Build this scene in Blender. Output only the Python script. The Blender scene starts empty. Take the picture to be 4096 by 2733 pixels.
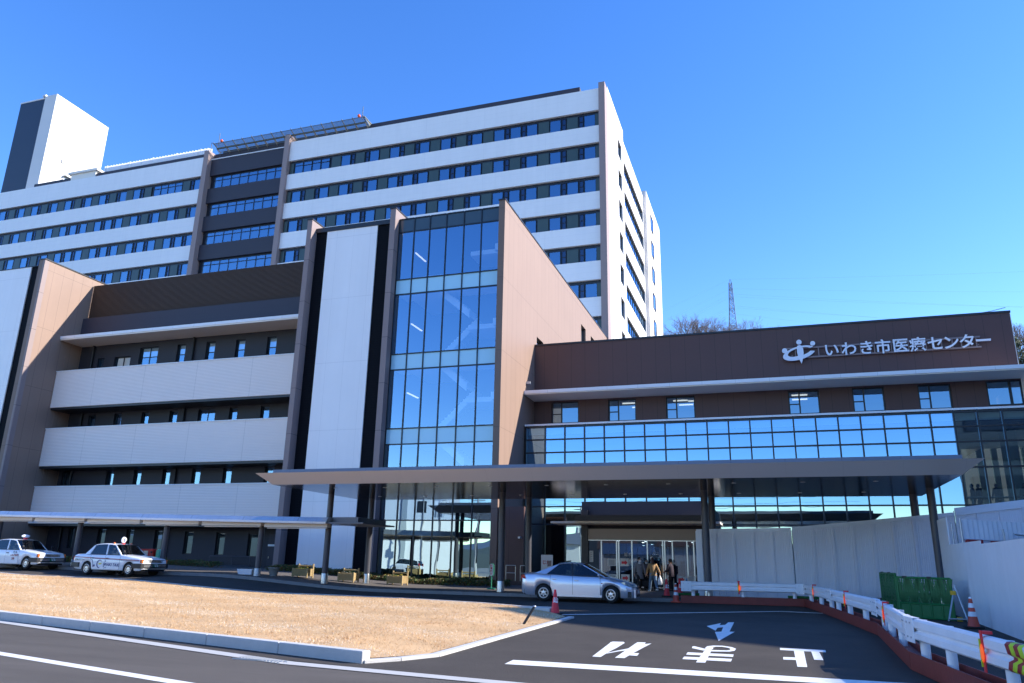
import bpy, math, random
import numpy as np
from mathutils import Vector, Matrix
R = math.radians
scene = bpy.context.scene
COL = scene.collection

# ---------------------------------------------------------------- camera
EYE = Vector((0.0, 0.0, 1.65))
PITCH, ROLL, YAW = R(16.291), R(1.194), R(-18.751)
fw = Vector((math.sin(YAW) * math.cos(PITCH), math.cos(YAW) * math.cos(PITCH), math.sin(PITCH)))
rt = Vector((math.cos(YAW), -math.sin(YAW), 0.0))
up = rt.cross(fw)
r2 = rt * math.cos(ROLL) + up * math.sin(ROLL)
u2 = up * math.cos(ROLL) - rt * math.sin(ROLL)
cam = bpy.data.cameras.new('camera')
cam.sensor_width = 36.0
cam.lens = 3061.2 / 4096 * 36.0
cam.clip_start, cam.clip_end = 0.1, 4000.0
cam_o = bpy.data.objects.new('camera', cam)
COL.objects.link(cam_o)
m = Matrix((r2, u2, -fw)).transposed().to_4x4()
m.translation = EYE
cam_o.matrix_world = m
scene.camera = cam_o

# ---------------------------------------------------------------- sky, sun, exposure
SUN = Vector((1.65, 0.54, 1.0)).normalized()
SUN_EL = math.asin(SUN.z)
SUN_AZ = math.atan2(SUN.x, SUN.y)
world = bpy.data.worlds.new('World')
scene.world = world
world.use_nodes = True
wn = world.node_tree
for n in list(wn.nodes):
    wn.nodes.remove(n)
sky = wn.nodes.new('ShaderNodeTexSky')
sky.sky_type = 'NISHITA'
sky.sun_disc = False
sky.sun_elevation = SUN_EL
sky.sun_rotation = SUN_AZ
sky.altitude = 0
sky.air_density = 1.0
sky.dust_density = 0.1
sky.ozone_density = 3.0
hs = wn.nodes.new('ShaderNodeHueSaturation')
hs.inputs['Saturation'].default_value = 1.28
hs.inputs['Hue'].default_value = 0.514
hs.inputs['Value'].default_value = 1.0
bg = wn.nodes.new('ShaderNodeBackground')
bg.inputs['Strength'].default_value = 0.142
wo = wn.nodes.new('ShaderNodeOutputWorld')
wn.links.new(sky.outputs[0], hs.inputs['Color'])
wn.links.new(hs.outputs[0], bg.inputs['Color'])
wn.links.new(bg.outputs[0], wo.inputs['Surface'])
sun = bpy.data.lights.new('sun', 'SUN')
sun.energy = 3.5
sun.angle = R(0.53)
sun.color = (1.0, 0.95, 0.87)
sun_o = bpy.data.objects.new('sun', sun)
COL.objects.link(sun_o)
sun_o.rotation_euler = SUN.to_track_quat('Z', 'Y').to_euler()
sun_o.location = (60, 20, 60)
scene.view_settings.view_transform = 'Standard'
scene.view_settings.look = 'None'
scene.view_settings.exposure = 1.35
scene.view_settings.gamma = 1.0
scene.render.engine = 'CYCLES'
scene.cycles.max_bounces = 10
scene.cycles.transparent_max_bounces = 16
scene.cycles.caustics_reflective = False
scene.cycles.caustics_refractive = False

# ---------------------------------------------------------------- helpers
def smooth01(t):
    t = max(0.0, min(1.0, t))
    return t * t * (3 - 2 * t)

def gz(x, y):
    """height of the ground at a place: a gentle rise towards the hospital and to the far left"""
    b = smooth01((-17 - x) / 10)
    return 0.012 * min(max(y, -20), 60) + b * (0.33 + 0.15 * smooth01((y - 29) / 4)) + 0.15 * smooth01((-31 - x) / 6)

class MB:
    def __init__(s):
        s.v, s.f, s.m, s.s = [], [], [], []
    def add(s, vs, fs, mi=0, sm=False):
        b = len(s.v)
        s.v.extend([tuple(p) for p in vs])
        for f in fs:
            s.f.append([b + i for i in f]); s.m.append(mi); s.s.append(sm)
        return s
    def box(s, x0, y0, z0, x1, y1, z1, mi=0):
        x0, x1 = min(x0, x1), max(x0, x1); y0, y1 = min(y0, y1), max(y0, y1); z0, z1 = min(z0, z1), max(z0, z1)
        return s.add([(x0, y0, z0), (x1, y0, z0), (x1, y1, z0), (x0, y1, z0), (x0, y0, z1), (x1, y0, z1), (x1, y1, z1), (x0, y1, z1)],
                     [(0, 3, 2, 1), (4, 5, 6, 7), (0, 1, 5, 4), (1, 2, 6, 5), (2, 3, 7, 6), (3, 0, 4, 7)], mi)
    def obox(s, p0, p1, w, z0, z1, mi=0, off=0.0):
        """a wall-like box along p0-p1 (plan), thickness w, between heights (each may be a pair start/end)"""
        a, b = Vector(p0[:2]), Vector(p1[:2])
        d = (b - a).normalized(); n = Vector((-d.y, d.x))
        z0 = z0 if isinstance(z0, tuple) else (z0, z0); z1 = z1 if isinstance(z1, tuple) else (z1, z1)
        lo, hi = off - w / 2, off + w / 2
        P = [a + n * lo, b + n * lo, b + n * hi, a + n * hi]
        Z0 = [z0[0], z0[1], z0[1], z0[0]]; Z1 = [z1[0], z1[1], z1[1], z1[0]]
        return s.add([(P[i].x, P[i].y, Z0[i]) for i in range(4)] + [(P[i].x, P[i].y, Z1[i]) for i in range(4)],
                     [(0, 3, 2, 1), (4, 5, 6, 7), (0, 1, 5, 4), (1, 2, 6, 5), (2, 3, 7, 6), (3, 0, 4, 7)], mi)
    def quad(s, a, b, c, d, mi=0, sm=False):
        return s.add([a, b, c, d], [(0, 1, 2, 3)], mi, sm)
    def prism(s, pts, axis, lo, hi, mi=0, caps=True, sm=False):
        """extrude a 2-D outline along an axis: 'x' -> pts are (y,z), 'y' -> (x,z), 'z' -> (x,y)"""
        n = len(pts)
        def p3(p, t):
            return (t, p[0], p[1]) if axis == 'x' else (p[0], t, p[1]) if axis == 'y' else (p[0], p[1], t)
        vs = [p3(p, lo) for p in pts] + [p3(p, hi) for p in pts]
        s.add(vs, [(i, (i + 1) % n, n + (i + 1) % n, n + i) for i in range(n)], mi, sm)
        if caps:
            s.add([p3(p, lo) for p in pts], [tuple(range(n - 1, -1, -1))], mi)
            s.add([p3(p, hi) for p in pts], [tuple(range(n))], mi)
        return s
    def tube(s, p0, p1, r, n=8, mi=0, r1=None, cap=True, sm=True):
        p0, p1 = Vector(p0), Vector(p1)
        r1 = r if r1 is None else r1
        d = (p1 - p0).normalized()
        a = d.orthogonal().normalized(); b = d.cross(a)
        vs = []
        for p, q in ((p0, r), (p1, r1)):
            for i in range(n):
                t = 2 * math.pi * i / n
                vs.append(p + a * math.cos(t) * q + b * math.sin(t) * q)
        s.add(vs, [(i, (i + 1) % n, n + (i + 1) % n, n + i) for i in range(n)], mi, sm)
        if cap:
            s.add(vs[:n], [tuple(range(n - 1, -1, -1))], mi); s.add(vs[n:], [tuple(range(n))], mi)
        return s
    def path(s, pts, r, n=6, mi=0):
        for a, b in zip(pts[:-1], pts[1:]):
            s.tube(a, b, r, n, mi)
        return s
    def lathe(s, prof, n=20, c=(0, 0, 0), axis='z', mi=0, sm=True):
        vs = []
        for r, h in prof:
            for i in range(n):
                t = 2 * math.pi * i / n
                x, y = r * math.cos(t), r * math.sin(t)
                vs.append((c[0] + x, c[1] + y, c[2] + h) if axis == 'z' else (c[0] + x, c[1] + h, c[2] + y) if axis == 'y' else (c[0] + h, c[1] + x, c[2] + y))
        k = len(prof)
        s.add(vs, [(j * n + i, j * n + (i + 1) % n, (j + 1) * n + (i + 1) % n, (j + 1) * n + i) for j in range(k - 1) for i in range(n)], mi, sm)
        s.add(vs[:n], [tuple(range(n - 1, -1, -1))], mi); s.add(vs[-n:], [tuple(range(n))], mi)
        return s
    def ball(s, c, rx, ry, rz, n=12, mi=0):
        k = max(4, n // 2)
        return s.lathe_xyz([(math.sin(math.pi * j / k), -math.cos(math.pi * j / k)) for j in range(k + 1)], c, rx, ry, rz, n, mi)
    def lathe_xyz(s, prof, c, rx, ry, rz, n, mi):
        vs = [(c[0] + rx * max(r, 1e-4) * math.cos(2 * math.pi * i / n), c[1] + ry * max(r, 1e-4) * math.sin(2 * math.pi * i / n), c[2] + rz * h) for r, h in prof for i in range(n)]
        return s.add(vs, [(j * n + i, j * n + (i + 1) % n, (j + 1) * n + (i + 1) % n, (j + 1) * n + i) for j in range(len(prof) - 1) for i in range(n)], mi, True)
    def text(s, body, size, origin, ux, uz, depth=0.0, mi=0, align='LEFT', width=None, bold=0.0):
        """flat or extruded lettering: ux reading direction, uz letter-up direction"""
        c = bpy.data.curves.new('txt', 'FONT')
        c.body = body; c.size = size; c.align_x = align; c.resolution_u = 3; c.offset = bold
        o = bpy.data.objects.new('txt', c); COL.objects.link(o)
        bpy.context.view_layer.update()
        me = bpy.data.meshes.new_from_object(o.evaluated_get(bpy.context.evaluated_depsgraph_get()))
        ux, uz = Vector(ux).normalized(), Vector(uz).normalized()
        nrm = ux.cross(uz)
        k = 1.0
        if width and len(me.vertices):
            xs = [v.co.x for v in me.vertices]
            k = width / max(1e-6, max(xs) - min(xs))
        og = Vector(origin)
        vs = [og + ux * v.co.x * k + uz * v.co.y for v in me.vertices]
        fs = [tuple(p.vertices) for p in me.polygons]
        if depth <= 0:
            s.add(vs, fs, mi)
        else:
            top = [v + nrm * depth for v in vs]
            s.add(top, fs, mi)
            cnt = {}
            for f in fs:
                for a, b in zip(f, f[1:] + f[:1]):
                    cnt[(a, b)] = cnt.get((a, b), 0) + 1
            for (a, b) in cnt:
                if (b, a) not in cnt:
                    s.add([vs[a], vs[b], top[b], top[a]], [(0, 1, 2, 3)], mi)
        bpy.data.objects.remove(o); bpy.data.meshes.remove(me); bpy.data.curves.remove(c)
        return s
    def mesh(s, name, mats):
        me = bpy.data.meshes.new(name)
        me.from_pydata(s.v, [], s.f)
        mats = mats if isinstance(mats, (list, tuple)) else [mats]
        for q in mats:
            me.materials.append(q)
        me.polygons.foreach_set('material_index', s.m)
        me.polygons.foreach_set('use_smooth', s.s)
        me.update()
        return me
    def build(s, name, mats, parent=None, bevel=0.0, seg=2):
        return link(name, s.mesh(name, mats), parent, bevel, seg)

def link(name, me, parent=None, bevel=0.0, seg=2, loc=None):
    o = bpy.data.objects.new(name, me)
    COL.objects.link(o)
    if parent:
        o.parent = parent
        if parent.type == 'EMPTY' and parent.get('built_in_place'):
            o.matrix_parent_inverse = Matrix.Translation(-parent.location)
    if loc is not None:
        o.location = loc
    if bevel:
        b = o.modifiers.new('edge', 'BEVEL'); b.width = bevel; b.segments = seg; b.limit_method = 'ANGLE'; b.angle_limit = R(40)
        b.harden_normals = False
    return o

def tag(o, label, cat, group=None, kind=None):
    o['label'] = label; o['category'] = cat
    if group: o['group'] = group
    if kind: o['kind'] = kind
    return o

def thing(name, label, cat, loc=(0, 0, 0), rz=0.0, group=None, inplace=False):
    o = bpy.data.objects.new(name, None)
    COL.objects.link(o)
    o.empty_display_size = 0.3
    o.location = loc; o.rotation_euler = (0, 0, rz)
    if inplace: o['built_in_place'] = 1     # its parts are modelled at their final coordinates
    return tag(o, label, cat, group)

def structure(o, label=None):
    o['kind'] = 'structure'
    if label: o['label'] = label
    return o

def copy_tree(o, parent=None):
    c = o.copy(); COL.objects.link(c)
    c.parent = parent
    for ch in list(o.children):
        copy_tree(ch, c)
    return c

def dup(o, loc, rz, label, scale=None):
    c = copy_tree(o)
    c.location = loc; c.rotation_euler = (0, 0, rz); c['label'] = label
    if scale: c.scale = scale
    return c

# ---------------------------------------------------------------- materials
def mat(name, col, rough=0.5, metal=0.0, spec=0.5, var=0.0, vs=1.0, bump=0.0, bs=20.0, coat=0.0, emit=None, es=1.0, joints=None, jf=0.6, streak=0.0, aniso=None):
    """principled surface; var = patchy tone variation, joints = [(axis, period, offset, width)] panel joints, streak = vertical weathering"""
    M = bpy.data.materials.new(name)
    M.use_nodes = True
    nt = M.node_tree; N = nt.nodes; L = nt.links
    bs_ = N['Principled BSDF']
    bs_.inputs['Roughness'].default_value = rough
    bs_.inputs['Metallic'].default_value = metal
    bs_.inputs['Specular IOR Level'].default_value = spec
    if coat:
        bs_.inputs['Coat Weight'].default_value = coat; bs_.inputs['Coat Roughness'].default_value = 0.04
    if emit:
        bs_.inputs['Emission Color'].default_value = (*emit, 1); bs_.inputs['Emission Strength'].default_value = es
    tc = N.new('ShaderNodeTexCoord')
    def val(v):
        n = N.new('ShaderNodeValue'); n.outputs[0].default_value = v; return n.outputs[0]
    def math_(op, a, b=None):
        n = N.new('ShaderNodeMath'); n.operation = op
        for i, q in enumerate((a, b)):
            if q is None: continue
            if isinstance(q, (int, float)): n.inputs[i].default_value = q
            else: L.new(q, n.inputs[i])
        return n.outputs[0]
    fac = None
    if var:
        no = N.new('ShaderNodeTexNoise'); no.inputs['Scale'].default_value = vs; no.inputs['Detail'].default_value = 6; no.inputs['Roughness'].default_value = 0.65
        if aniso:
            mp = N.new('ShaderNodeMapping'); mp.inputs['Scale'].default_value = aniso
            L.new(tc.outputs['Object'], mp.inputs['Vector']); L.new(mp.outputs[0], no.inputs['Vector'])
        else:
            L.new(tc.outputs['Object'], no.inputs['Vector'])
        fac = math_('ADD', math_('MULTIPLY', math_('SUBTRACT', no.outputs['Fac'], 0.5), 2 * var), 1.0)
    if streak:
        no = N.new('ShaderNodeTexNoise'); no.inputs['Scale'].default_value = 1.0; no.inputs['Detail'].default_value = 4
        mp = N.new('ShaderNodeMapping'); mp.inputs['Scale'].default_value = (2.2, 2.2, 0.12)
        L.new(tc.outputs['Object'], mp.inputs['Vector']); L.new(mp.outputs[0], no.inputs['Vector'])
        f2 = math_('ADD', math_('MULTIPLY', math_('SUBTRACT', no.outputs['Fac'], 0.5), 2 * streak), 1.0)
        fac = f2 if fac is None else math_('MULTIPLY', fac, f2)
    if joints:
        sx = N.new('ShaderNodeSeparateXYZ'); L.new(tc.outputs['Object'], sx.inputs[0])
        for ax, per, off, w in joints:
            t = math_('FRACT', math_('DIVIDE', math_('SUBTRACT', sx.outputs['XYZ'.index(ax)], off), per))
            hit = math_('LESS_THAN', t, w / per)
            k = math_('SUBTRACT', 1.0, math_('MULTIPLY', hit, 1 - jf))
            fac = k if fac is None else math_('MULTIPLY', fac, k)
    if fac is None:
        bs_.inputs['Base Color'].default_value = (*col, 1)
    else:
        mx = N.new('ShaderNodeVectorMath'); mx.operation = 'SCALE'
        mx.inputs[0].default_value = col
        L.new(fac, mx.inputs['Scale']); L.new(mx.outputs[0], bs_.inputs['Base Color'])
    if bump:
        no = N.new('ShaderNodeTexNoise'); no.inputs['Scale'].default_value = bs; no.inputs['Detail'].default_value = 5
        L.new(tc.outputs['Object'], no.inputs['Vector'])
        bp = N.new('ShaderNodeBump'); bp.inputs['Strength'].default_value = bump; bp.inputs['Distance'].default_value = 0.02
        L.new(no.outputs['Fac'], bp.inputs['Height']); L.new(bp.outputs[0], bs_.inputs['Normal'])
    return M

def glass(name, tint, refl=(0.9, 0.95, 1.0), base=0.3, wob=0.0, ws=0.5):
    """architectural glazing: part mirror, part see-through"""
    M = bpy.data.materials.new(name); M.use_nodes = True
    nt = M.node_tree; N = nt.nodes; L = nt.links
    N.remove(N['Principled BSDF'])
    tr = N.new('ShaderNodeBsdfTransparent'); tr.inputs[0].default_value = (*tint, 1)
    gl = N.new('ShaderNodeBsdfGlossy'); gl.inputs['Color'].default_value = (*refl, 1); gl.inputs['Roughness'].default_value = 0.0
    lw = N.new('ShaderNodeLayerWeight'); lw.inputs['Blend'].default_value = 0.5
    fr = N.new('ShaderNodeMath'); fr.operation = 'POWER'; fr.inputs[1].default_value = 5.0
    L.new(lw.outputs['Facing'], fr.inputs[0])
    a = N.new('ShaderNodeMath'); a.operation = 'ADD'; a.use_clamp = True
    a.inputs[1].default_value = base + 0.05; L.new(fr.outputs[0], a.inputs[0])
    mx = N.new('ShaderNodeMixShader')
    L.new(a.outputs[0], mx.inputs[0]); L.new(tr.outputs[0], mx.inputs[1]); L.new(gl.outputs[0], mx.inputs[2])
    L.new(mx.outputs[0], N['Material Output'].inputs['Surface'])
    if wob:
        tc = N.new('ShaderNodeTexCoord'); no = N.new('ShaderNodeTexNoise'); no.inputs['Scale'].default_value = ws; no.inputs['Detail'].default_value = 1.5
        L.new(tc.outputs['Object'], no.inputs['Vector'])
        bp = N.new('ShaderNodeBump'); bp.inputs['Strength'].default_value = 1.0; bp.inputs['Distance'].default_value = wob
        L.new(no.outputs['Fac'], bp.inputs['Height']); L.new(bp.outputs[0], gl.inputs['Normal'])
    return M

M = {}
M['white_panel'] = mat('white_panel', (0.90, 0.865, 0.84), 0.45, var=0.05, vs=0.4, streak=0.05, joints=[('Z', 0.63, 0.06, 0.016), ('X', 7.4, 1.0, 0.03)], jf=0.88)
M['white_tall'] = mat('white_tall', (0.92, 0.885, 0.86), 0.4, var=0.04, vs=0.5, streak=0.05, joints=[('Z', 4.4, 0.75, 0.03), ('X', 1.28, 0.05, 0.02)], jf=0.86)
M['white_tile'] = mat('white_tile', (0.72, 0.685, 0.655), 0.5, var=0.03, vs=0.6, joints=[('Y', 0.6, 0, 0.012), ('Z', 0.63, 0, 0.012)], jf=0.95)
M['mauve'] = mat('mauve', (0.27, 0.20, 0.185), 0.6, var=0.05, vs=2.0, joints=[('Z', 2.95, 0.46, 0.035)], jf=0.5)
M['mauve_side'] = mat('mauve_side', (0.285, 0.185, 0.135), 0.6, var=0.08, vs=0.5, streak=0.07, joints=[('Z', 4.6, 0.05, 0.035), ('Y', 0.91, 0.05, 0.03)], jf=0.70)
M['mauve_tower'] = mat('mauve_tower', (0.33, 0.24, 0.22), 0.6, var=0.05, vs=2.0)
M['brown_wall'] = mat('brown_wall', (0.105, 0.050, 0.040), 0.55, var=0.05, vs=0.7, streak=0.05, bump=0.1, bs=60, joints=[('X', 0.925, 0.0, 0.022)], jf=0.5)
M['navy_wall'] = mat('navy_wall', (0.024, 0.023, 0.032), 0.6, var=0.06, vs=0.8, joints=[('X', 1.8, 0.2, 0.02), ('Z', 3.0, 0, 0.02)], jf=0.8)
M['slate'] = mat('slate', (0.040, 0.036, 0.050), 0.6, var=0.04, vs=0.8, joints=[('Z', 0.5, 0.2, 0.015)], jf=0.85)
M['black_rib'] = mat('black_rib', (0.004, 0.005, 0.008), 0.8, spec=0.15, joints=[('Z', 0.16, 0, 0.03)], jf=0.6)
M['balcony'] = mat('balcony', (0.88, 0.80, 0.76), 0.45, var=0.03, vs=0.6, joints=[('X', 4.75, -1.0, 0.03)], jf=0.75)
M['screen'] = mat('screen', (0.085, 0.056, 0.042), 0.6, var=0.08, vs=0.6)
M['soffit_white'] = mat('soffit_white', (0.84, 0.77, 0.68), 0.6, var=0.03, vs=1.0)
M['trim_white'] = mat('trim_white', (0.86, 0.85, 0.85), 0.35, joints=[('X', 1.9, 0.3, 0.02)], jf=0.75)
M['black_trim'] = mat('black_trim', (0.02, 0.02, 0.024), 0.4)
M['frame'] = mat('frame', (0.012, 0.014, 0.02), 0.35)
M['frame_blue'] = mat('frame_blue', (0.014, 0.017, 0.026), 0.3)
M['green_panel'] = mat('green_panel', (0.055, 0.085, 0.080), 0.3, var=0.05, vs=1.0)
M['dark_room'] = mat('dark_room', (0.018, 0.022, 0.03), 0.9)
M['curtain'] = mat('curtain', (0.90, 0.89, 0.85), 0.9, var=0.05, vs=2.0)
M['glass'] = glass('glass', (0.80, 0.90, 0.96), (0.46, 0.74, 1.0), 0.32, 0.004, 0.6)
M['glass_dark'] = glass('glass_dark', (0.22, 0.30, 0.40), (0.45, 0.55, 0.75), 0.14)
M['glass_stair'] = glass('glass_stair', (0.84, 0.93, 0.98), (0.47, 0.71, 0.94), 0.40, 0.003, 0.35)
M['glass_hall'] = glass('glass_hall', (0.55, 0.76, 0.78), (0.36, 0.66, 1.0), 0.50, 0.003, 0.5)
M['glass_low'] = glass('glass_low', (0.16, 0.26, 0.30), (0.58, 0.78, 0.82), 0.60, 0.006, 0.45)
M['spandrel_glass'] = mat('spandrel_glass', (0.05, 0.075, 0.085), 0.12, spec=0.7)
M['glass_pale'] = mat('glass_pale', (0.40, 0.68, 0.80), 0.12, spec=0.6, coat=0.5)
M['spandrel_light'] = mat('spandrel_light', (0.88, 0.90, 0.92), 0.5)
M['room_wall'] = mat('room_wall', (0.55, 0.58, 0.58), 0.8)
M['room_floor'] = mat('room_floor', (0.35, 0.36, 0.36), 0.6)
M['room_green'] = mat('room_green', (0.48, 0.55, 0.50), 0.8)
M['tube_light'] = mat('tube_light', (0.9, 0.9, 0.9), 0.5, emit=(1, 0.97, 0.9), es=0.45)
M['downlight'] = mat('downlight', (0.9, 0.9, 0.9), 0.5, emit=(1, 0.93, 0.8), es=4.0)
M['steel'] = mat('steel', (0.55, 0.54, 0.52), 0.3, metal=1.0, var=0.06, vs=4)
M['dark_galv'] = mat('dark_galv', (0.13, 0.14, 0.135), 0.6, var=0.1, vs=4)
M['galv'] = mat('galv', (0.50, 0.52, 0.54), 0.45, metal=0.7, var=0.12, vs=5)
M['column'] = mat('column', (0.075, 0.075, 0.09), 0.38, var=0.04, vs=3)
M['fascia'] = mat('fascia', (0.56, 0.53, 0.54), 0.4, var=0.02, vs=1.0, joints=[('X', 1.85, 0.5, 0.012)], jf=0.9)
M['fascia_top'] = mat('fascia_top', (0.16, 0.19, 0.25), 0.4, joints=[('X', 1.85, 0.5, 0.02)], jf=0.7)
M['soffit'] = mat('soffit', (0.06, 0.057, 0.056), 0.14, spec=0.75, var=0.03, vs=0.8, joints=[('X', 1.25, 0.2, 0.018), ('Y', 0.9, 0.1, 0.012)], jf=0.45)
M['concrete'] = mat('concrete', (0.46, 0.45, 0.43), 0.85, var=0.12, vs=3.0, bump=0.25, bs=40)
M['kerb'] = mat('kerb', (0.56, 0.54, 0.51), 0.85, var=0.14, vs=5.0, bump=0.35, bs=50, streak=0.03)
M['kerb_shaded'] = mat('kerb_shaded', (0.24, 0.23, 0.22), 0.85, var=0.14, vs=5.0, bump=0.3, bs=50)  # kerb stone darkened in its colour to stand for shade along the pavement
M['paving'] = mat('paving', (0.13, 0.112, 0.10), 0.8, var=0.12, vs=1.5, bump=0.2, bs=60, joints=[('X', 0.3, 0, 0.012), ('Y', 0.3, 0, 0.012)], jf=0.7)
M['asphalt'] = mat('asphalt', (0.125, 0.110, 0.097), 0.9, spec=0.12, var=0.36, vs=0.8, aniso=(0.22, 1.3, 1.0), bump=0.6, bs=160)
M['asphalt_new'] = mat('asphalt_new', (0.082, 0.072, 0.064), 0.9, spec=0.12, var=0.34, vs=0.6, bump=0.6, bs=180)
M['terrain'] = mat('terrain', (0.20, 0.19, 0.17), 0.9, var=0.2, vs=0.3)
M['road_white'] = mat('road_white', (0.76, 0.76, 0.74), 0.7, var=0.34, vs=7.0, bump=0.2, bs=120)
M['white_paint'] = mat('white_paint', (0.85, 0.85, 0.87), 0.4, var=0.08, vs=2.0, streak=0.07)
M['red_steel'] = mat('red_steel', (0.22, 0.035, 0.025), 0.55, var=0.30, vs=3.5, bump=0.2, bs=30, streak=0.08)
M['cone_red'] = mat('cone_red', (0.80, 0.035, 0.045), 0.5, var=0.06, vs=8)
M['cone_orange'] = mat('cone_orange', (0.60, 0.075, 0.04), 0.5, var=0.08, vs=8)
M['reflective'] = mat('reflective', (0.82, 0.82, 0.84), 0.4, var=0.06, vs=20)
M['rubber'] = mat('rubber', (0.018, 0.018, 0.018), 0.8, var=0.1, vs=10)
M['green_plastic'] = mat('green_plastic', (0.013, 0.16, 0.038), 0.45, var=0.08, vs=6)
M['yellow_plastic'] = mat('yellow_plastic', (0.75, 0.42, 0.02), 0.45)
M['lime'] = mat('lime', (0.55, 0.75, 0.03), 0.5)
M['deep_red'] = mat('deep_red', (0.32, 0.02, 0.025), 0.45)
M['orange'] = mat('orange', (0.95, 0.13, 0.02), 0.35, emit=(1.0, 0.12, 0.01), es=0.25)  # faint glow put into the reflector colour, though it is no lamp
M['bamboo'] = mat('bamboo', (0.50, 0.36, 0.17), 0.6, var=0.18, vs=6)
M['soil'] = mat('soil', (0.05, 0.035, 0.025), 0.95, var=0.2, vs=8)
M['black_plastic'] = mat('black_plastic', (0.015, 0.015, 0.016), 0.5)
M['gray_plastic'] = mat('gray_plastic', (0.36, 0.35, 0.33), 0.6)
M['red_box'] = mat('red_box', (0.50, 0.015, 0.015), 0.4)
M['teal'] = mat('teal', (0.10, 0.60, 0.48), 0.4)
M['sign_green'] = mat('sign_green', (0.03, 0.24, 0.14), 0.4)
M['sign_text'] = mat('sign_text', (0.55, 0.03, 0.03), 0.5)
M['letter'] = mat('letter', (0.80, 0.82, 0.86), 0.4)
M['notice'] = mat('notice', (0.75, 0.73, 0.70), 0.6)
# ================================================================ GROUND
def sheet(name, outline, h, material, kind='structure', inner=None):
    """a flat sheet following the ground, h metres above it; outline counter-clockwise in plan"""
    b = MB()
    pts = [(x, y, gz(x, y) + h) for x, y in outline]
    b.add(pts, [tuple(range(len(pts)))])
    o = b.build(name, material)
    if kind: o['kind'] = kind
    return o

def grid_sheet(name, xs, ys, h, material):
    b = MB()
    vs = [(x, y, gz(x, y) + h) for y in ys for x in xs]
    n = len(xs)
    b.add(vs, [(j * n + i, j * n + i + 1, (j + 1) * n + i + 1, (j + 1) * n + i) for j in range(len(ys) - 1) for i in range(n - 1)], 0, True)
    return structure(b.build(name, material))

XS = [-1500, -500, -200, -120, -80, -60, -50, -45, -40, -36] + list(np.arange(-32, -11.9, 1.0)) + [-8, -4, 0, 4, 8, 14, 25, 60, 150, 500, 1500]
YS = [-1500, -500, -150, -60, -20, -8, 0, 6, 12, 18, 24] + list(np.arange(27, 35.1, 1.0)) + [40, 50, 60, 80, 150, 500, 1500]
grid_sheet('ground', XS, YS, -0.02, M['terrain'])
XD = [x for x in XS if -90 <= x <= 30]
YD = [10.7, 12, 18, 24] + list(np.arange(27, 35.1, 1.0)) + [40, 46]
def gut_y(x):      # the front edge of the driveway follows the concrete gutter line
    pts = [(-60, 27.0), (-17.5, 14.35), (-7.3, 11.2), (-5.0, 10.93), (-3.2, 10.72), (12, 9.2), (30, 7.5)]
    for (xa, ya), (xb, yb) in zip(pts[:-1], pts[1:]):
        if xa <= x <= xb:
            return ya + (yb - ya) * (x - xa) / (xb - xa)
    return pts[0][1] if x < pts[0][0] else pts[-1][1]
b = MB()
n = len(XD)
vs = []
for j, y in enumerate(YD):
    for x in XD:
        yy = gut_y(x) if j == 0 else max(y, gut_y(x) + 0.02 * j)
        vs.append((x, yy, gz(x, yy) - 0.012))
b.add(vs, [(j * n + i, j * n + i + 1, (j + 1) * n + i + 1, (j + 1) * n + i) for j in range(len(YD) - 1) for i in range(n - 1)])
structure(b.build('driveway', M['asphalt_new']))
XR = [-90, -75, -60, -45, -36, -32, -28, -24, -20, -17.5, -12, -7.3, -5.0, -3.2, 4, 12, 30, 60]
b = MB(); n = len(XR)
vs = [(x, y, gz(x, y) - 0.012) for j in range(3) for x in XR for y in [(-3.0, 4.0, gut_y(x) - 0.30)[j]]]
b.add(vs, [(j * n + i, j * n + i + 1, (j + 1) * n + i + 1, (j + 1) * n + i) for j in range(2) for i in range(n - 1)])
structure(b.build('road', M['asphalt']))
# concrete gutter strip between road and driveway
b = MB(); n = len(XR)
vs = [(x, gut_y(x) - q, gz(x, gut_y(x)) - 0.006) for q in (0.31, -0.01) for x in XR]
b.add(vs, [(i, i + 1, n + i + 1, n + i) for i in range(n - 1)])
structure(b.build('gutter', M['concrete']))
# drain grating let into the gutter
g = MB()
for k in range(13):
    x = -8.35 + k * 0.075; y = gut_y(x)
    g.box(x, y - 0.29, gz(x, y) - 0.02, x + 0.035, y - 0.06, gz(x, y) + 0.004)
g.box(-8.38, gut_y(-8) - 0.33, gz(-8, 11.3) - 0.03, -7.35, gut_y(-8) - 0.30, gz(-8, 11.3) + 0.004)
o = g.build('drain_grate', M['galv']); tag(o, 'grey steel drain grating set in the gutter beside the lawn kerb end', 'drain grate')

# lawn island
LAWN = [(-60, 27.6), (-40, 21.25), (-30, 18.35), (-24, 16.6), (-17.7, 14.75), (-12, 13.2), (-6.25, 11.78), (-5.72, 12.75), (-5.72, 16), (-5.72, 20.3), (-5.78, 22.2),
        (-6.5, 23.25), (-9.3, 24.75), (-12.8, 25.75), (-16.2, 26.1), (-19, 25.9), (-22, 25.95), (-26.7, 26.15), (-33.5, 27.0), (-45, 28.2)]
def inside(x, y, P):
    c = False
    for (xa, ya), (xb, yb) in zip(P, P[1:] + P[:1]):
        if (ya > y) != (yb > y) and x < (xb - xa) * (y - ya) / (yb - ya) + xa:
            c = not c
    return c
def lawn_z(x, y):
    e = smooth01((-5.7 - x) / 2.5)
    return gz(x, y) + 0.03 + 0.12 * e
straw = mat('straw', (0.57, 0.365, 0.185), 0.9, var=0.36, vs=1.1, bump=0.5, bs=60)
import bmesh
bm = bmesh.new()
bm.faces.new([bm.verts.new((x, y, 0)) for x, y in LAWN])
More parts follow.
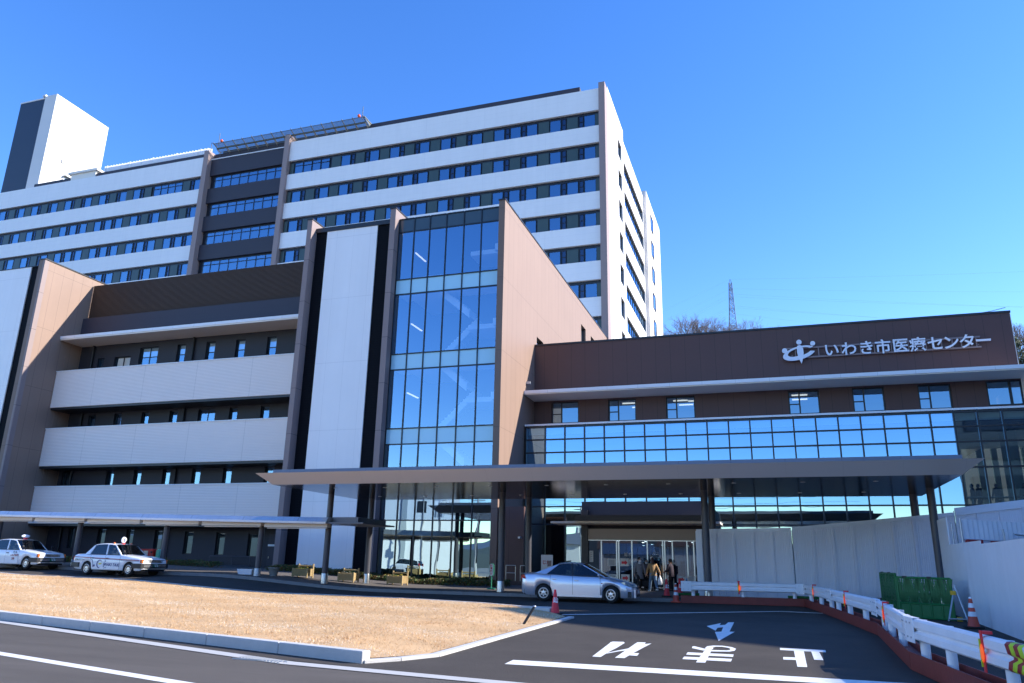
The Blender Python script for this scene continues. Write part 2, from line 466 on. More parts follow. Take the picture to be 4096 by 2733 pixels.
for xc in list(range(-50, -12, 1)) + [-8.2, -7.4, -6.7, -6.1]:
    bmesh.ops.bisect_plane(bm, geom=bm.verts[:] + bm.edges[:] + bm.faces[:], plane_co=(xc, 0, 0), plane_no=(1, 0, 0))
for v in bm.verts: v.co.z = lawn_z(v.co.x, v.co.y)
me = bpy.data.meshes.new('lawn'); bm.normal_update(); bm.to_mesh(me); bm.free()
for f in me.polygons:
    if f.normal.z < 0: me.flip_normals(); break
me.materials.append(straw)
structure(link('lawn', me))
# dry winter blades standing on it
rng = np.random.default_rng(5)
NB = 230000
px = rng.uniform(-34, -5.7, NB * 2); py = 11.5 + (28 - 11.5) * rng.uniform(0, 1, NB * 2) ** 1.25
keep = np.zeros(len(px), bool)
Pn = LAWN
for (xa, ya), (xb, yb) in zip(Pn, Pn[1:] + Pn[:1]):
    with np.errstate(divide='ignore', invalid='ignore'):
        hit = ((ya > py) != (yb > py)) & (px < (xb - xa) * (py - ya) / ((yb - ya) if yb != ya else 1e-9) + xa)
    keep ^= hit
px, py = px[keep][:NB], py[keep][:NB]
# clumpy: drop blades in worn patches
patch = np.sin(px * 1.7 + 2 * np.sin(py * 0.9)) * np.sin(py * 2.3 + 1.5 * np.sin(px * 1.1)) + rng.normal(0, 0.5, len(px))
k_ = patch > -0.75
px, py = px[k_], py[k_]
n = len(px)
t_ = np.clip((-5.7 - px) / 2.5, 0, 1); e_ = t_ * t_ * (3 - 2 * t_)
bb = np.clip((-17 - px) / 10, 0, 1); bb = bb * bb * (3 - 2 * bb)
b2 = np.clip((-31 - px) / 6, 0, 1); b2 = b2 * b2 * (3 - 2 * b2)
pz = 0.012 * py + bb * 0.33 + 0.15 * b2 + 0.03 + 0.12 * e_ - 0.004
az = rng.uniform(0, 2 * np.pi, n); hh = rng.uniform(0.008, 0.028, n); tuft = np.sin(px * 7.1 + np.sin(py * 5.3) * 2) * np.sin(py * 8.7 + np.sin(px * 3.9) * 2); hh = np.where(tuft > 0.72, hh * 2.4, hh); ww = rng.uniform(0.003, 0.007, n); ln = rng.normal(0, 0.025, (n, 2))
V = np.zeros((n, 3, 3), np.float32)
V[:, 0] = np.stack([px - ww * np.cos(az), py - ww * np.sin(az), pz], 1)
V[:, 1] = np.stack([px + ww * np.cos(az), py + ww * np.sin(az), pz], 1)
V[:, 2] = np.stack([px + ln[:, 0], py + ln[:, 1], pz + hh], 1)
me = bpy.data.meshes.new('dry_grass')
me.vertices.add(n * 3); me.vertices.foreach_set('co', V.ravel())
me.loops.add(n * 3); me.loops.foreach_set('vertex_index', np.arange(n * 3, dtype=np.int32))
me.polygons.add(n); me.polygons.foreach_set('loop_start', np.arange(0, n * 3, 3, dtype=np.int32)); me.polygons.foreach_set('loop_total', np.full(n, 3, np.int32))
for q in (mat('blade_straw', (0.66, 0.43, 0.22), 0.8), mat('blade_pale', (0.82, 0.74, 0.60), 0.8), mat('blade_brown', (0.48, 0.29, 0.14), 0.8), mat('blade_green', (0.20, 0.22, 0.05), 0.8)):
    me.materials.append(q)
tone = np.sin(px * 0.9 + 1.3) * np.sin(py * 1.9 + px * 0.4) + rng.normal(0, 0.6, n)
mi = np.where(tone > 0.75, 1, np.where(tone < -1.0, 2, 0)); mi = np.where((rng.uniform(0, 1, n) < 0.004), 3, mi)
me.polygons.foreach_set('material_index', mi.astype(np.int32))
me.update(); me.validate()
o = link('dry_grass', me); tag(o, 'short dry winter grass covering the lawn island', 'grass', kind='stuff')

# kerbs round the lawn: tall stones in front, flush stones at the corner
def kerb_run(pts, w, h, nstone, side):
    b = MB()
    for (xa, ya), (xb, yb) in zip(pts[:-1], pts[1:]):
        L_ = math.hypot(xb - xa, yb - ya); k = max(1, round(L_ / nstone))
        for i in range(k):
            t0, t1 = i / k, (i + 1) / k
            gp = 0.006 / L_
            a = (xa + (xb - xa) * (t0 + gp), ya + (yb - ya) * (t0 + gp)); c = (xa + (xb - xa) * (t1 - gp), ya + (yb - ya) * (t1 - gp))
            za, zb = gz(*a), gz(*c)
            b.obox(a, c, w, (za - 0.05, zb - 0.05), (za + h, zb + h), 0, side * w / 2)
    return b
structure(kerb_run([(-60, 26.85), (-17.6, 14.45), (-6.27, 11.5)], 0.19, 0.17, 1.9, 1).build('kerb', M['kerb'], bevel=0.015))
structure(kerb_run([(-6.24, 11.52), (-5.86, 12.05), (-5.52, 12.8), (-5.52, 22.2)], 0.17, 0.035, 1.5, 1).build('kerb', M['kerb'], bevel=0.008))
structure(kerb_run([(-6.45, 23.33), (-9.25, 24.9), (-12.75, 25.92), (-16.2, 26.3), (-19, 26.1), (-26.7, 26.35), (-33.5, 27.2), (-50, 29)], 0.14, 0.16, 1.0, 1).build('kerb', M['kerb'], bevel=0.01))

# road paint
GLY = {
    're1': [(-3.16, 13.99), (-3.31, 16.25), (-3.33, 16.42), (-3.31, 16.58), (-3.10, 16.62), (-3.04, 16.45), (-3.02, 15.52), (-3.03, 14.89), (-3.01, 13.98)],
    're2': [(-3.02, 14.64), (-3.01, 14.49), (-2.89, 14.90), (-2.77, 15.16), (-2.72, 15.50), (-2.78, 15.55), (-2.92, 15.06)],
    're3': [(-2.76, 13.98), (-2.82, 16.46), (-2.82, 16.67), (-2.66, 16.71), (-2.63, 16.39), (-2.52, 16.56), (-2.55, 15.84), (-2.58, 14.80), (-2.48, 14.81), (-2.45, 14.40), (-2.59, 14.42), (-2.60, 13.99)],
    'ma1': [(-1.40, 13.97), (-1.42, 16.16), (-1.31, 16.32), (-1.29, 15.80), (-1.25, 14.00)],
    'ma2': [(-1.70, 16.43), (-1.67, 16.50), (-1.41, 16.08), (-1.43, 15.80), (-1.68, 16.13)],
    'ma3': [(-1.68, 15.38), (-0.87, 15.42), (-0.86, 15.04), (-1.67, 15.00)],
    'ma4': [(-1.67, 14.68), (-0.86, 14.74), (-0.86, 14.35), (-1.66, 14.31)],
    'to1': [(-0.07, 16.95), (0.76, 16.96), (0.75, 16.56), (-0.07, 16.56)],
    'to2': [(0.18, 16.66), (0.36, 16.66), (0.34, 14.21), (0.19, 14.20)],
    'to3': [(-0.02, 15.44), (0.25, 15.49), (0.25, 15.10), (-0.02, 15.06)],
    'to4': [(0.49, 16.66), (0.63, 16.66), (0.64, 15.27), (0.49, 15.28)]}
b = MB()
for i, (k, P) in enumerate(GLY.items()):
    h = 0.004 - 0.012 + 0.0012 * (i % 4)
    if len(P) and k: b.add([(x, y, gz(x, y) + h) for x, y in P], [tuple(range(len(P)))])
mo = [(-1.44, 16.10), (-1.43, 16.55), (-1.32, 16.74), (-1.14, 16.78), (-0.96, 16.61), (-0.87, 16.35), (-0.88, 15.99), (-0.96, 15.81), (-1.12, 15.73), (-1.30, 15.68)]
mi_ = [(-1.28, 16.06), (-1.30, 16.39), (-1.26, 16.54), (-1.15, 16.58), (-1.02, 16.46), (-0.97, 16.28), (-0.97, 16.11), (-1.02, 15.98), (-1.15, 15.96), (-1.31, 15.92)]
for i in range(len(mo) - 1):
    b.add([(x, y, gz(x, y) - 0.0025) for x, y in (mo[i], mo[i + 1], mi_[i + 1], mi_[i])], [(0, 1, 2, 3)])
structure(b.build('road_marking', M['road_white']))
b = MB()
A = [(-1.84, 21.45), (-1.56, 22.63), (-1.55, 21.93), (-1.42, 22.09), (-1.39, 23.02), (-1.24, 23.11), (-1.20, 20.13), (-1.08, 20.13), (-1.29, 17.75), (-1.52, 19.89), (-1.38, 20.03), (-1.42, 21.31), (-1.54, 21.09), (-1.53, 20.22)]
b.add([(x, y, gz(x, y) - 0.008) for x, y in A], [tuple(range(len(A)))])
structure(b.build('road_marking', M['road_white']))
b = MB()
for P in ([(-4.26, 12.95), (-4.23, 12.42), (2.05, 12.52), (2.05, 13.05)], [(-12.3, 10.2), (-11.95, 9.9), (-4.0, 7.9), (-4.0, 8.12)], [(-26, 14.5), (-26, 14.2), (-12.3, 9.98), (-12.3, 10.2)]):
    b.add([(x, y, gz(x, y) - 0.008) for x, y in P], [(0, 1, 2, 3)])
structure(b.build('road_marking', M['road_white']))
b = MB()
for (xa, ya), (xb, yb) in (((-6.2, 23.35), (-0.02, 28.85)), ((-0.02, 28.85), (1.6, 28.6)), ((-44, 35.2), (-31, 32.6))):
    b.obox((xa, ya), (xb, yb), 0.15, (gz(xa, ya) - 0.02, gz(xb, yb) - 0.02), (gz(xa, ya) - 0.008, gz(xb, yb) - 0.008))
structure(b.build('road_marking', M['road_white']))

# raised pavement along the building
b = MB()
PX = [-90, -60, -45, -36] + list(np.arange(-32, -11.9, 1.0)) + [-8, -4, 1.2]
PY = [32.45, 33, 34, 35, 36, 40, 44, 46]
n = len(PX)
b.add([(x, y, gz(x, y) + 0.12) for y in PY for x in PX], [(j * n + i, j * n + i + 1, (j + 1) * n + i + 1, (j + 1) * n + i) for j in range(len(PY) - 1) for i in range(n - 1)])
structure(b.build('pavement', M['paving']))
structure(kerb_run([(-90, 32.3), (-36, 32.3), (-27, 32.3), (-22, 32.3), (-17, 32.3), (1.2, 32.3), (1.25, 46)], 0.15, 0.123, 1.0, 1).build('kerb', M['kerb_shaded'], bevel=0.01))
# ================================================================ WARD TOWER
tower = thing('ward_tower', 'tall white hospital ward block with long dark bands of windows behind the lower wings', 'building', (-55, 73, 0), inplace=True)
T = 72.66
def part(mb, name, mats, parent, bevel=0.0):
    return mb.build(name, mats, parent, bevel)
b = MB()
b.box(-54.9, 73.2, 0, -14.72, 99.0, 52.4)
b.box(-110, 73.2, 0, -67.3, 92.0, 52.4)
b.box(-67.3, 73.6, 0, -54.9, 92.0, 52.4)
part(b, 'body', M['dark_room'], tower)
# window glass units, one shared mesh per kind
def window_mesh(kind, w, h, gl='glass', lit=False):
    b = MB()
    f = 0.05
    for (x0, z0, x1, z1) in ((0, 0, f, h), (w - f, 0, w, h), (f, 0, w - f, f), (f, h - f, w - f, h)):
        b.box(x0, -0.03, z0, x1, 0.05, z1, 1)
    if kind == 'transom':
        b.box(f, -0.03, h * 0.70, w - f, 0.05, h * 0.70 + 0.09, 1)
    b.quad((f, 0, f), (w - f, 0, f), (w - f, 0, h - f), (f, 0, h - f), 0)
    if kind in ('left', 'right', 'full', 'half', 'transom', 'pulled'):
        x0, x1, z0 = {'left': (f, w * 0.38, 0), 'right': (w * 0.66, w - f, 0), 'full': (f, w - f, 0), 'half': (f, w - f, h * 0.55), 'transom': (f, w - f, 0), 'pulled': (f, w * 0.62, 0)}[kind]
        k = 16; zt = h if kind != 'transom' else h * 0.7
        for i in range(k):
            xa, xb = x0 + (x1 - x0) * i / k, x0 + (x1 - x0) * (i + 1) / k
            ya, yb = 0.13 + 0.035 * math.sin(i * 1.9), 0.13 + 0.035 * math.sin((i + 1) * 1.9)
            b.quad((xa, ya, z0), (xb, yb, z0), (xb, yb, zt), (xa, ya, zt), 2, True)
    if lit:
        b.add([(w * 0.55, 0.24, h * 0.30), (w * 0.60, 0.24, h * 0.36), (w * 0.88, 0.26, h * 0.10), (w * 0.83, 0.26, h * 0.05)], [(0, 1, 2, 3)], 3)
        b.add([(w * 0.62, 0.24, h * 0.14), (w * 0.66, 0.24, h * 0.18), (w * 0.80, 0.26, h * 0.06), (w * 0.76, 0.26, h * 0.03)], [(0, 1, 2, 3)], 3)
    return b.mesh('window', [M[gl], M['frame_blue'], M['curtain'], M['tube_light']])
WM = {k: window_mesh(k, 1.27, 1.54) for k in ('open', 'left', 'right', 'full', 'half', 'pulled')}
WT = {k: window_mesh(k, 1.2, 1.54) for k in ('transom',)}
def transom_open(w, h):
    b = MB(); f = 0.05
    for (x0, z0, x1, z1) in ((0, 0, f, h), (w - f, 0, w, h), (f, 0, w - f, f), (f, h - f, w - f, h), (f, h * 0.66, w - f, h * 0.66 + 0.10)):
        b.box(x0, -0.03, z0, x1, 0.05, z1, 1)
    b.quad((f, 0, f), (w - f, 0, f), (w - f, 0, h - f), (f, 0, h - f), 0)
    return b.mesh('window', [M['glass'], M['frame_blue'], M['curtain']])
WTR = transom_open(1.2, 1.54); WCT = transom_open(1.34, 1.62)
def casement():
    b = MB(); w, h = 0.46, 1.54
    for (x0, z0, x1, z1) in ((0, 0, .05, h), (w - .05, 0, w, h), (.05, 0, w - .05, .05), (.05, h - .05, w - .05, h), (.05, h * .5, w - .05, h * .5 + .06)):
        b.box(x0, -0.03, z0, x1, 0.05, z1, 1)
    b.quad((.05, 0.02, .05), (w - .05, 0.02, .05), (w - .05, 0.02, h - .05), (.05, 0.02, h - .05), 0)
    return b.mesh('casement', [M['glass_dark'], M['frame_blue']])
CM = casement()
def green(w):
    return MB().box(0, -0.035, 0, w, 0.05, 1.54).mesh('infill_panel', [M['green_panel']])
GM = green(1.23); GMs = green(0.5)
WML = {k: window_mesh(k, 1.27, 1.54, lit=True) for k in ('open', 'left', 'right')}
WMV = {k: [WM[k]] * 3 + [WML[k]] for k in WML}
rnd = random.Random(11)
def strip(x0, x1, zt, zb, yb=T):
    """one dark recessed band: head and sill backing, returned so that its units can hang on it"""
    b = MB()
    b.box(x0, yb + 0.30, zt - 0.36, x1, yb + 0.42, zt)          # deep head: frame plus the recess shade, painted as one dark strip
    b.box(x0, yb + 0.12, zb, x1, yb + 0.42, zb + 0.05)
    b.box(x0, yb + 0.36, zb + 0.05, x1, yb + 0.52, zt - 0.36)
    return b.build('window_band', M['frame'], tower)
def put(me, name, par, x, z, y=T + 0.27, sx=1.0):
    o = link(name, me, par, loc=(x, y, z))
    if sx != 1.0: o.scale = (sx, 1, 1)
    return o
def module(par, x, z, kind, right, sx=1.0):
    """one bay: window, casement, middle, casement, window, green panel"""
    pick = lambda k: rnd.choice(WMV[k]) if k in WMV else WM[k]
    v = lambda side: rnd.choice({'l': ['left', 'left', 'pulled', 'full', 'half'], 'm': ['open', 'left', 'right'], 'r': ['right', 'right', 'open', 'full', 'pulled']}[side])
    p = lambda o: x + o * sx
    put(pick(v('l')), 'window', par, p(0), z, sx=sx); put(CM, 'casement', par, p(1.40), z, sx=sx)
    if kind == 'G': put(GM, 'infill_panel', par, p(1.98), z, sx=sx)
    else: put(pick(v('m')), 'window', par, p(1.97), z, sx=sx)
    put(CM, 'casement', par, p(3.36), z, sx=sx); put(pick(v('r')), 'window', par, p(3.92), z, sx=sx)
    if right: put(GM, 'infill_panel', par, p(5.33), z, sx=sx)
RIGHT = [['4', 'G', 'G', 'G', 'W', 'G'], ['G', 'G', 'W', 'W', 'G', 'G'], ['G', 'W', 'W', 'G', 'W', 'W'], ['G', 'W', 'G', 'G', 'W', 'G'], ['G', 'G', 'G', 'G', 'G', 'G'], ['G', 'G', 'G', 'G', 'G', 'W'], ['G', 'G', 'G', 'G', 'W', 'G']]
LEFT = [['4', 'G', 'G', 'G', 'G', 'G'], ['G', 'G', 'W', 'W', 'G', 'G'], ['W', 'W', 'W', 'W', 'G', 'G'], ['G', 'G', 'W', 'G', 'W', 'G']]
top_wall = 52.72
for k in range(7):
    zt = 50.0 - 3.98 * k; zb = zt - 1.92
    z = zb + 0.06
    # right-hand wing
    st = strip(-54.78, -15.1, zt, zb)
    for i in range(6):
        x = -54.06 + 6.655 * i
        if k >= 5 and i < 4: continue           # behind the lower wings
        if RIGHT[k][i] == '4':
            for q in range(4): put(WTR if q % 2 else WT['transom'], 'window', st, x + 1.27 * q, z)
            put(GM, 'infill_panel', st, x + 5.33, z)
        else:
            module(st, x, z, RIGHT[k][i], i < 5)
    put(GMs, 'infill_panel', st, -54.72, z); put(GMs, 'infill_panel', st, -15.6, z)
    if k < 4:
        st = strip(-109, -68.2, zt, zb)
        for i in range(6):
            sx = 0.935
            x = -68.3 - 5.19 * sx - 6.20 * i
            if i > 0 and not (k == 0 and i in (1, 2)): put(GM, 'infill_panel', st, x + 5.33 * sx, z, sx=sx)
            if LEFT[k][i] == '4':
                put(WM['full'], 'window', st, x + 3.92 * sx, z, sx=sx); put(CM, 'casement', st, x + 3.36 * sx, z, sx=sx); put(GM, 'infill_panel', st, x + 1.98 * sx, z, sx=sx)
                for q in range(4): put(WTR, 'window', st, x + 1.9 * sx - 1.26 * sx * (q + 1), z, sx=sx * 1.02)
            elif k == 0 and i == 1:
                put(GM, 'infill_panel', st, x + 1.81 * sx, z, sx=sx); put(CM, 'casement', st, x + 1.16 * sx, z, sx=sx); put(WM['right'], 'window', st, x - 0.25 * sx, z, sx=sx); put(GM, 'infill_panel', st, x - 1.53 * sx, z, sx=sx)
            else:
                module(st, x, z, LEFT[k][i], False, sx)
        # link between the wings: continuous glazing
        st = strip(-67.2, -55.3, zt - 0.02, zb, T + 0.35)
        for q in range(8): put(WCT, 'window', st, -66.65 + 1.355 * q, z, T + 0.60)
        put(green(0.62), 'infill_panel', st, -66.62, z, T + 0.72)
# white and dark cladding between the bands
for k in range(8):
    z1 = top_wall if k == 0 else 50.0 - 3.98 * (k - 1) - 1.92
    z0 = 50.0 - 3.98 * k if k < 7 else 0
    part(MB().box(-54.9, T, z0, -15.1, T + 0.55, z1), 'spandrel', M['white_panel'], tower)
    if k < 4: part(MB().box(-110, T, z0, -68.0, T + 0.55, z1), 'spandrel', M['white_panel'], tower)
    if k < 5:
        z0l = z0 - 0.02 if k < 4 else 0
        part(MB().box(-67.3, T + 0.35, z0l, -54.9, T + 0.95, z1 if k else 52.3), 'spandrel', M['slate'], tower)
part(MB().box(-110, T, 0, -68.0, T + 0.55, 50.0 - 3.98 * 3 - 1.92), 'spandrel', M['white_panel'], tower)
part(MB().box(-67.3, T + 0.28, 52.3, -54.9, T + 0.95, 52.42), 'coping', M['trim_white'], tower)
for x0, x1, zt_ in ((-15.08, -14.39, 53.2), (-55.55, -54.88, 53.62), (-68.0, -67.27, 53.42)):
    part(MB().box(x0, 72.28, 0, x1, 73.75, zt_), 'fin', M['mauve_tower'], tower)
# roof edges
part(MB().box(-44.4, 73.6, 52.4, -17.5, 74.2, 53.95), 'parapet', M['slate'], tower)
part(MB().box(-67.2, 73.4, 52.4, -44.3, 74.2, 53.35), 'parapet', M['slate'], tower)
part(MB().box(-99, 73.3, 52.5, -68.0, 73.9, 53.62), 'parapet', M['slate'], tower)
b = MB()
zz_ = []
for i in range(36):
    zz_ += [(-86 + 0.5 * i, 73.25), (-86 + 0.5 * i + 0.48, 73.70)]
for (xa, ya), (xb, yb) in zip(zz_[:-1], zz_[1:]):
    b.quad((xa, ya, 53.63), (xb, yb, 53.63), (xb, yb, 54.5), (xa, ya, 54.5))
part(b, 'roof_screen', M['trim_white'], tower)
b = MB()
for i in range(5): b.box(-85.6 + 4.0 * i, 73.18, 53.6, -85.5 + 4.0 * i, 73.24, 54.5)
part(b, 'screen_post', M['trim_white'], tower)
# right gable: pale tile, lift lobby windows and a strip of glazing per floor
b = MB()
XT = -14.39
def wall_x(b, x, xb, y0, y1, z0, z1, holes, mi=0):
    """wall facing +X with rectangular openings: rows of (y0,y1,z0,z1)"""
    ys = sorted({y0, y1, *[h[0] for h in holes], *[h[1] for h in holes]})
    zs = sorted({z0, z1, *[h[2] for h in holes], *[h[3] for h in holes]})
    for ya, yb_ in zip(ys[:-1], ys[1:]):
        for za, zb_ in zip(zs[:-1], zs[1:]):
            if any(h[0] <= ya and yb_ <= h[1] and h[2] <= za and zb_ <= h[3] for h in holes): continue
            b.add([(x, ya, za), (x, yb_, za), (x, yb_, zb_), (x, ya, zb_)], [(0, 1, 2, 3)], mi)
    for (ya, yb_, za, zb_) in holes:
        b.add([(x, ya, za), (x, yb_, za), (xb, yb_, za), (xb, ya, za)], [(0, 1, 2, 3)], mi)
        b.add([(x, ya, zb_), (xb, ya, zb_), (xb, yb_, zb_), (x, yb_, zb_)], [(0, 1, 2, 3)], mi)
        b.add([(x, ya, za), (xb, ya, za), (xb, ya, zb_), (x, ya, zb_)], [(0, 1, 2, 3)], mi)
        b.add([(x, yb_, za), (x, yb_, zb_), (xb, yb_, zb_), (xb, yb_, za)], [(0, 1, 2, 3)], mi)
    return b
tall = [(79.75, 82.05, 48.3 - 3.98 * k, 50.52 - 3.98 * k) for k in range(8)]
stripw = [(83.4, 98.1, 47.5 - 3.98 * k, 49.4 - 3.98 * k) for k in range(8)]
wall_x(b, XT, XT - 0.3, 73.75, 83.3, 0, 53.5, tall)
wall_x(b, XT, XT - 0.3, 83.3, 98.6, 0, 52.05, stripw)
b.add([(XT, 73.75, 53.5), (XT, 83.3, 53.5), (XT - 0.6, 83.3, 53.5), (XT - 0.6, 73.75, 53.5)], [(0, 1, 2, 3)])
b.add([(XT, 83.3, 52.05), (XT, 83.3, 53.5), (XT - 0.6, 83.3, 53.5), (XT - 0.6, 83.3, 52.05)], [(0, 1, 2, 3)])
b.add([(XT, 83.3, 52.05), (XT, 98.6, 52.05), (XT - 0.6, 98.6, 52.05), (XT - 0.6, 83.3, 52.05)], [(0, 1, 2, 3)])
part(b, 'gable_wall', M['white_tile'], tower)
b = MB()
b.box(-20, 98.6, 0, -13.95, 112.2, 52.9)
part(b, 'rear_bay', M['white_tile'], tower)
for k in range(8):
    y0, y1, z0, z1 = tall[k]
    def xwin(y0, y1, z0, z1, x, nm, gl='glass', nv=0):
        b = MB(); f = 0.07
        b.box(x, y0, z0, x + 0.08, y0 + f, z1, 1); b.box(x, y1 - f, z0, x + 0.08, y1, z1, 1); b.box(x, y0 + f, z0, x + 0.08, y1 - f, z0 + f, 1); b.box(x, y0 + f, z1 - f, x + 0.08, y1 - f, z1, 1)
        for i in range(1, nv):
            yy = y0 + (y1 - y0) * i / nv
            b.box(x, yy - 0.05, z0 + f, x + 0.08, yy + 0.05, z1 - f, 1)
        b.quad((x + 0.03, y0 + f, z0 + f), (x + 0.03, y1 - f, z0 + f), (x + 0.03, y1 - f, z1 - f), (x + 0.03, y0 + f, z1 - f), 0)
        b.quad((x - 0.02, y0, z0), (x - 0.02, y1, z0), (x - 0.02, y1, z1), (x - 0.02, y0, z1), 2)
        return part(b, nm, [M[gl], M['frame'], M['dark_room']], tower)
    xwin(y0, y1, z0, z1, XT - 0.26, 'window')
    xwin(*stripw[k], XT - 0.26, 'window_band', nv=11)
    xwin(102.25, 104.5, z0 + 0.3, z1 + 0.3, -13.94, 'window')
# penthouse on the left roof
b = MB()
b.box(-101.55, 73.95, 50, -99.2, 83.8, 69.3, 0); b.box(-106.9, 74.25, 50, -101.6, 83.8, 69.1, 1); b.box(-106.95, 74.2, 69.1, -101.6, 83.8, 69.35, 0); b.box(-102.1, 73.9, 69.3, -101.5, 75.0, 69.62, 0)
pent = part(b, 'penthouse', [M['white_tile'], mat('ink_panel', (0.018, 0.028, 0.055), 0.45, joints=[('Z', 1.2, 0, 0.02)], jf=0.8)], tower)
b = MB()      # little roof hood beside it and vents on its flank
b.box(-92.3, 72.9, 53.95, -87.0, 76.5, 54.28); b.box(-91.9, 73.15, 53.0, -87.4, 76.2, 53.95)
part(b, 'roof_hood', M['soffit_white'], tower)
part(MB().box(-99.19, 77.5, 57.2, -98.5, 79.4, 57.35).box(-99.19, 77.5, 55.3, -99.05, 79.4, 57.201), 'roof_door', M['galv'], tower)
part(MB().box(-99.19, 79.5, 63.5, -99.14, 83.0, 63.62), 'louvre', M['galv'], tower)
part(MB().box(-99.19, 76.8, 59.2, -99.0, 77.3, 59.6), 'wall_lamp', M['galv'], tower)

# ---------------------------------------------------------------- helipad on the roof
heli = thing('helipad_deck', 'grey metal helipad deck with sloping safety net on the tower roof', 'helipad', (-55, 78, 53.4), inplace=True)
b = MB()
b.box(-66.3, 73.8, 53.5, -44.4, 92, 53.9)
part(b, 'deck', M['dark_galv'], heli)
b = MB()
for t in np.linspace(0, 1, 12):
    y, z = 73.4 - 1.5 * t, 53.5 + 0.45 * t
    b.tube((-66.4, y, z), (-44.1, y, z), 0.05 if t in (0, 1) else 0.035, 6)
b.tube((-66.3, 72.6, 53.6), (-44.3, 72.6, 53.6), 0.10, 6)
part(b, 'safety_net', M['dark_galv'], heli)
for i in range(16):
    x = -66.3 + 1.47 * i
    b = MB(); b.tube((x, 73.6, 53.3), (x, 71.85, 54.0), 0.055, 6); b.tube((x, 73.5, 53.0), (x, 72.5, 53.6), 0.045, 6)
    b.tube((x, 71.85, 54.0), (x, 71.85, 54.12), 0.05, 6)
    part(b, 'net_bracket', M['dark_galv'], heli)
part(MB().add([(-44.1, 71.9, 53.98), (-44.1, 74.5, 53.9), (-44.1, 74.5, 53.45), (-44.1, 73.4, 53.45)], [(0, 1, 2, 3)]).box(-44.16, 71.9, 53.95, -44.04, 75.5, 54.05), 'end_frame', M['dark_galv'], heli)
for x in (-65.2, -44.9):
    b = MB(); b.lathe([(0.10, 0), (0.18, 0.05), (0.20, 0.22), (0.14, 0.32), (0.04, 0.36)], 12, (x, 72.0, 54.1))
    part(b, 'obstruction_light', mat('beacon_red', (0.85, 0.10, 0.03), 0.3), heli)
for x in (-65.9, -44.6):
    part(MB().tube((x, 72.3, 53.9), (x, 72.3, 55.7), 0.04, 6), 'lightning_rod', M['dark_galv'], heli)
b = MB(); b.path([(-67.3, 72.6, 53.4), (-67.3, 72.6, 54.7), (-66.4, 72.6, 54.0)], 0.04, 6)
part(b, 'access_rail', M['dark_galv'], heli)

# ================================================================ STAIR BLOCK (three fins, glazed stair)
stair = thing('stair_block', 'five storey block with three brown fins, white panel and tall blue stair glazing', 'building', (-21, 42, 0), inplace=True)
F, G_ = 41.0, 41.6
part(MB().box(-27.7, 42.4, 0.3, -22.5, 72, 23.3).box(-22.5, 52.0, 0.3, -14.9, 72, 23.3), 'body', M['room_wall'], stair)
for x0, x1, y1, zt_ in ((-28.86, -28.5, 72.2, 24.05), (-22.55, -22.16, 52, 24.03)):
    f_ = part(MB().box(x0, F, 0.3, x1, y1, zt_), 'fin', M['mauve'], stair)
    part(MB().box(x0 - 0.04, F - 0.04, zt_ + 0.002, x1 + 0.04, y1, zt_ + 0.09), 'coping', M['black_trim'], f_)
b = MB()
side_holes = [(61.25, 62.98, 20.0, 21.68), (48.15, 49.75, 14.6, 16.73), (65.0, 66.7, 20.0, 21.7)]
wall_x(b, -14.56, -14.86, F, 72.25, 0.3, 23.6, side_holes)
b.box(-14.96, F, 0.3, -14.565, F + 0.35, 23.6); b.box(-14.96, F + 0.35, 0.3, -14.87, 72.2, 23.6)
b.add([(-14.96, F + 0.35, 23.6), (-14.56, F + 0.35, 23.6), (-14.56, 72.25, 23.6), (-14.96, 72.25, 23.6)], [(0, 1, 2, 3)])
finc = part(b, 'side_wall', M['mauve_side'], stair)
part(MB().box(-15.0, F - 0.04, 23.602, -14.52, 72.25, 23.69), 'coping', M['black_trim'], finc)
for (y0, y1, z0, z1) in side_holes:
    b = MB(); x = -14.82; f = 0.08
    b.box(x, y0, z0, x + .08, y0 + f, z1, 1); b.box(x, y1 - f, z0, x + .08, y1, z1, 1); b.box(x, y0 + f, z1 - f, x + .08, y1 - f, z1, 1); b.box(x, y0 + f, z0, x + .08, y1 - f, z0 + f, 1)
    b.quad((x + .03, y0, z0), (x + .03, y1, z0), (x + .03, y1, z1), (x + .03, y0, z1), 0)
    part(b, 'window', [M['glass'], M['frame']], stair)
# wall camera on the sunny side wall
part(MB().box(-14.56, 45.9, 12.9, -14.30, 46.1, 13.05), 'wall_lamp', M['galv'], stair)
# parapet behind, white panel, ribbed black strips
part(MB().box(-28.5, 41.55, 23.30, -22.55, 42.4, 23.62), 'parapet', M['black_trim'], stair)
part(MB().box(-27.62, G_, 1.05, -23.78, 42.4, 23.3), 'white_panel', M['white_tall'], stair)
part(MB().box(-28.5, G_ + 0.08, 0.3, -27.62, 42.4, 23.3).box(-23.78, G_ + 0.08, 0.3, -22.55, 42.4, 23.3), 'ribbed_strip', M['black_rib'], stair)
part(MB().box(-27.62, G_ + 0.05, 0.3, -23.78, 42.4, 1.05), 'plinth', M['concrete'], stair)
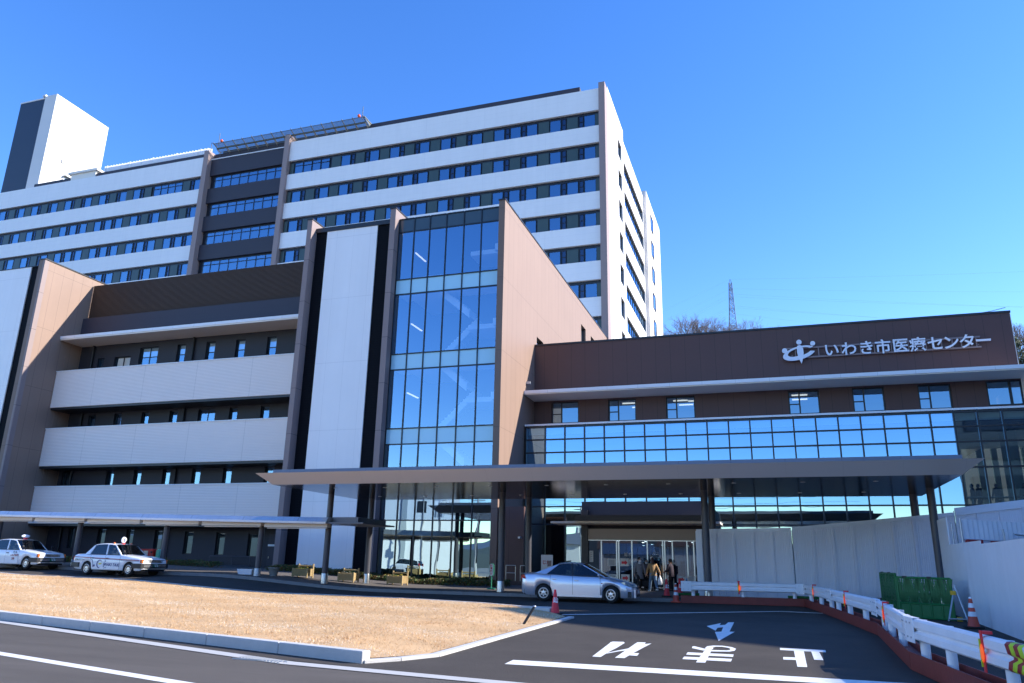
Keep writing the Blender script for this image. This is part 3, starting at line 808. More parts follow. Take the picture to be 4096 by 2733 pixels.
# the curtain wall of the stair
VX = [-22.16, -21.03, -19.91, -18.74, -17.52, -16.32, -14.96]
HZ = [0.75, 4.05, 8.53, 9.49, 13.19, 14.2, 18.18, 19.19, 22.53, 23.47]
cw = MB()
for x in VX[1:-1]: cw.box(x - 0.032, G_ - 0.06, 0.75, x + 0.032, G_ + 0.12, 23.47)
cw.box(VX[0], G_ - 0.06, 0.75, VX[0] + 0.07, G_ + 0.12, 23.47); cw.box(VX[-1] - 0.07, G_ - 0.06, 0.75, VX[-1], G_ + 0.12, 23.47)
for z in HZ:
    for xa, xb in zip(VX[:-1], VX[1:]):
        cw.box(xa + 0.034, G_ - 0.055, z - 0.035, xb - 0.034, G_ + 0.115, z + 0.035)
cwo = part(cw, 'mullion_grid', M['frame'], stair)
for zi, (za, zb) in enumerate(zip(HZ[:-1], HZ[1:])):
    for i, (xa, xb) in enumerate(zip(VX[:-1], VX[1:])):
        b = MB(); b.quad((xa + 0.03, G_, za + 0.03), (xb - 0.03, G_, za + 0.03), (xb - 0.03, G_, zb - 0.03), (xa + 0.03, G_, zb - 0.03), 0)
        mm = 'glass_low' if zb < 6 else 'spandrel_glass' if zi == 8 else 'glass_pale' if zi in (2, 4, 6) else 'glass_stair'
        part(b, 'pane', M[mm], cwo)
# inside: landings, flights, back wall, strip lights
b = MB()
b.quad((-22.16, 47.5, 0.5), (-14.96, 47.5, 0.5), (-14.96, 47.5, 23.4), (-22.16, 47.5, 23.4), 0)
b.quad((-22.12, 41.9, 0.5), (-22.12, 47.5, 0.5), (-22.12, 47.5, 23.4), (-22.12, 41.9, 23.4), 0)
b.quad((-15.0, 41.9, 0.5), (-15.0, 41.9, 23.4), (-15.0, 47.5, 23.4), (-15.0, 47.5, 0.5), 0)
b.box(-22.16, 41.9, 22.9, -14.96, 52, 23.3, 0)
for z in (8.62, 13.28, 18.27):
    b.box(-22.1, 41.85, z, -15.1, 43.2, z + 0.85, 1)
    b.box(-22.1, 43.2, z + 0.4, -20.2, 47.4, z + 0.75, 1)
    b.box(-15.6, 42.2, z + 2.55, -15.02, 44.8, z + 3.0, 1); b.box(-17.4, 42.6, z + 2.5, -15.02, 44.8, z + 2.8, 1)
part(b, 'stairwell', [M['dark_room'], M['spandrel_light']], stair)
for z in (4.6, 9.2, 13.9):
    b = MB()
    for (x0, z0, x1, z1, y0, y1) in ((-19.6, z + 5.0, -17.2, z + 2.7 + 0.3, 42.3, 43.5), (-17.2, z + 2.95, -19.6, z + 0.7, 43.7, 44.9)):
        for k in range(12):
            t0, t1 = k / 12, (k + 1) / 12
            xa, xb = x0 + (x1 - x0) * t0, x0 + (x1 - x0) * t1
            zm = z0 + (z1 - z0) * t0
            b.box(min(xa, xb), y0, zm - 0.35, max(xa, xb), y1, zm, 0)
        b.add([(x0, y0 - 0.06, z0 - 0.45), (x1, y0 - 0.06, z1 - 0.45), (x1, y0 - 0.06, z1 + 0.05), (x0, y0 - 0.06, z0 + 0.05), (x0, y0, z0 - 0.45), (x1, y0, z1 - 0.45), (x1, y0, z1 + 0.05), (x0, y0, z0 + 0.05)],
              [(0, 1, 2, 3), (4, 7, 6, 5), (0, 4, 5, 1), (3, 2, 6, 7), (0, 3, 7, 4), (1, 5, 6, 2)], 0)
    part(b, 'stair_flight', M['spandrel_light'], stair)
for z in (12.0, 16.6, 21.6):
    part(MB().box(-21.6, 43.0, z, -21.5, 44.6, z + 0.06), 'tube_light', M['tube_light'], stair)
b = MB()
for z in (19.25, 19.6, 19.95): b.tube((-21.9, 43.2, z), (-19.6, 43.2, z), 0.02, 5)
for x in (-21.8, -20.8, -19.7): b.tube((x, 43.2, 19.1), (x, 43.2, 20.0), 0.02, 5)
part(b, 'handrail', M['steel'], stair)
# ground floor wall right of the glazing and handrails in front of it
part(MB().box(-14.5, 41.02, 0.3, -13.02, 41.3, 4.77), 'low_wall', M['brown_wall'], stair)
part(MB().box(-13.25, 40.7, 3.05, -13.12, 41.0, 3.15), 'wall_lamp', M['galv'], stair)
# ================================================================ CLINIC BLOCK (balconies)
clinic = thing('clinic_block', 'lower hospital block with three ribbed pale balconies and a dark wall of slit windows', 'building', (-41, 45, 0), inplace=True)
WY = 45.7
def wall_y(b, y, yb, x0, x1, z0, z1, holes, mi=0):
    """wall facing -Y with rectangular openings (x0,x1,z0,z1)"""
    xs = sorted({x0, x1, *[h[0] for h in holes], *[h[1] for h in holes]})
    zs = sorted({z0, z1, *[h[2] for h in holes], *[h[3] for h in holes]})
    for xa, xb in zip(xs[:-1], xs[1:]):
        for za, zb_ in zip(zs[:-1], zs[1:]):
            if any(h[0] <= xa and xb <= h[1] and h[2] <= za and zb_ <= h[3] for h in holes): continue
            b.add([(xa, y, za), (xb, y, za), (xb, y, zb_), (xa, y, zb_)], [(0, 1, 2, 3)], mi)
    for (xa, xb, za, zb_) in holes:
        b.add([(xa, y, za), (xa, yb, za), (xb, yb, za), (xb, y, za)], [(0, 3, 2, 1)], mi)
        b.add([(xa, y, zb_), (xb, y, zb_), (xb, yb, zb_), (xa, yb, zb_)], [(0, 3, 2, 1)], mi)
        b.add([(xa, y, za), (xa, y, zb_), (xa, yb, zb_), (xa, yb, za)], [(0, 3, 2, 1)], mi)
        b.add([(xb, y, za), (xb, yb, za), (xb, yb, zb_), (xb, y, zb_)], [(0, 3, 2, 1)], mi)
    return b
def ywin(x0, x1, z0, z1, y, parent, gl='glass', vs=(), hs=(), blind=None, f=0.06, back='dark_room', deep=0.5):
    b = MB()
    b.box(x0, y, z0, x0 + f, y + .09, z1, 1); b.box(x1 - f, y, z0, x1, y + .09, z1, 1); b.box(x0 + f, y, z0, x1 - f, y + .09, z0 + f, 1); b.box(x0 + f, y, z1 - f, x1 - f, y + .09, z1, 1)
    for v in vs: b.box(v - f / 2, y + .002, z0 + f, v + f / 2, y + .088, z1 - f, 1)
    for (xa, xb, h) in hs: b.box(xa, y + .004, h - .03, xb, y + .086, h + .03, 1)
    b.quad((x0 + f, y + .04, z0 + f), (x1 - f, y + .04, z0 + f), (x1 - f, y + .04, z1 - f), (x0 + f, y + .04, z1 - f), 0)
    if back: b.quad((x0, y + deep, z0), (x1, y + deep, z0), (x1, y + deep, z1), (x0, y + deep, z1), 2)
    if blind is not None:
        b.quad((x0 + f, y + .16, blind), (x1 - f, y + .16, blind), (x1 - f, y + .16, z1 - f), (x0 + f, y + .16, z1 - f), 3)
    return b.build('window', [M[gl], M['frame'], M[back or 'dark_room'], M['curtain']], parent)
slits = []
for (x0, x1, zt) in ((-50.55, -49.9, 16.9), (-48.85, -47.25, 16.9), (-46.4, -44.62, 17.52), (-42.8, -42.0, 17.52), (-40.08, -39.26, 17.52), (-37.38, -36.55, 17.5), (-34.62, -33.8, 17.5)):
    slits.append((x0, x1, 15.2, zt))
for (x0, x1) in ((-50.45, -49.75), (-47.9, -47.17), (-45.25, -44.53), (-42.6, -41.88), (-39.98, -38.45), (-37.22, -36.5), (-34.5, -33.76)):
    slits.append((x0, x1, 10.6, 12.3))
for (x0, x1) in ((-52.1, -50.98), (-47.72, -47.0), (-45.1, -44.4), (-42.45, -41.75), (-39.8, -39.06), (-37.1, -36.36), (-33.6, -32.8)):
    slits.append((x0, x1, 6.2, 7.92))
for (x0, x1, z0, z1) in ((-50.4, -49.85, 2.2, 3.69), (-47.6, -46.85, 2.15, 3.66), (-44.93, -44.25, 2.1, 3.62), (-42.35, -41.65, 2.05, 3.56), (-39.7, -38.95, 1.95, 3.50), (-37.0, -36.25, 1.92, 3.44), (-34.35, -33.55, 1.84, 3.37)):
    slits.append((x0, x1, z0, z1))
b = MB()
wall_y(b, WY, WY + 0.30, -52.45, -28.86, 0.4, 18.0, slits)
part(b, 'wall', M['navy_wall'], clinic)
for i, (x0, x1, z0, z1) in enumerate(slits):
    ywin(x0, x1, z0, z1, WY + 0.16, clinic, 'glass_low' if i >= 21 else 'glass', vs=[(x0 + x1) / 2] if x1 - x0 > 1.2 else [], hs=[(x0, x1, 16.72)] if i < 7 and z1 > 17 else [], blind=(16.72 if i < 7 and z1 > 17 else 16.0 if i in (1,) else None), f=0.05)
part(MB().box(-52.45, 46.4, 0, -28.86, 72, 20.3), 'body', M['dark_room'], clinic)
part(MB().box(-52.45, WY - 0.02, 0.4, -28.86, WY - 0.003, 1.16), 'plinth', M['concrete'], clinic)
for z0, z1 in ((12.6, 15.44), (8.1, 10.93), (3.9, 6.55)):
    b = MB()
    n = int((z1 - z0) / 0.105)
    prof = []
    for k in range(n + 1):
        za = z0 + (z1 - z0) * k / n
        prof.append((43.85, za)); 
        if k < n:
            zb = z0 + (z1 - z0) * (k + 0.55) / n
            prof.append((43.825, zb)); prof.append((43.825, zb + 0.012)); prof.append((43.85, zb + 0.016))
    prof += [(44.0, z1), (44.0, z0)]
    b.prism(prof, 'x', -52.44, -28.86)
    bp = part(b, 'balcony', M['balcony'], clinic)
    part(MB().box(-52.44, 43.92, z0 - 0.16, -28.87, WY - 0.01, z0 - 0.002), 'slab', M['black_trim'], bp)
    part(MB().box(-52.44, 43.78, z1 + 0.002, -28.87, 44.05, z1 + 0.06), 'capping', M['trim_white'], bp)
part(MB().box(-52.44, 43.6, 17.96, -28.87, 45.69, 18.06, 0).box(-52.44, 43.56, 18.062, -28.87, 45.69, 18.28, 1), 'roof_slab', [M['soffit_white'], M['trim_white']], clinic)
part(MB().box(-52.44, 45.3, 18.282, -28.87, 45.6, 20.28), 'parapet', M['slate'], clinic)
b = MB()
prof = []
n = 29
for k in range(n):
    za = 20.42 + 2.86 * k / n
    prof += [(45.72, za), (45.66, za + 0.03), (45.66, za + 0.065), (45.72, za + 0.085)]
prof += [(45.78, 23.28), (45.78, 20.42)]
b.prism(prof, 'x', -52.35, -28.87)
part(b, 'plant_screen', M['screen'], clinic)
b = MB()
rnd2 = random.Random(3)
x = -52
while x < -29:
    w = rnd2.uniform(0.4, 2.0)
    b.box(x, 47.0, 20.3, x + w, 49.5, 20.3 + rnd2.uniform(0.5, 2.2)); x += w + rnd2.uniform(0.3, 1.5)
part(b, 'roof_plant', M['trim_white'], clinic)
for x in (-51.05, -41.2):
    part(MB().tube((x, WY - 0.12, 0.6), (x, WY - 0.12, 17.95), 0.09, 10), 'drainpipe', M['black_plastic'], clinic)
b = MB(); b.box(-32.65, WY - 0.03, 1.0, -31.55, WY + 0.02, 3.35)
door = part(b, 'door', M['slate'], clinic)
part(MB().box(-32.6, WY - 0.12, 2.55, -31.7, WY - 0.035, 2.68), 'door_hood', M['galv'], door)
part(MB().tube((-32.5, WY - 0.08, 1.75), (-32.5, WY - 0.08, 1.9), 0.02, 6), 'handle', M['steel'], door)
# doors on the balconies' end wall
llw = None
b = MB()
b.box(-53.04, F, 0.3, -52.66, F + 0.4, 23.8)
b.box(-53.04, F + 0.4, 0.3, -52.452, 72, 23.8)
llw = part(b, 'side_wall', M['mauve_side'], clinic)
part(MB().box(-52.66, F, 0.3, -52.452, F + 0.399, 23.8), 'fin', M['mauve'], llw)
part(MB().box(-53.08, F - 0.04, 23.802, -52.40, 47.2, 23.89), 'coping', M['black_trim'], llw)
for z in (15.0, 10.6, 6.2):
    part(MB().box(-52.45, 44.3, z, -52.42, 45.3, z + 1.9), 'end_door', M['mauve_side'], llw)
part(MB().box(-62, G_, 0.3, -54.55, 72, 23.62), 'white_panel', M['white_tall'], clinic)
part(MB().box(-54.55, G_ + 0.08, 0.3, -53.04, 72, 23.6), 'ribbed_strip', M['black_rib'], clinic)
part(MB().box(-62, G_ - 0.03, 23.622, -53.05, 42.2, 23.68), 'coping', M['black_trim'], clinic)

# ================================================================ ENTRANCE WING
wing = thing('entrance_wing', 'low brown entrance wing with long blue glass band, deep eaves and a hospital name', 'building', (0, 48, 0), inplace=True)
RY, CY = 47.7, 45.65
WINS = [(-13.37, -11.53), (-9.6, -7.8), (-5.93, -4.14), (1.3, 3.05), (4.83, 6.54), (8.28, 9.97)]
holes = [(a, c, 10.56, 12.0) for a, c in WINS] + [(11.7, 13.42, 10.62, 12.02)]
b = MB()
wall_y(b, RY, RY + 0.35, -14.55, 13.42, 9.8, 12.08, holes)
part(b, 'window_wall', M['brown_wall'], wing)
part(MB().box(-14.55, RY, 12.36, 13.42, 76, 15.9), 'upper_wall', M['brown_wall'], wing)
part(MB().box(-14.55, RY - 0.05, 15.902, 13.47, 76, 16.02), 'coping', M['black_trim'], wing)
part(MB().box(13.425, RY + 0.02, 9.8, 13.46, 76, 15.9), 'end_trim', M['soffit_white'], wing)
# eaves
part(MB().box(-14.54, 45.5, 12.08, 17.5, 76, 12.14), 'soffit', M['soffit_white'], wing)
part(MB().box(-14.54, 45.44, 12.142, 17.5, RY - 0.02, 12.345).box(13.5, RY, 12.142, 17.5, 76, 12.345), 'eave', M['trim_white'], wing)
for (a, c) in WINS:
    v = a + 0.36 * (c - a)
    w_ = ywin(a, c, 10.56, 12.0, RY + 0.14, wing, 'glass', vs=[v], hs=[(a + .06, v, 11.2)], f=0.085, back=None)
    if c < 1.5 or c < 4:
        pass
b = MB()     # ward room behind those windows
b.quad((-14.4, 52.5, 10.0), (13.3, 52.5, 10.0), (13.3, 52.5, 12.06), (-14.4, 52.5, 12.06), 0)
b.box(-14.4, RY + 0.4, 9.85, 13.3, 52.5, 10.0, 1); b.box(-14.4, RY + 0.4, 12.01, 13.3, 52.5, 12.07, 0)
for x in (-10.6, -6.8, -2.0, 3.9, 7.4, 10.8): b.box(x, RY + 0.4, 10, x + 0.1, 52.5, 12.01, 0)
part(b, 'ward_room', [M['room_wall'], M['room_floor']], wing)
for x, y in ((-8.9, 49.0), (-8.5, 50.4), (-5.6, 48.9), (-5.4, 50.3), (-4.7, 49.2), (-4.4, 50.6), (1.55, 48.9), (1.6, 50.2)):
    part(MB().box(x, y, 11.94, x + 0.9, y + 0.10, 12.0), 'tube_light', M['tube_light'], wing)
b = MB()     # glazed corner
for (x0, z0, x1, z1) in ((11.7, 10.62, 11.78, 12.02), (12.78, 10.7, 12.92, 11.94), (13.34, 10.62, 13.42, 12.02), (11.78, 10.62, 13.34, 10.70), (11.78, 11.94, 13.34, 12.02)): b.box(x0, RY + .05, z0, x1, RY + .14, z1, 1)
b.quad((11.78, RY + .08, 10.7), (13.34, RY + .08, 10.7), (13.34, RY + .08, 11.94), (11.78, RY + .08, 11.94), 0)
part(b, 'corner_window', [M['glass'], M['frame']], wing)
# curtain wall band and tall hall glazing
MX = [-14.41, -13.17, -11.91, -10.67, -9.44, -8.22, -6.99, -5.77, -4.56, -3.34, -2.13, -0.94, 0.24, 1.42, 2.59, 3.75, 4.9, 6.06, 7.2, 8.34, 9.46, 10.58, 11.72, 12.85, 14.0, 15.15, 16.3]
HB = [0.6, 4.06, 5.10, 7.05, 8.38, 9.19, 9.97]
cw = MB()
for x in MX: cw.box(x - 0.04, CY - 0.08, 0.5, x + 0.04, CY + 0.14, 10.06)
for z in HB:
    for xa, xb in zip(MX[:-1], MX[1:]): cw.box(xa + 0.042, CY - 0.075, z - 0.04, xb - 0.042, CY + 0.135, z + 0.04)
cwo = part(cw, 'mullion_grid', M['frame'], wing)
for zi, (za, zb) in enumerate(zip(HB[:-1], HB[1:])):
    for i, (xa, xb) in enumerate(zip(MX[:-1], MX[1:])):
        if zi == 3 and xa > 10.5: continue
        z1 = HB[4] if (zi == 2 and False) else zb
        b = MB(); b.quad((xa + .04, CY, za + .04), (xb - .04, CY, za + .04), (xb - .04, CY, z1 - .04), (xa + .04, CY, z1 - .04), 0)
        if zi == 3 and False: pass
        part(b, 'pane', M['glass_low' if zi <= 1 else 'glass_hall'], cwo)
part(MB().box(-14.5, CY - 0.12, 10.062, 17, RY - 0.01, 10.17), 'sill_capping', M['trim_white'], wing)
for i, (xa, xb) in enumerate(zip(MX[:-1], MX[1:])):
    if xa > 10.5:
        b = MB(); b.quad((xa + .04, CY, 7.09), (xb - .04, CY, 7.09), (xb - .04, CY, 8.34), (xa + .04, CY, 8.34), 0)
        part(b, 'pane', M['glass_hall'], cwo)
    # roller blinds behind the top row
    if xa < 12: part(MB().quad((xa + .05, CY + .3, 9.55), (xb - .05, CY + .3, 9.55), (xb - .05, CY + .3, 9.95), (xa + .05, CY + .3, 9.95), 0), 'blind', M['curtain'], cwo)
b = MB()     # the hall behind the glass
b.box(-14.4, CY + 0.3, 9.97, 17, 60, 10.05, 0)
b.box(-14.4, CY + 0.35, 4.75, 17, 60, 5.0, 1)
b.box(-14.4, CY + 0.4, 0.5, 17, 60, 0.62, 1)
b.quad((-14.4, 51.0, 5), (8.9, 51.0, 5), (8.9, 51.0, 9.97), (-14.4, 51.0, 9.97), 2)
b.quad((8.9, 51.0, 5), (8.9, 60, 5), (8.9, 60, 9.97), (8.9, 51.0, 9.97), 2)
b.box(8.9, 60, 5, 12.6, 60.2, 9.97, 2); b.box(12.6, 60, 5, 17, 60.2, 6.0, 2)
for x in (13.5, 14.4, 15.3, 16.2): b.box(x, 60, 6, x + 0.35, 60.2, 9.97, 2)
b.quad((-14.4, 51.5, 0.6), (17, 51.5, 0.6), (17, 51.5, 4.75), (-14.4, 51.5, 4.75), 3)
b.box(17.0, CY + 0.3, 0.5, 17.2, 60, 10.05, 0)
b.tube((13.6, 52.5, 5), (13.6, 52.5, 9.97), 0.45, 16, 2)
part(b, 'hall', [M['room_wall'], M['room_floor'], M['room_green'], M['dark_room']], wing)
for x, y in ((10.3, 49.5), (11.2, 50.5), (11.9, 49.2), (12.2, 51.5), (13.2, 50.2), (10.9, 52.5), (14.2, 49.0)):
    part(MB().lathe([(0.11, 0), (0.11, 0.03)], 12, (x, y, 9.93)), 'downlight', M['downlight'], wing)
part(MB().box(10.2, 48.4, 5.72, 13.3, 49.2, 5.76).box(10.4, 48.7, 5.0, 10.5, 48.8, 5.72).box(13.0, 48.7, 5.0, 13.1, 48.8, 5.72), 'counter', M['room_wall'], wing)
# mast on the roof
mast = thing('roof_mast', 'thin grey mast with a small horn on the brown wing roof edge', 'mast', (-10.0, 52.0, 16.02))
MB().tube((0, 0, 0), (0, 0, 2.6), 0.035, 8).build('pole', M['galv'], mast)
MB().lathe([(0.13, 0), (0.15, 0.15), (0.05, 0.4), (0.05, 0.55)], 10, (0, 0, 0.95)).build('horn', M['galv'], mast)
b = MB(); b.path([(0, 0, 0), (0.1, 0, 0.05)], 0.02); 
part(MB().path([(12.0, 47.8, 16.03), (12.6, 47.8, 16.1), (13.3, 47.8, 16.25)], 0.02, 5), 'lightning_wire', M['galv'], wing)

# ---- entrance vestibule
vest = thing('entrance_vestibule', 'glazed entrance vestibule with beige header, flat awning and steel framed sliding doors', 'entrance', (-6, 40, 0.6), inplace=True)
VY = 40.0
b = MB(); b.box(-9.2, VY, 3.0, -3.3, VY + 0.3, 3.55); part(b, 'header', mat('beige', (0.42, 0.35, 0.30), 0.5), vest)
part(MB().box(-9.55, VY - 0.05, 0.6, -9.21, 45.5, 4.5), 'side_pier', M['black_trim'], vest)
part(MB().box(-10.8, 38.5, 3.74, -2.45, 40.3, 3.84), 'awning', M['soffit_white'], vest)
part(MB().box(-9.6, 40.3, 3.56, -3.2, 45.5, 4.95), 'upper_box', M['navy_wall'], vest)
part(MB().box(-9.5, 38.4, 3.86, -3.3, 38.9, 4.14), 'gutter_beam', M['black_trim'], vest)
DX = [-9.2, -8.52, -7.73, -6.95, -6.17, -5.40, -4.92, -4.20, -3.88, -3.3]
dfr = part(MB().box(-9.2, VY + 0.04, 2.96, -3.3, VY + 0.13, 3.0), 'door_frame', M['steel'], vest)
for x in DX[1:-1] + [-7.62, -5.30]:
    part(MB().box(x - 0.03, VY + 0.05, 0.62, x + 0.03, VY + 0.12, 2.96), 'door_post', M['steel'], dfr)
for x in (-6.4, -5.9, -4.6):
    part(MB().box(x, 42.5, 0.62, x + 0.05, 42.57, 3.0), 'inner_door_post', M['steel'], vest)
for xa, xb in zip(DX[:-1], DX[1:]):
    part(MB().quad((xa + .03, VY + .08, 0.66), (xb - .03, VY + .08, 0.66), (xb - .03, VY + .08, 2.98), (xa + .03, VY + .08, 2.98)), 'door_pane', M['glass_dark'], dfr)
b = MB()
b.box(-9.2, VY + 0.3, 0.55, -3.3, 51, 0.6, 1); b.box(-9.2, VY + 0.35, 3.02, -3.3, 45.5, 3.05, 0)
b.quad((-9.2, 47.5, 0.6), (-3.3, 47.5, 0.6), (-3.3, 47.5, 3.02), (-9.2, 47.5, 3.02), 2)
b.box(-8.9, 43.5, 0.6, -7.2, 44.2, 1.7, 2); b.box(-4.6, 44, 0.6, -3.5, 44.6, 1.5, 2)
part(b, 'lobby', [M['room_wall'], M['room_floor'], mat('lobby_wood', (0.10, 0.08, 0.06), 0.5)], vest)
for x, y in ((-7.9, 41.5), (-6.6, 42.4), (-5.2, 41.4), (-4.2, 43.0), (-7.0, 44.0)):
    part(MB().lathe([(0.07, 0), (0.07, 0.02)], 10, (x, y, 2.99)), 'downlight', M['downlight'], vest)
def notice(x, z, w, h, y=VY - 0.002 + 0.05, arrow=0, text=None):
    b = MB(); b.box(x, y, z, x + w, y + 0.012, z + h, 0)
    if arrow:
        zc = z + h * 0.45; xa = x + w * 0.15; xb = x + w * 0.88
        b.add([(xa, y - .004, zc - .06), (xb - .13, y - .004, zc - .06), (xb - .13, y - .004, zc - .12), (xb, y - .004, zc), (xb - .13, y - .004, zc + .12), (xb - .13, y - .004, zc + .06), (xa, y - .004, zc + .06)], [tuple(range(7))], 1)
    elif text is None:
        for i in range(5):
            b.box(x + .05, y - .003, z + h * (.15 + .16 * i), x + w - .05, y - .001, z + h * (.15 + .16 * i) + .018, 2)
    return part(b, 'notice', [M['notice'], M['cone_red'], M['column']], vest)
notice(-8.2, 1.72, 0.42, 0.34); notice(-7.55, 1.72, 0.42, 0.38, arrow=1); notice(-7.52, 1.0, 0.42, 0.32, arrow=1); notice(-8.15, 0.95, 0.38, 0.36); notice(-4.75, 1.0, 0.42, 0.3, arrow=1); notice(-4.25, 1.0, 0.36, 0.3)
notice(-9.15, 1.9, 0.2, 0.55)
b = MB(); b.text('総合', 0.2, (-7.35, VY + 0.04, 2.22), (1, 0, 0), (0, 0, 1)); b.text('入口', 0.17, (-5.95, VY + 0.04, 2.3), (1, 0, 0), (0, 0, 1))
part(b, 'door_lettering', M['notice'], vest)

# ---- name sign
sign = thing('name_sign', 'white three dimensional hospital name and emblem on rails on the brown upper wall', 'wall sign', (6.5, 47.4, 14.2), inplace=True)
b = MB()
for z in (13.93, 14.52): b.box(1.4, 47.52, z, 11.75, 47.58, z + 0.09)
for x in (1.9, 3.2, 4.45, 5.5, 6.25, 7.15, 8.05, 8.95, 9.75, 10.3, 10.75, 11.1, 11.5): b.box(x, 47.53, 14.02, x + 0.06, 47.57, 14.52)
for x in (1.7, 4.4, 7.1, 9.7, 11.6): b.box(x, 47.58, 14.1, x + 0.06, 47.7, 14.16)
part(b, 'rail', M['mauve'], sign)
xs = [3.50, 4.46, 5.40, 6.28, 7.20, 8.10, 9.02, 9.80, 10.62, 11.42]
for ch, x in zip('いわき市医療センター', xs):
    b = MB(); b.text(ch, 0.88, (x, 47.48, 13.98), (1, 0, 0), (0, 0, 1), 0.10, bold=0.012)
    part(b, 'character', M['letter'], sign)
b = MB()
def disc(b, x, z, r, n=24): b.prism([(x + r * math.cos(2 * math.pi * i / n), z + r * math.sin(2 * math.pi * i / n)) for i in range(n)], 'y', 47.38, 47.48)
disc(b, 1.32, 14.42, 0.15); disc(b, 2.17, 14.90, 0.15); disc(b, 2.93, 14.77, 0.14)
body_ = [(2.05, 14.66), (2.17, 14.72), (2.30, 14.66), (2.37, 14.5), (2.38, 14.2), (2.34, 13.95), (2.27, 13.7), (2.22, 13.57), (2.16, 13.70), (2.07, 13.95), (2.02, 14.25), (2.02, 14.52)]
b.prism(body_, 'y', 47.37, 47.49)
# swoosh ring: a tilted ellipse of varying width
no_, ni_ = [], []
ca, sa = math.cos(R(14)), math.sin(R(14))
for i in range(49):
    t = R(20) + R(320) * i / 48
    u, w = 0.94 * math.cos(t), 0.40 * math.sin(t)
    k = 0.50 + 0.22 * abs(math.sin(t * 0.5 + 0.9))
    ui, wi = u * (k + 0.06) + 0.02, w * (k - 0.02) + 0.03
    no_.append((2.12 + u * ca - w * sa, 14.22 + u * sa + w * ca)); ni_.append((2.12 + ui * ca - wi * sa, 14.22 + ui * sa + wi * ca))
for i in range(48):
    q = [no_[i], no_[i + 1], ni_[i + 1], ni_[i]]
    b.prism(q, 'y', 47.39, 47.475)
part(b, 'emblem', M['letter'], sign)

# ================================================================ ENTRANCE CANOPY
can = thing('entrance_canopy', 'wide flat grey entrance canopy with chamfered edge and glossy dark soffit on round columns', 'canopy', (-7, 32, 0.5), inplace=True)
SZ = 4.80
b = MB()
A = [(-20.6, 28.7), (5.98, 28.7), (5.98, 36.6), (-20.6, 36.6)]
Bt = [(-21.2, 28.2), (6.58, 28.2), (6.58, 37.0), (-21.2, 37.0)]
zt = SZ + 0.46
b.add([(x, y, SZ) for x, y in A], [(3, 2, 1, 0)], 1)
for i in range(4):
    j = (i + 1) % 4
    b.add([(*A[i], SZ), (*A[j], SZ), (*Bt[j], zt), (*Bt[i], zt)], [(0, 1, 2, 3)], 0)
b.add([(x, y, zt) for x, y in Bt], [(0, 1, 2, 3)], 2)
part(b, 'roof', [M['fascia'], M['soffit'], M['fascia_top']], can)
part(MB().box(-20.7, 28.75, zt + 0.002, 6.05, 36.5, zt + 0.2), 'roof_upstand', M['fascia_top'], can)
COLS = [(-20.35, 33.1), (-11.53, 33.1), (-2.69, 33.1), (5.72, 33.1), (-19.6, 35.8), (-11.12, 35.8), (-2.6, 35.8), (5.52, 35.8)]
for x, y in COLS:
    z0 = gz(x, y) + 0.12 if x < 1 else gz(x, y)
    c_ = part(MB().tube((x, y, z0 + 0.45), (x, y, SZ + 0.01), 0.145, 24, cap=False), 'column', M['column'], can)
    part(MB().lathe([(0.165, 0), (0.155, 0.44), (0.150, 0.46)], 24, (x, y, z0)), 'base_sleeve', M['steel'], c_)
for x in np.arange(-18.5, 5.5, 2.45):
    for y in (30.4, 34.6):
        part(MB().lathe([(0.085, 0), (0.085, 0.015)], 12, (x, y, SZ - 0.012)), 'downlight', M['steel'], can)

# ================================================================ COVERED WALKWAY
walk = thing('covered_walkway', 'low covered walkway with pale metal roof and grey columns along the taxi rank', 'walkway', (-40, 34, 0.8), inplace=True)
def wz(x): return 3.38 + (-20.5 - x) * 0.0165       # the roof steps up with the ground to the left
b = MB()
xa, xb = -75.0, -19.9
P0 = [(32.2, wz), ]
def wsec(x): z = wz(x); return [(32.1, z), (32.1, z + 0.05), (32.25, z + 0.26), (32.9, z + 0.30), (35.4, z + 0.34), (35.4, z + 0.02), (32.35, z - 0.02)]
S0, S1 = wsec(xa), wsec(xb)
n = len(S0)
b.add([(xa, *p) for p in S0] + [(xb, *p) for p in S1], [(i, n + i, n + (i + 1) % n, (i + 1) % n) for i in range(n)], 0)
b.add([(xb, *p) for p in S1], [tuple(range(n))], 0); b.add([(xa, *p) for p in S0], [tuple(range(n - 1, -1, -1))], 0)
part(b, 'roof', mat('walk_roof', (0.60, 0.64, 0.68), 0.25, metal=0.55, var=0.25, vs=1.6, joints=[('X', 0.62, 0, 0.012), ('X', 3.1, 0.2, 0.06)], jf=0.72), walk)
b = MB()
b.add([(xa, 32.06, wz(xa) - 0.04), (xb, 32.06, wz(xb) - 0.04), (xb, 32.06, wz(xb) + 0.055), (xa, 32.06, wz(xa) + 0.055)], [(0, 1, 2, 3)])
b.add([(xa, 32.06, wz(xa) - 0.04), (xa, 32.3, wz(xa) - 0.04), (xb, 32.3, wz(xb) - 0.04), (xb, 32.06, wz(xb) - 0.04)], [(0, 1, 2, 3)])
part(b, 'gutter', M['trim_white'], walk)
for i in range(15):
    x0 = xb - 3.7 * (i + 1) + 0.1; x1 = x0 + 3.5
    b = MB(); z = wz(x0)
    b.box(x0, 32.4, z - 0.24, x1, 32.7, z - 0.05); b.box(x0 + 0.1, 32.5, z - 0.30, x1 - 0.1, 32.6, z - 0.26)
    part(b, 'eave_box', M['soffit_white'], walk)
b = MB()
b.box(-19.89, 32.6, wz(-19.9) + 0.05, -18.5, 35.4, wz(-19.9) + 0.30); b.box(-19.89, 32.2, wz(-19.9) - 0.02, -18.0, 35.4, wz(-19.9) + 0.045)
part(b, 'end_piece', M['fascia_top'], walk)
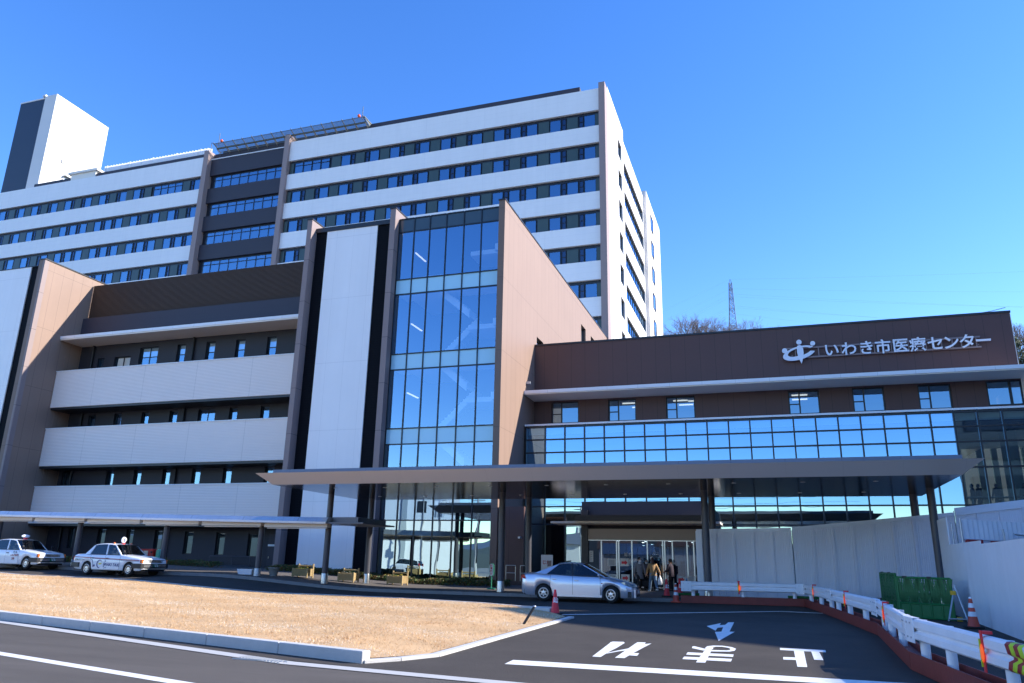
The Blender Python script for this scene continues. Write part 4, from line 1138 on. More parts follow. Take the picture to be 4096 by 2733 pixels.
for x in (-24.05, -29.85, -35.65, -41.5, -47.3):
    z0 = gz(x, 33.0) + 0.12
    c_ = part(MB().tube((x, 33.0, z0 + 0.35), (x, 33.0, wz(x)), 0.14, 20, cap=False), 'column', M['column'], walk)
    part(MB().lathe([(0.165, 0), (0.155, 0.34), (0.15, 0.36)], 20, (x, 33.0, z0)), 'base_sleeve', M['galv'], c_)
# ================================================================ HOARDINGS
M['clear_panel'] = bpy.data.materials.new('clear_panel'); M['clear_panel'].use_nodes = True
_n = M['clear_panel'].node_tree; _p = _n.nodes['Principled BSDF']; _p.inputs['Base Color'].default_value = (0.92, 0.90, 0.93, 1); _p.inputs['Roughness'].default_value = 0.45
_t = _n.nodes.new('ShaderNodeBsdfTranslucent'); _t.inputs[0].default_value = (0.80, 0.76, 0.80, 1)
_x = _n.nodes.new('ShaderNodeMixShader'); _x.inputs[0].default_value = 0.18
_n.links.new(_p.outputs[0], _x.inputs[1]); _n.links.new(_t.outputs[0], _x.inputs[2]); _n.links.new(_x.outputs[0], _n.nodes['Material Output'].inputs['Surface'])
def corrugated(b, p0, p1, zb, zt, pitch=0.076, amp=0.004, mi=0):
    """ribbed sheet along a plan line; zt may be a function of distance fraction"""
    a, c = Vector(p0), Vector(p1); L_ = (c - a).length; d = (c - a) / L_; nn = Vector((-d.y, d.x))
    k = int(L_ / (pitch / 2)); vs = []
    for i in range(k + 1):
        t = i / k; q = a + d * (L_ * t) + nn * (amp if i % 2 else -amp)
        vs += [(q.x, q.y, zb(t)), (q.x, q.y, zt(t))]
    b.add(vs, [(2 * i, 2 * i + 2, 2 * i + 3, 2 * i + 1) for i in range(k)], mi)
    return b
def clear_hoarding(name, label, p0, p1, zb, zt, n, cap=0.14):
    t_ = thing(name, label, 'hoarding', (p0[0], p0[1], zb(0)), inplace=True)
    a, c = Vector(p0), Vector(p1)
    for i in range(n):
        q0, q1 = a + (c - a) * (i / n), a + (c - a) * ((i + 1) / n)
        b = MB(); corrugated(b, q0, q1, lambda t: zb((i + t) / n), lambda t: zt((i + t) / n) - cap * 0.5)
        b.build('panel', M['clear_panel'], t_)
        if i: 
            dd = (c - a).normalized() * 0.045
            MB().obox(q0 - dd, q0 + dd, 0.03, (zb(i / n), zb(i / n)), (zt(i / n) - cap, zt(i / n) - cap), 0, -0.03).build('seam_strip', M['clear_panel'], t_)
    MB().obox(a, c, 0.05, (zt(0) - cap, zt(1) - cap), (zt(0), zt(1)), 0, -0.035).build('top_rail', M['white_paint'], t_)
    b = MB()
    for f in (0.06, 0.5, 0.8): b.obox(a, c, 0.05, (zb(0) + f * (zt(0) - zb(0)) - 0.03, zb(1) + f * (zt(1) - zb(1)) - 0.03), (zb(0) + f * (zt(0) - zb(0)) + 0.03, zb(1) + f * (zt(1) - zb(1)) + 0.03), 0, 0.05)
    b.build('back_rail', M['galv'], t_)
    for i in range(n + 1):
        q = a + (c - a) * (i / n)
        MB().tube((q.x, q.y + 0.12, gz(q.x, q.y)), (q.x, q.y + 0.12, zt(i / n) - 0.1), 0.014, 6).build('post', M['galv'], t_)
    return t_
h_ = clear_hoarding('clear_hoarding', 'pale translucent ribbed hoarding facing the driveway right beside the entrance doors', (-3.17, 34.2), (0.62, 34.2), lambda t: 0.5, lambda t: 3.27 + 0.08 * t, 5)
MB().box(-3.2, 34.1, 0.5, -2.95, 34.22, 3.2).build('edge_strip', M['white_paint'], h_)
clear_hoarding('clear_hoarding', 'longer translucent ribbed hoarding rising to the right behind the green barrier', (0.66, 34.2), (6.82, 35.25), lambda t: 0.66 + 0.1 * t, lambda t: 3.37 + 0.66 * t, 8)
clear_hoarding('clear_hoarding', 'highest stretch of translucent hoarding at the frame edge under the glass corner', (6.86, 35.26), (13.5, 36.4), lambda t: 0.76, lambda t: 4.2 + 0.9 * t, 8, 0.3)
wh = thing('white_hoarding', 'smooth white sheet hoarding with a stepped top edge beside the striped cone', 'hoarding', (5.3, 25, 0.3), inplace=True)
line = [(5.56, 31.6, 3.5), (5.48, 29.55, 3.5), (5.48, 29.55, 2.6), (5.27, 24.4, 2.55), (5.27, 24.4, 2.46), (4.95, 17.0, 2.40), (4.75, 11.0, 2.35)]
for (xa, ya, za), (xb, yb, zb_) in zip(line[:-1], line[1:]):
    if abs(ya - yb) < 0.01: continue
    n = max(1, int((ya - yb) / 2.1))
    for i in range(n):
        t0, t1 = i / n, (i + 1) / n
        p0 = (xa + (xb - xa) * t0, ya + (yb - ya) * t0 - 0.006); p1 = (xa + (xb - xa) * t1, ya + (yb - ya) * t1 + 0.006)
        MB().obox(p0, p1, 0.03, (gz(*p0), gz(*p1)), (za + (zb_ - za) * t0, za + (zb_ - za) * t1)).build('sheet', M['white_paint'], wh)
for y in (31.3, 29.6, 27, 24.5, 21, 18):
    MB().tube((5.62, y, 0.3), (5.62, y, 3.3 if y > 29 else 2.3), 0.03, 8).build('post', M['galv'], wh)
bh = thing('white_hoarding', 'ribbed white hoarding with scaffold pipes seen above the stepped white sheets', 'hoarding', (7, 30, 0.3), inplace=True)
b = MB(); corrugated(b, (5.72, 28.6), (13.0, 34.5), lambda t: 0.35, lambda t: 3.36, 0.22, 0.015); b.build('sheet', M['white_paint'], bh)
b = MB(); b.tube((5.64, 28.3, 2.72), (12.6, 34.0, 2.72), 0.03, 8)
b.build('scaffold_pipe', M['galv'], bh)
MB().tube((5.6, 28.15, 2.2), (5.6, 28.15, 3.36), 0.035, 8).build('scaffold_pipe', M['galv'], bh)
MB().tube((7.05, 29.4, 2.6), (7.05, 29.4, 3.1), 0.03, 8).build('scaffold_pipe', M['galv'], bh)
MB().tube((7.4, 29.6, 2.95), (9.0, 31.0, 2.85), 0.035, 8).build('scaffold_pipe', M['galv'], bh)
for (xa, ya, xb, yb, z0) in ((5.75, 28.35, 6.25, 28.75, 2.45), (6.6, 29.0, 7.2, 29.5, 2.42)):
    MB().obox((xa, ya), (xb, yb), 0.12, z0, z0 + 0.28).build('red_plate', M['deep_red'], bh)

# ================================================================ GUARD RAILS ON STEEL BEAMS
def guard_rail(p0, p1, label, posts, reflector=0.5, chevron=None, z_rail=0.80, gap=(0.12, 0.12)):
    a, c = Vector(p0), Vector(p1); d = (c - a).normalized(); nn = Vector((d.y, -d.x))      # nn points to the driveway
    if nn.dot(Vector((-3, 15)) - a) < 0: nn = -nn
    t_ = thing('guard_rail', label, 'guard rail', (a.x, a.y, gz(*p0)), group='white guard rails on red steel beams', inplace=True)
    ga, gc = gz(*p0), gz(*p1)
    b = MB()      # rolled steel beam lying on its side
    off = lambda o: -o if True else o
    s = 1 if Vector((-d.y, d.x)).dot(nn) > 0 else -1
    b.obox(a, c, 0.02, (ga, gc), (ga + 0.27, gc + 0.27), 0, s * 0.15); b.obox(a, c, 0.02, (ga, gc), (ga + 0.27, gc + 0.27), 0, -s * 0.15)
    b.obox(a, c, 0.279, (ga + 0.12, gc + 0.12), (ga + 0.14, gc + 0.14), 0, 0)
    b.build('base_beam', M['red_steel'], t_)
    prof = [(0.0, 0.03), (0.05, 0.036), (0.085, 0.062), (0.085, 0.145), (0.035, 0.175), (0.035, 0.200), (0.085, 0.230), (0.085, 0.325), (0.05, 0.354), (0.0, 0.36)]
    b = MB(); q0, q1 = a + d * gap[0], c - d * gap[1]
    vs = []
    for q, g0 in ((q0, gz(q0.x, q0.y)), (q1, gz(q1.x, q1.y))):
        for o, z in prof: vs.append((q.x + nn.x * (o + 0.08), q.y + nn.y * (o + 0.08), g0 + z_rail - 0.36 + z))
        for o, z in prof[::-1]: vs.append((q.x + nn.x * (o + 0.074), q.y + nn.y * (o + 0.074), g0 + z_rail - 0.36 + z))
    n = 2 * len(prof)
    b.add(vs, [(i, (i + 1) % n, n + (i + 1) % n, n + i) for i in range(n)], 0, False)
    rail = b.build('rail', M['white_paint'], t_)
    L_ = (c - a).length
    for (e0, e1) in ((0.02, 0.42), (L_ - 0.42, L_ - 0.02)):       # smooth end plates wrapping the joint
        b = MB(); w0, w1 = a + d * e0, a + d * e1
        g0, g1 = gz(w0.x, w0.y), gz(w1.x, w1.y)
        b.obox(w0 + nn * 0.167, w1 + nn * 0.167, 0.02, (g0 + z_rail - 0.37, g1 + z_rail - 0.37), (g0 + z_rail + 0.01, g1 + z_rail + 0.01))
        b.obox(w0 + nn * 0.11, w1 + nn * 0.11, 0.10, (g0 + z_rail + 0.0, g1 + z_rail + 0.0), (g0 + z_rail + 0.012, g1 + z_rail + 0.012))
        b.build('end_plate', M['white_paint'], t_, 0.006)
    b = MB()
    for e in (0.12, 0.30, L_ - 0.30, L_ - 0.12):
        for z in (0.07, 0.29):
            w = a + d * e; g0 = gz(w.x, w.y) + z_rail - 0.36 + z
            b.tube((w.x + nn.x * 0.176, w.y + nn.y * 0.176, g0), (w.x + nn.x * 0.19, w.y + nn.y * 0.19, g0), 0.014, 8)
    b.build('bolts', M['galv'], t_)
    for f in posts:
        q = a + d * (f * L_); g0 = gz(q.x, q.y)
        MB().tube((q.x, q.y, g0 + 0.14), (q.x, q.y, g0 + z_rail - 0.02), 0.072, 14).build('post', M['white_paint'], t_)
    if reflector is not None:
        q = a + d * (reflector * L_); g0 = gz(q.x, q.y) + z_rail
        k = q + nn * 0.172
        r_ = MB().obox(k - d * 0.032, k + d * 0.032, 0.014, g0 - 0.42, g0 + 0.06).obox(q + nn * 0.11 - d * 0.045, q + nn * 0.11 + d * 0.045, 0.11, g0 + 0.02, g0 + 0.055).build('reflector', M['cone_red'], t_)
        w = k + nn * 0.014
        hx = [(w + d * (0.022 + 0.045 * math.cos(R(60 * i + 30)) * 1.1), g0 - 0.20 + 0.105 * math.sin(R(60 * i + 30))) for i in range(6)]
        b = MB()
        vs = [(p.x, p.y, z) for p, z in hx] + [(p.x + nn.x * 0.012, p.y + nn.y * 0.012, z) for p, z in hx]
        b.add(vs, [tuple(range(5, -1, -1)), tuple(range(6, 12))] + [(i, (i + 1) % 6, 6 + (i + 1) % 6, 6 + i) for i in range(6)])
        b.build('reflector_lens', M['orange'], r_)
        MB().obox(w - d * 0.045, w - d * 0.02, 0.02, g0 - 0.36, g0 - 0.04).build('reflector_strip', M['lime'], r_)
    if chevron:
        e0 = chevron * L_
        for i in range(4):
            b = MB()
            pts = []
            for j, (o, z) in enumerate(prof):
                sk = 0.10 * (1 - abs(z - 0.18) / 0.18)
                for e in (e0 + i * 0.115 + sk, e0 + i * 0.115 + 0.113 + sk):
                    w = a + d * e; pts.append((w.x + nn.x * (o + 0.084), w.y + nn.y * (o + 0.084), gz(w.x, w.y) + z_rail - 0.36 + z))
            b.add(pts, [(2 * j, 2 * j + 1, 2 * j + 3, 2 * j + 2) for j in range(len(prof) - 1)], 0, True)
            b.build('chevron_tape', M['deep_red'] if i % 2 == 0 else M['lime'], t_)
    return t_
P_ = [(-3.66, 32.0), (1.0, 32.2), (1.62, 27.2), (2.27, 20.8), (2.07, 14.6), (2.75, 9.2)]
guard_rail(P_[0], P_[1], 'white guard rail parallel to the facade, farthest one, ending at the small striped cone', (0.1, 0.5, 0.9), 0.47)
guard_rail(P_[1], P_[2], 'white guard rail just past the bend in front of the translucent hoarding', (0.15, 0.55, 0.9), 0.45)
guard_rail(P_[2], P_[3], 'white guard rail left of the green barrier', (0.1, 0.38, 0.7), 0.42)
guard_rail(P_[3], P_[4], 'white guard rail bending forward in front of the green barrier', (0.05, 0.3, 0.62), 0.38)
guard_rail(P_[4], P_[5], 'nearest white guard rail with red and lime chevron tape', (0.06, 0.28, 0.66), 0.60, chevron=0.72)

# green rails lying on the far beam
for (xa, ya, xb, yb, lab) in ((-4.0, 32.4, -3.0, 32.45, 'green pipe lying on the red beam beside the small striped cone'), (0.3, 32.75, 1.5, 32.5, 'green pipe lying behind the bend of the red beam')):
    o = MB().tube((xa, ya, gz(xa, ya) + 0.30), (xb, yb, gz(xb, yb) + 0.30), 0.05, 10).build('pipe', M['green_plastic']); tag(o, lab, 'pipe')

# ================================================================ CONES
def make_cone(kind, label, loc):
    t_ = thing('traffic_cone', label, 'traffic cone', loc, group='traffic cones round the forecourt')
    prof = [(0.135, 0.045), (0.125, 0.07), (0.032, 0.69), (0.026, 0.70)]
    r = lambda z: 0.125 + (0.032 - 0.125) * (z - 0.07) / 0.62
    MB().lathe(prof, 24).build('cone', M['cone_red' if kind == 'red' else 'cone_orange'], t_)
    MB().box(-0.19, -0.19, 0, 0.19, 0.19, 0.045).build('base', M['rubber' if kind != 'small' else 'cone_orange'], t_, 0.012)
    if kind != 'red':
        for z0, z1 in ((0.27, 0.38), (0.47, 0.575)):
            MB().lathe([(r(z0) + .003, z0), (r(z1) + .003, z1)], 24).build('stripe', M['reflective'], t_)
        MB().lathe([(0.034, 0.66), (0.034, 0.715), (0.02, 0.72)], 16).build('cap', M['reflective'], t_)
    else:
        b = MB(); b.text('立入', 0.075, (-0.035, -0.083, 0.42), (1, 0, 0), (0, 0.15, 1), bold=0.004); b.text('禁止', 0.075, (-0.035, -0.094, 0.34), (1, 0, 0), (0, 0.15, 1), bold=0.004)
        b.build('cone_lettering', M['reflective'], t_)
    return t_
make_cone('red', 'plain red cone with white lettering at the lawn corner', (-6.35, 23.2, gz(-6.35, 23.2)))
c1 = make_cone('red', 'plain red cone on the pavement behind the silver sedan bonnet', (-4.45, 33.8, gz(-4.45, 33.8) + 0.12))
make_cone('red', 'plain red cone mostly hidden behind the small striped cone', (-4.0, 34.6, gz(-4, 34.6) + 0.12))
make_cone('small', 'striped cone with red foot at the far end of the guard rails', (-3.86, 32.0, gz(-3.86, 32)))
big = make_cone('striped', 'striped orange cone on a black weight against the white hoarding', (4.82, 24.34, gz(4.82, 24.34)))
big.scale = (1.12, 1.12, 1.1)

# ================================================================ GREEN BARRIER
def lattice_panel(p0, p1, label, z0a, z0b, h):
    t_ = thing('green_barrier', label, 'barrier', (p0[0], p0[1], z0a), group='green lattice barriers', inplace=True)
    a, c = Vector(p0), Vector(p1); L_ = (c - a).length; d = (c - a) / L_
    P = lambda e, z: (a.x + d.x * e * L_, a.y + d.y * e * L_, z0a + (z0b - z0a) * e + z * h)
    fr = MB()
    def bar(e0, zA, e1, zB, w=0.03, th=0.035):
        A_, B_ = Vector(P(e0, zA)), Vector(P(e1, zB)); fr.tube(A_, B_, w, 6, sm=False)
    bar(0, 0.02, 1, 0.02); bar(0, 0.99, 1, 0.99, 0.035); bar(0, 0, 0, 1, 0.035); bar(1, 0, 1, 1, 0.035); bar(0, 0.36, 1, 0.36, 0.03)
    for k in range(1, 5): bar(k / 5, 0, k / 5, 0.36)
    fr.build('frame', M['green_plastic'], t_)
    lt = MB()
    def slat(e0, zA, e1, zB, w=0.07):
        A_, B_ = Vector(P(e0, zA)), Vector(P(e1, zB)); v = (B_ - A_).normalized(); nrm = Vector((-d.y, d.x, 0)); s = v.cross(nrm) * w; k = nrm * 0.012
        vs = [A_ - s - k, A_ + s - k, B_ + s - k, B_ - s - k, A_ - s + k, A_ + s + k, B_ + s + k, B_ - s + k]
        lt.add(vs, [(0, 1, 2, 3), (7, 6, 5, 4), (0, 4, 5, 1), (1, 5, 6, 2), (2, 6, 7, 3), (3, 7, 4, 0)])
    m_ = 5
    for k in range(m_):
        e = k / m_
        slat(e, 0.99, e + 0.5 / m_, 0.36); slat(e + 0.5 / m_, 0.36, e + 1 / m_, 0.99)
        slat(e, 0.62, e + 0.35 / m_, 0.36, 0.03); slat(e + 0.65 / m_, 0.36, e + 1 / m_, 0.62, 0.03)
    for k in range(22):
        slat(k / 22, 0.37, min(1, k / 22 + 0.045), 0.98, 0.011)
        slat(min(1, k / 22 + 0.045), 0.37, k / 22, 0.98, 0.011)
    for k in range(8):
        slat(0, 0.40 + 0.075 * k, 1, 0.40 + 0.075 * k, 0.008)
    lt.build('lattice', M['green_plastic'], t_)
    b = MB()
    A_, B_, C_, D_ = P(0.01, 0.03), P(0.99, 0.03), P(0.99, 0.35), P(0.01, 0.35)
    b.quad(A_, B_, C_, D_); b.build('kick_board', M['green_plastic'], t_)
    for e in (0.15, 0.62):
        q = Vector(P(e, 1.0)); MB().obox((q.x - d.x * .06, q.y - d.y * .06), (q.x + d.x * .06, q.y + d.y * .06), 0.07, q.z - 0.02, q.z + 0.035).build('clip', M['black_plastic'], t_)
    for e in (0.04, 0.45):
        q = Vector(P(e, 0.9)); MB().tube(q, (q.x + 0.55, q.y + 0.35, z0a + 0.0), 0.022, 8).build('stay', M['galv'], t_)
    return t_
lattice_panel((3.36, 30.4), (3.50, 27.82), 'green lattice barrier turned edge on behind the guard rails', 0.36, 0.34, 1.3)
lattice_panel((3.53, 27.75), (4.88, 27.0), 'green lattice barrier facing the driveway beside the striped cone', 0.34, 0.33, 1.2)
st = thing('pipe_stand', 'grey pipe trestle with yellow clamps at the end of the green barrier', 'stand', (4.9, 26.8, 0.32), inplace=True)
for p, q in (((4.93, 26.9, 1.2), (4.62, 26.5, 0.34)), ((4.96, 26.95, 1.35), (5.14, 26.6, 0.34)), ((4.62, 26.5, 0.40), (5.14, 26.6, 0.40))):
    MB().tube(p, q, 0.026, 8).build('pipe', M['galv'], st)
for p in ((4.9, 26.86, 1.12), (5.0, 26.9, 0.38)):
    MB().box(p[0] - .08, p[1] - .05, p[2] - .06, p[0] + .06, p[1] + .05, p[2] + .06).build('clamp', M['yellow_plastic'], st, 0.015)

# ================================================================ PLANTERS, HEDGES, STREET FURNITURE
pl = thing('bamboo_planter', 'bamboo planter box standing left of the first canopy column', 'planter', (-22.8, 34.75, gz(-22.8, 34.75) + 0.12), group='bamboo planters on the pavement')
b = MB(); n = 11
for i in range(n):
    x = -0.38 + 0.76 * (i + 0.5) / n
    for y in (0.0, 0.5): b.tube((x, y, 0.08), (x, y, 0.44), 0.031, 7)
for i in range(7):
    y = 0.5 * (i + 0.5) / 7
    for x in (-0.40, 0.40): b.tube((x, y, 0.08), (x, y, 0.44), 0.031, 7)
b.box(-0.36, 0.04, 0.08, 0.36, 0.46, 0.36)
b.build('box', M['bamboo'], pl)
for x, y, h in ((-0.42, 0, 0.47), (0.42, 0, 0.47), (-0.42, 0.52, 0.68), (0.42, 0.52, 0.68)):
    MB().tube((x, y, 0), (x, y, h), 0.045, 10).build('post', M['bamboo'], pl)
MB().tube((-0.42, 0.52, 0.58), (0.42, 0.52, 0.58), 0.035, 10).build('handle', M['bamboo'], pl)
MB().box(-0.35, 0.05, 0.36, 0.35, 0.45, 0.385).build('soil', M['soil'], pl)
M['leaf_green'] = mat('leaf_green', (0.05, 0.10, 0.02), 0.6, var=0.3, vs=8)
M['petal_yellow'] = mat('petal_yellow', (0.75, 0.55, 0.05), 0.6); M['petal_white'] = mat('petal_white', (0.75, 0.72, 0.65), 0.6)
def flowers(n, seed, mats_, w=0.32, d0=0.06, d1=0.44, z=0.385):
    rr = random.Random(seed); b = MB()
    for i in range(n):
        x, y, h = rr.uniform(-w, w), rr.uniform(d0, d1), rr.uniform(0.02, 0.12)
        s = rr.uniform(0.012, 0.03); a = rr.uniform(0, 6.28); k = 0 if rr.random() < 0.72 else rr.choice([1, 2])
        b.add([(x + s * math.cos(a), y + s * math.sin(a), z + h), (x - s * math.sin(a), y + s * math.cos(a), z + h + 0.02), (x - s * math.cos(a), y - s * math.sin(a), z + h), (x + s * math.sin(a), y - s * math.cos(a), z + h - 0.015)], [(0, 1, 2, 3)], k)
    return b.mesh('flowers', mats_)
link('flowers', flowers(160, 1, [M['leaf_green'], M['petal_yellow'], M['petal_yellow']]), pl)
p2_ = dup(pl, (-20.45, 35.25, gz(-20.45, 35.25) + 0.12), R(2), 'bamboo planter box with white flowers between two canopy columns')
for ch in p2_.children:
    if ch.name.startswith('flowers'): ch.data = flowers(220, 7, [M['leaf_green'], M['petal_white'], M['petal_white']])
dup(pl, (-18.3, 36.35, gz(-18.3, 36.35) + 0.12), R(-4), 'rightmost bamboo planter box, in front of the reflecting stair glass')
tr = thing('planter_trough', 'white plastic trough on the pavement beside a walkway column', 'planter', (-24.95, 33.35, gz(-24.95, 33.35) + 0.12))
MB().add([(-.38, -.11, 0), (.38, -.11, 0), (.38, .11, 0), (-.38, .11, 0), (-.45, -.15, .26), (.45, -.15, .26), (.45, .15, .26), (-.45, .15, .26)], [(3, 2, 1, 0), (0, 1, 5, 4), (1, 2, 6, 5), (2, 3, 7, 6), (3, 0, 4, 7)]).build('trough', M['white_paint'], tr)
MB().box(-.43, -.13, .2, .43, .13, .22).build('soil', M['soil'], tr)
pt = thing('plant_pot', 'grey round plant pot between the white trough and a bamboo planter', 'pot', (-23.75, 33.9, gz(-23.75, 33.9) + 0.12))
MB().lathe([(0.17, 0), (0.26, 0.36), (0.29, 0.37), (0.29, 0.42), (0.25, 0.42), (0.23, 0.36)], 20).build('pot', M['gray_plastic'], pt)
MB().lathe([(0.0, 0.36), (0.24, 0.36)], 16).build('soil', M['soil'], pt)

def hedge(name, label, x0, x1, y0, y1, h, seed, n, zoff=0.12):
    rr = random.Random(seed)
    t_ = thing(name, label, 'hedge', ((x0 + x1) / 2, (y0 + y1) / 2, gz((x0 + x1) / 2, (y0 + y1) / 2) + zoff), inplace=True)
    b = MB()
    for i in range(n):
        x, y = rr.uniform(x0, x1), rr.uniform(y0, y1)
        z = gz(x, y) + zoff + h * rr.random() ** 0.6 * (0.85 + 0.25 * math.sin(x * 3.1 + seed) * math.sin(x * 1.3))
        s = rr.uniform(0.03, 0.075); a = Vector((rr.gauss(0, 1), rr.gauss(0, 1), rr.gauss(0, 1))).normalized(); c = a.orthogonal().normalized(); e = a.cross(c)
        b.add([(x + c.x * s, y + c.y * s, z + c.z * s), (x + e.x * s * .5, y + e.y * s * .5, z + e.z * s * .5), (x - c.x * s, y - c.y * s, z - c.z * s), (x - e.x * s * .5, y - e.y * s * .5, z - e.z * s * .5)], [(0, 1, 2, 3)], rr.choice([0, 0, 0, 1, 1, 2]))
    b.build('foliage', [M['leaf_green'], mat('leaf_bronze', (0.16, 0.085, 0.02), 0.6), mat('leaf_olive', (0.13, 0.13, 0.02), 0.6)], t_)
    b = MB()
    for i in range(int((x1 - x0) * 4)):
        x, y = rr.uniform(x0, x1), rr.uniform(y0, y1); b.tube((x, y, gz(x, y) + zoff), (x + rr.uniform(-.08, .08), y + rr.uniform(-.08, .08), gz(x, y) + zoff + h * .8), 0.008, 4)
    b.build('twigs', M['soil'], t_)
hedge('hedge', 'low bronze tinged hedge behind the bamboo planters', -27.6, -19.4, 38.6, 39.9, 0.36, 3, 9000)
hedge('hedge', 'low dark hedge under the reflecting stair glazing', -19.2, -13.2, 38.2, 39.8, 0.36, 4, 6000)
hedge('hedge', 'long dark hedge in front of the slit windows behind the taxis', -50, -33.0, 40.5, 41.8, 0.40, 5, 12000, 0.1)
def rails(label, pts, z0, loc_y, name='hand_railing', m_='steel', zs=(0.0, 0.4, 0.78)):
    t_ = thing(name, label, 'railing', (pts[0], loc_y, z0), inplace=True)
    b = MB()
    for x in pts: MB().tube((x, loc_y, z0), (x, loc_y, z0 + zs[-1]), 0.02, 8).build('post', M[m_], t_)
    for z in zs[1:] if zs[0] == 0 else zs: b.tube((pts[0], loc_y, z0 + z), (pts[-1], loc_y, z0 + z), 0.018, 8)
    b.build('rail', M[m_], t_)
rails('thin steel handrail beside the entrance column', (-13.65, -13.12), 0.86, 40.0)
rails('short steel handrail left of the entrance glazing', (-12.85, -12.35), 0.86, 40.0)
rails('dark railing under the slit window by the side door', (-36.1, -34.3, -32.9), 0.95, 44.2, 'railing', 'column', (0, 0.3, 0.9))
ml = thing('post_box', 'red letter box with two white posters behind the front taxi', 'post box', (-33.4, 35.9, gz(-33.4, 35.9) + 0.12), inplace=True)
MB().box(-33.95, 35.6, 1.38, -32.95, 36.2, 2.12).build('box', M['red_box'], ml, 0.05)
MB().box(-33.75, 35.75, 1.0, -33.15, 36.05, 1.38).build('stand', M['red_box'], ml)
for x in (-33.88, -33.55): MB().box(x, 35.575, 1.58, x + 0.28, 35.597, 2.02).build('poster', M['notice'], ml)
tb = thing('rounded_board', 'turquoise rounded board standing right of the red letter box', 'sign board', (-32.75, 36.0, gz(-32.75, 36) + 0.12), inplace=True)
MB().prism([(-32.85, 1.3), (-32.65, 1.3), (-32.65, 2.0), (-32.68, 2.08), (-32.75, 2.11), (-32.82, 2.08), (-32.85, 2.0)], 'y', 35.75, 36.05).build('board', M['teal'], tb)
MB().box(-32.8, 35.85, 1.0, -32.7, 35.95, 1.3).build('stand', M['teal'], tb)
bs_ = thing('standing_sign', 'green rimmed oval sign on a thin green pole beside the second canopy column', 'sign', (-12.83, 35.5, gz(-12.83, 35.5) + 0.12), inplace=True)
MB().tube((-12.83, 35.5, 0.54), (-12.83, 35.5, 1.2), 0.03, 10).build('pole', M['sign_green'], bs_)
MB().lathe([(0.2, 0), (0.2, 0.04), (0.05, 0.07)], 16, (-12.83, 35.5, 0.54)).build('foot', M['sign_green'], bs_)
ov = lambda k: [(-12.83 + (0.12 - k) * math.cos(t), 1.42 + math.copysign(0.18, math.sin(t)) + (0.12 - k) * math.sin(t)) for t in [2 * math.pi * (i + 0.5) / 24 for i in range(24)]]
bd = MB().prism(ov(0), 'y', 35.47, 35.53).build('board', M['sign_green'], bs_)
MB().prism(ov(0.025), 'y', 35.462, 35.468).build('face', M['notice'], bd)
b = MB()
for i, ch in enumerate('駐車禁止'): b.text(ch, 0.10, (-12.885, 35.458, 1.57 - 0.115 * i), (1, 0, 0), (0, 0, 1), bold=0.004)
b.build('sign_lettering', M['sign_text'], bd)
sb = thing('notice_board', 'white free standing board with red lettering behind the silver sedan', 'sign board', (-11.25, 39.5, 0.6), inplace=True)
MB().box(-11.56, 39.45, 0.6, -10.94, 39.52, 2.2).build('board', M['notice'], sb)
b = MB(); b.text('じか', 0.22, (-11.5, 39.445, 1.75), (1, 0, 0), (0, 0, 1), bold=0.006); b.build('board_lettering', M['sign_text'], sb)
b = MB(); b.prism([(-11.22, 1.62), (-11.02, 1.66), (-11.0, 1.92), (-11.2, 1.9)], 'y', 39.438, 39.446); b.build('board_picture', M['mauve'], sb)
tp = thing('marker_post', 'short black tube leaning on the lawn near the red cone', 'post', (-6.02, 21.0 - 1.85, gz(-6, 19.1) + 0.02), inplace=True)
MB().tube((-6.03, 19.1, 0.26), (-5.80, 19.25, 0.68), 0.032, 12).build('tube', M['black_plastic'], tp)
MB().lathe([(0.036, 0), (0.036, 0.03), (0.02, 0.035)], 12, (-5.80, 19.25, 0.665)).build('cap', M['galv'], tp)
bl = thing('kerb_block', 'pale kerb end block lying beside the red cone', 'kerb block', (-6.6, 23.5, 0.28), inplace=True)
MB().box(-7.6, 23.62, 0.27, -6.42, 23.74, 0.46).build('block', M['kerb'], bl, 0.01)
# ================================================================ CARS
M['car_white'] = mat('car_white', (0.90, 0.90, 0.90), 0.3, coat=1.0)
M['car_silver'] = mat('car_silver', (0.64, 0.65, 0.72), 0.28, metal=0.6, coat=1.0)
M['car_black'] = mat('car_black', (0.018, 0.018, 0.02), 0.45)
M['chrome'] = mat('chrome', (0.6, 0.6, 0.6), 0.2, metal=1.0)
M['rim_silver'] = mat('rim_silver', (0.62, 0.62, 0.63), 0.3, metal=0.8)
M['tyre'] = mat('tyre', (0.014, 0.014, 0.014), 0.85)
M['car_glass'] = glass('car_glass', (0.16, 0.19, 0.20), (0.85, 0.92, 1.0), 0.015)
M['amber'] = mat('amber', (0.80, 0.16, 0.02), 0.2, coat=1.0)
M['lamp_clear'] = mat('lamp_clear', (0.70, 0.74, 0.76), 0.08, metal=0.6, coat=1.0)
M['lamp_red'] = mat('lamp_red', (0.45, 0.01, 0.012), 0.2, coat=1.0)
M['grille'] = mat('grille', (0.40, 0.39, 0.37), 0.35, metal=0.8, joints=[('Z', 0.022, 0, 0.010)], jf=0.35)
M['plate_green'] = mat('plate_green', (0.02, 0.13, 0.06), 0.5)
M['seat_cloth'] = mat('seat_cloth', (0.30, 0.30, 0.31), 0.9)
M['interior'] = mat('interior', (0.03, 0.03, 0.032), 0.8)

def itp(x, tab):
    return float(np.interp(x, [p[0] for p in tab], [p[1] for p in tab]))

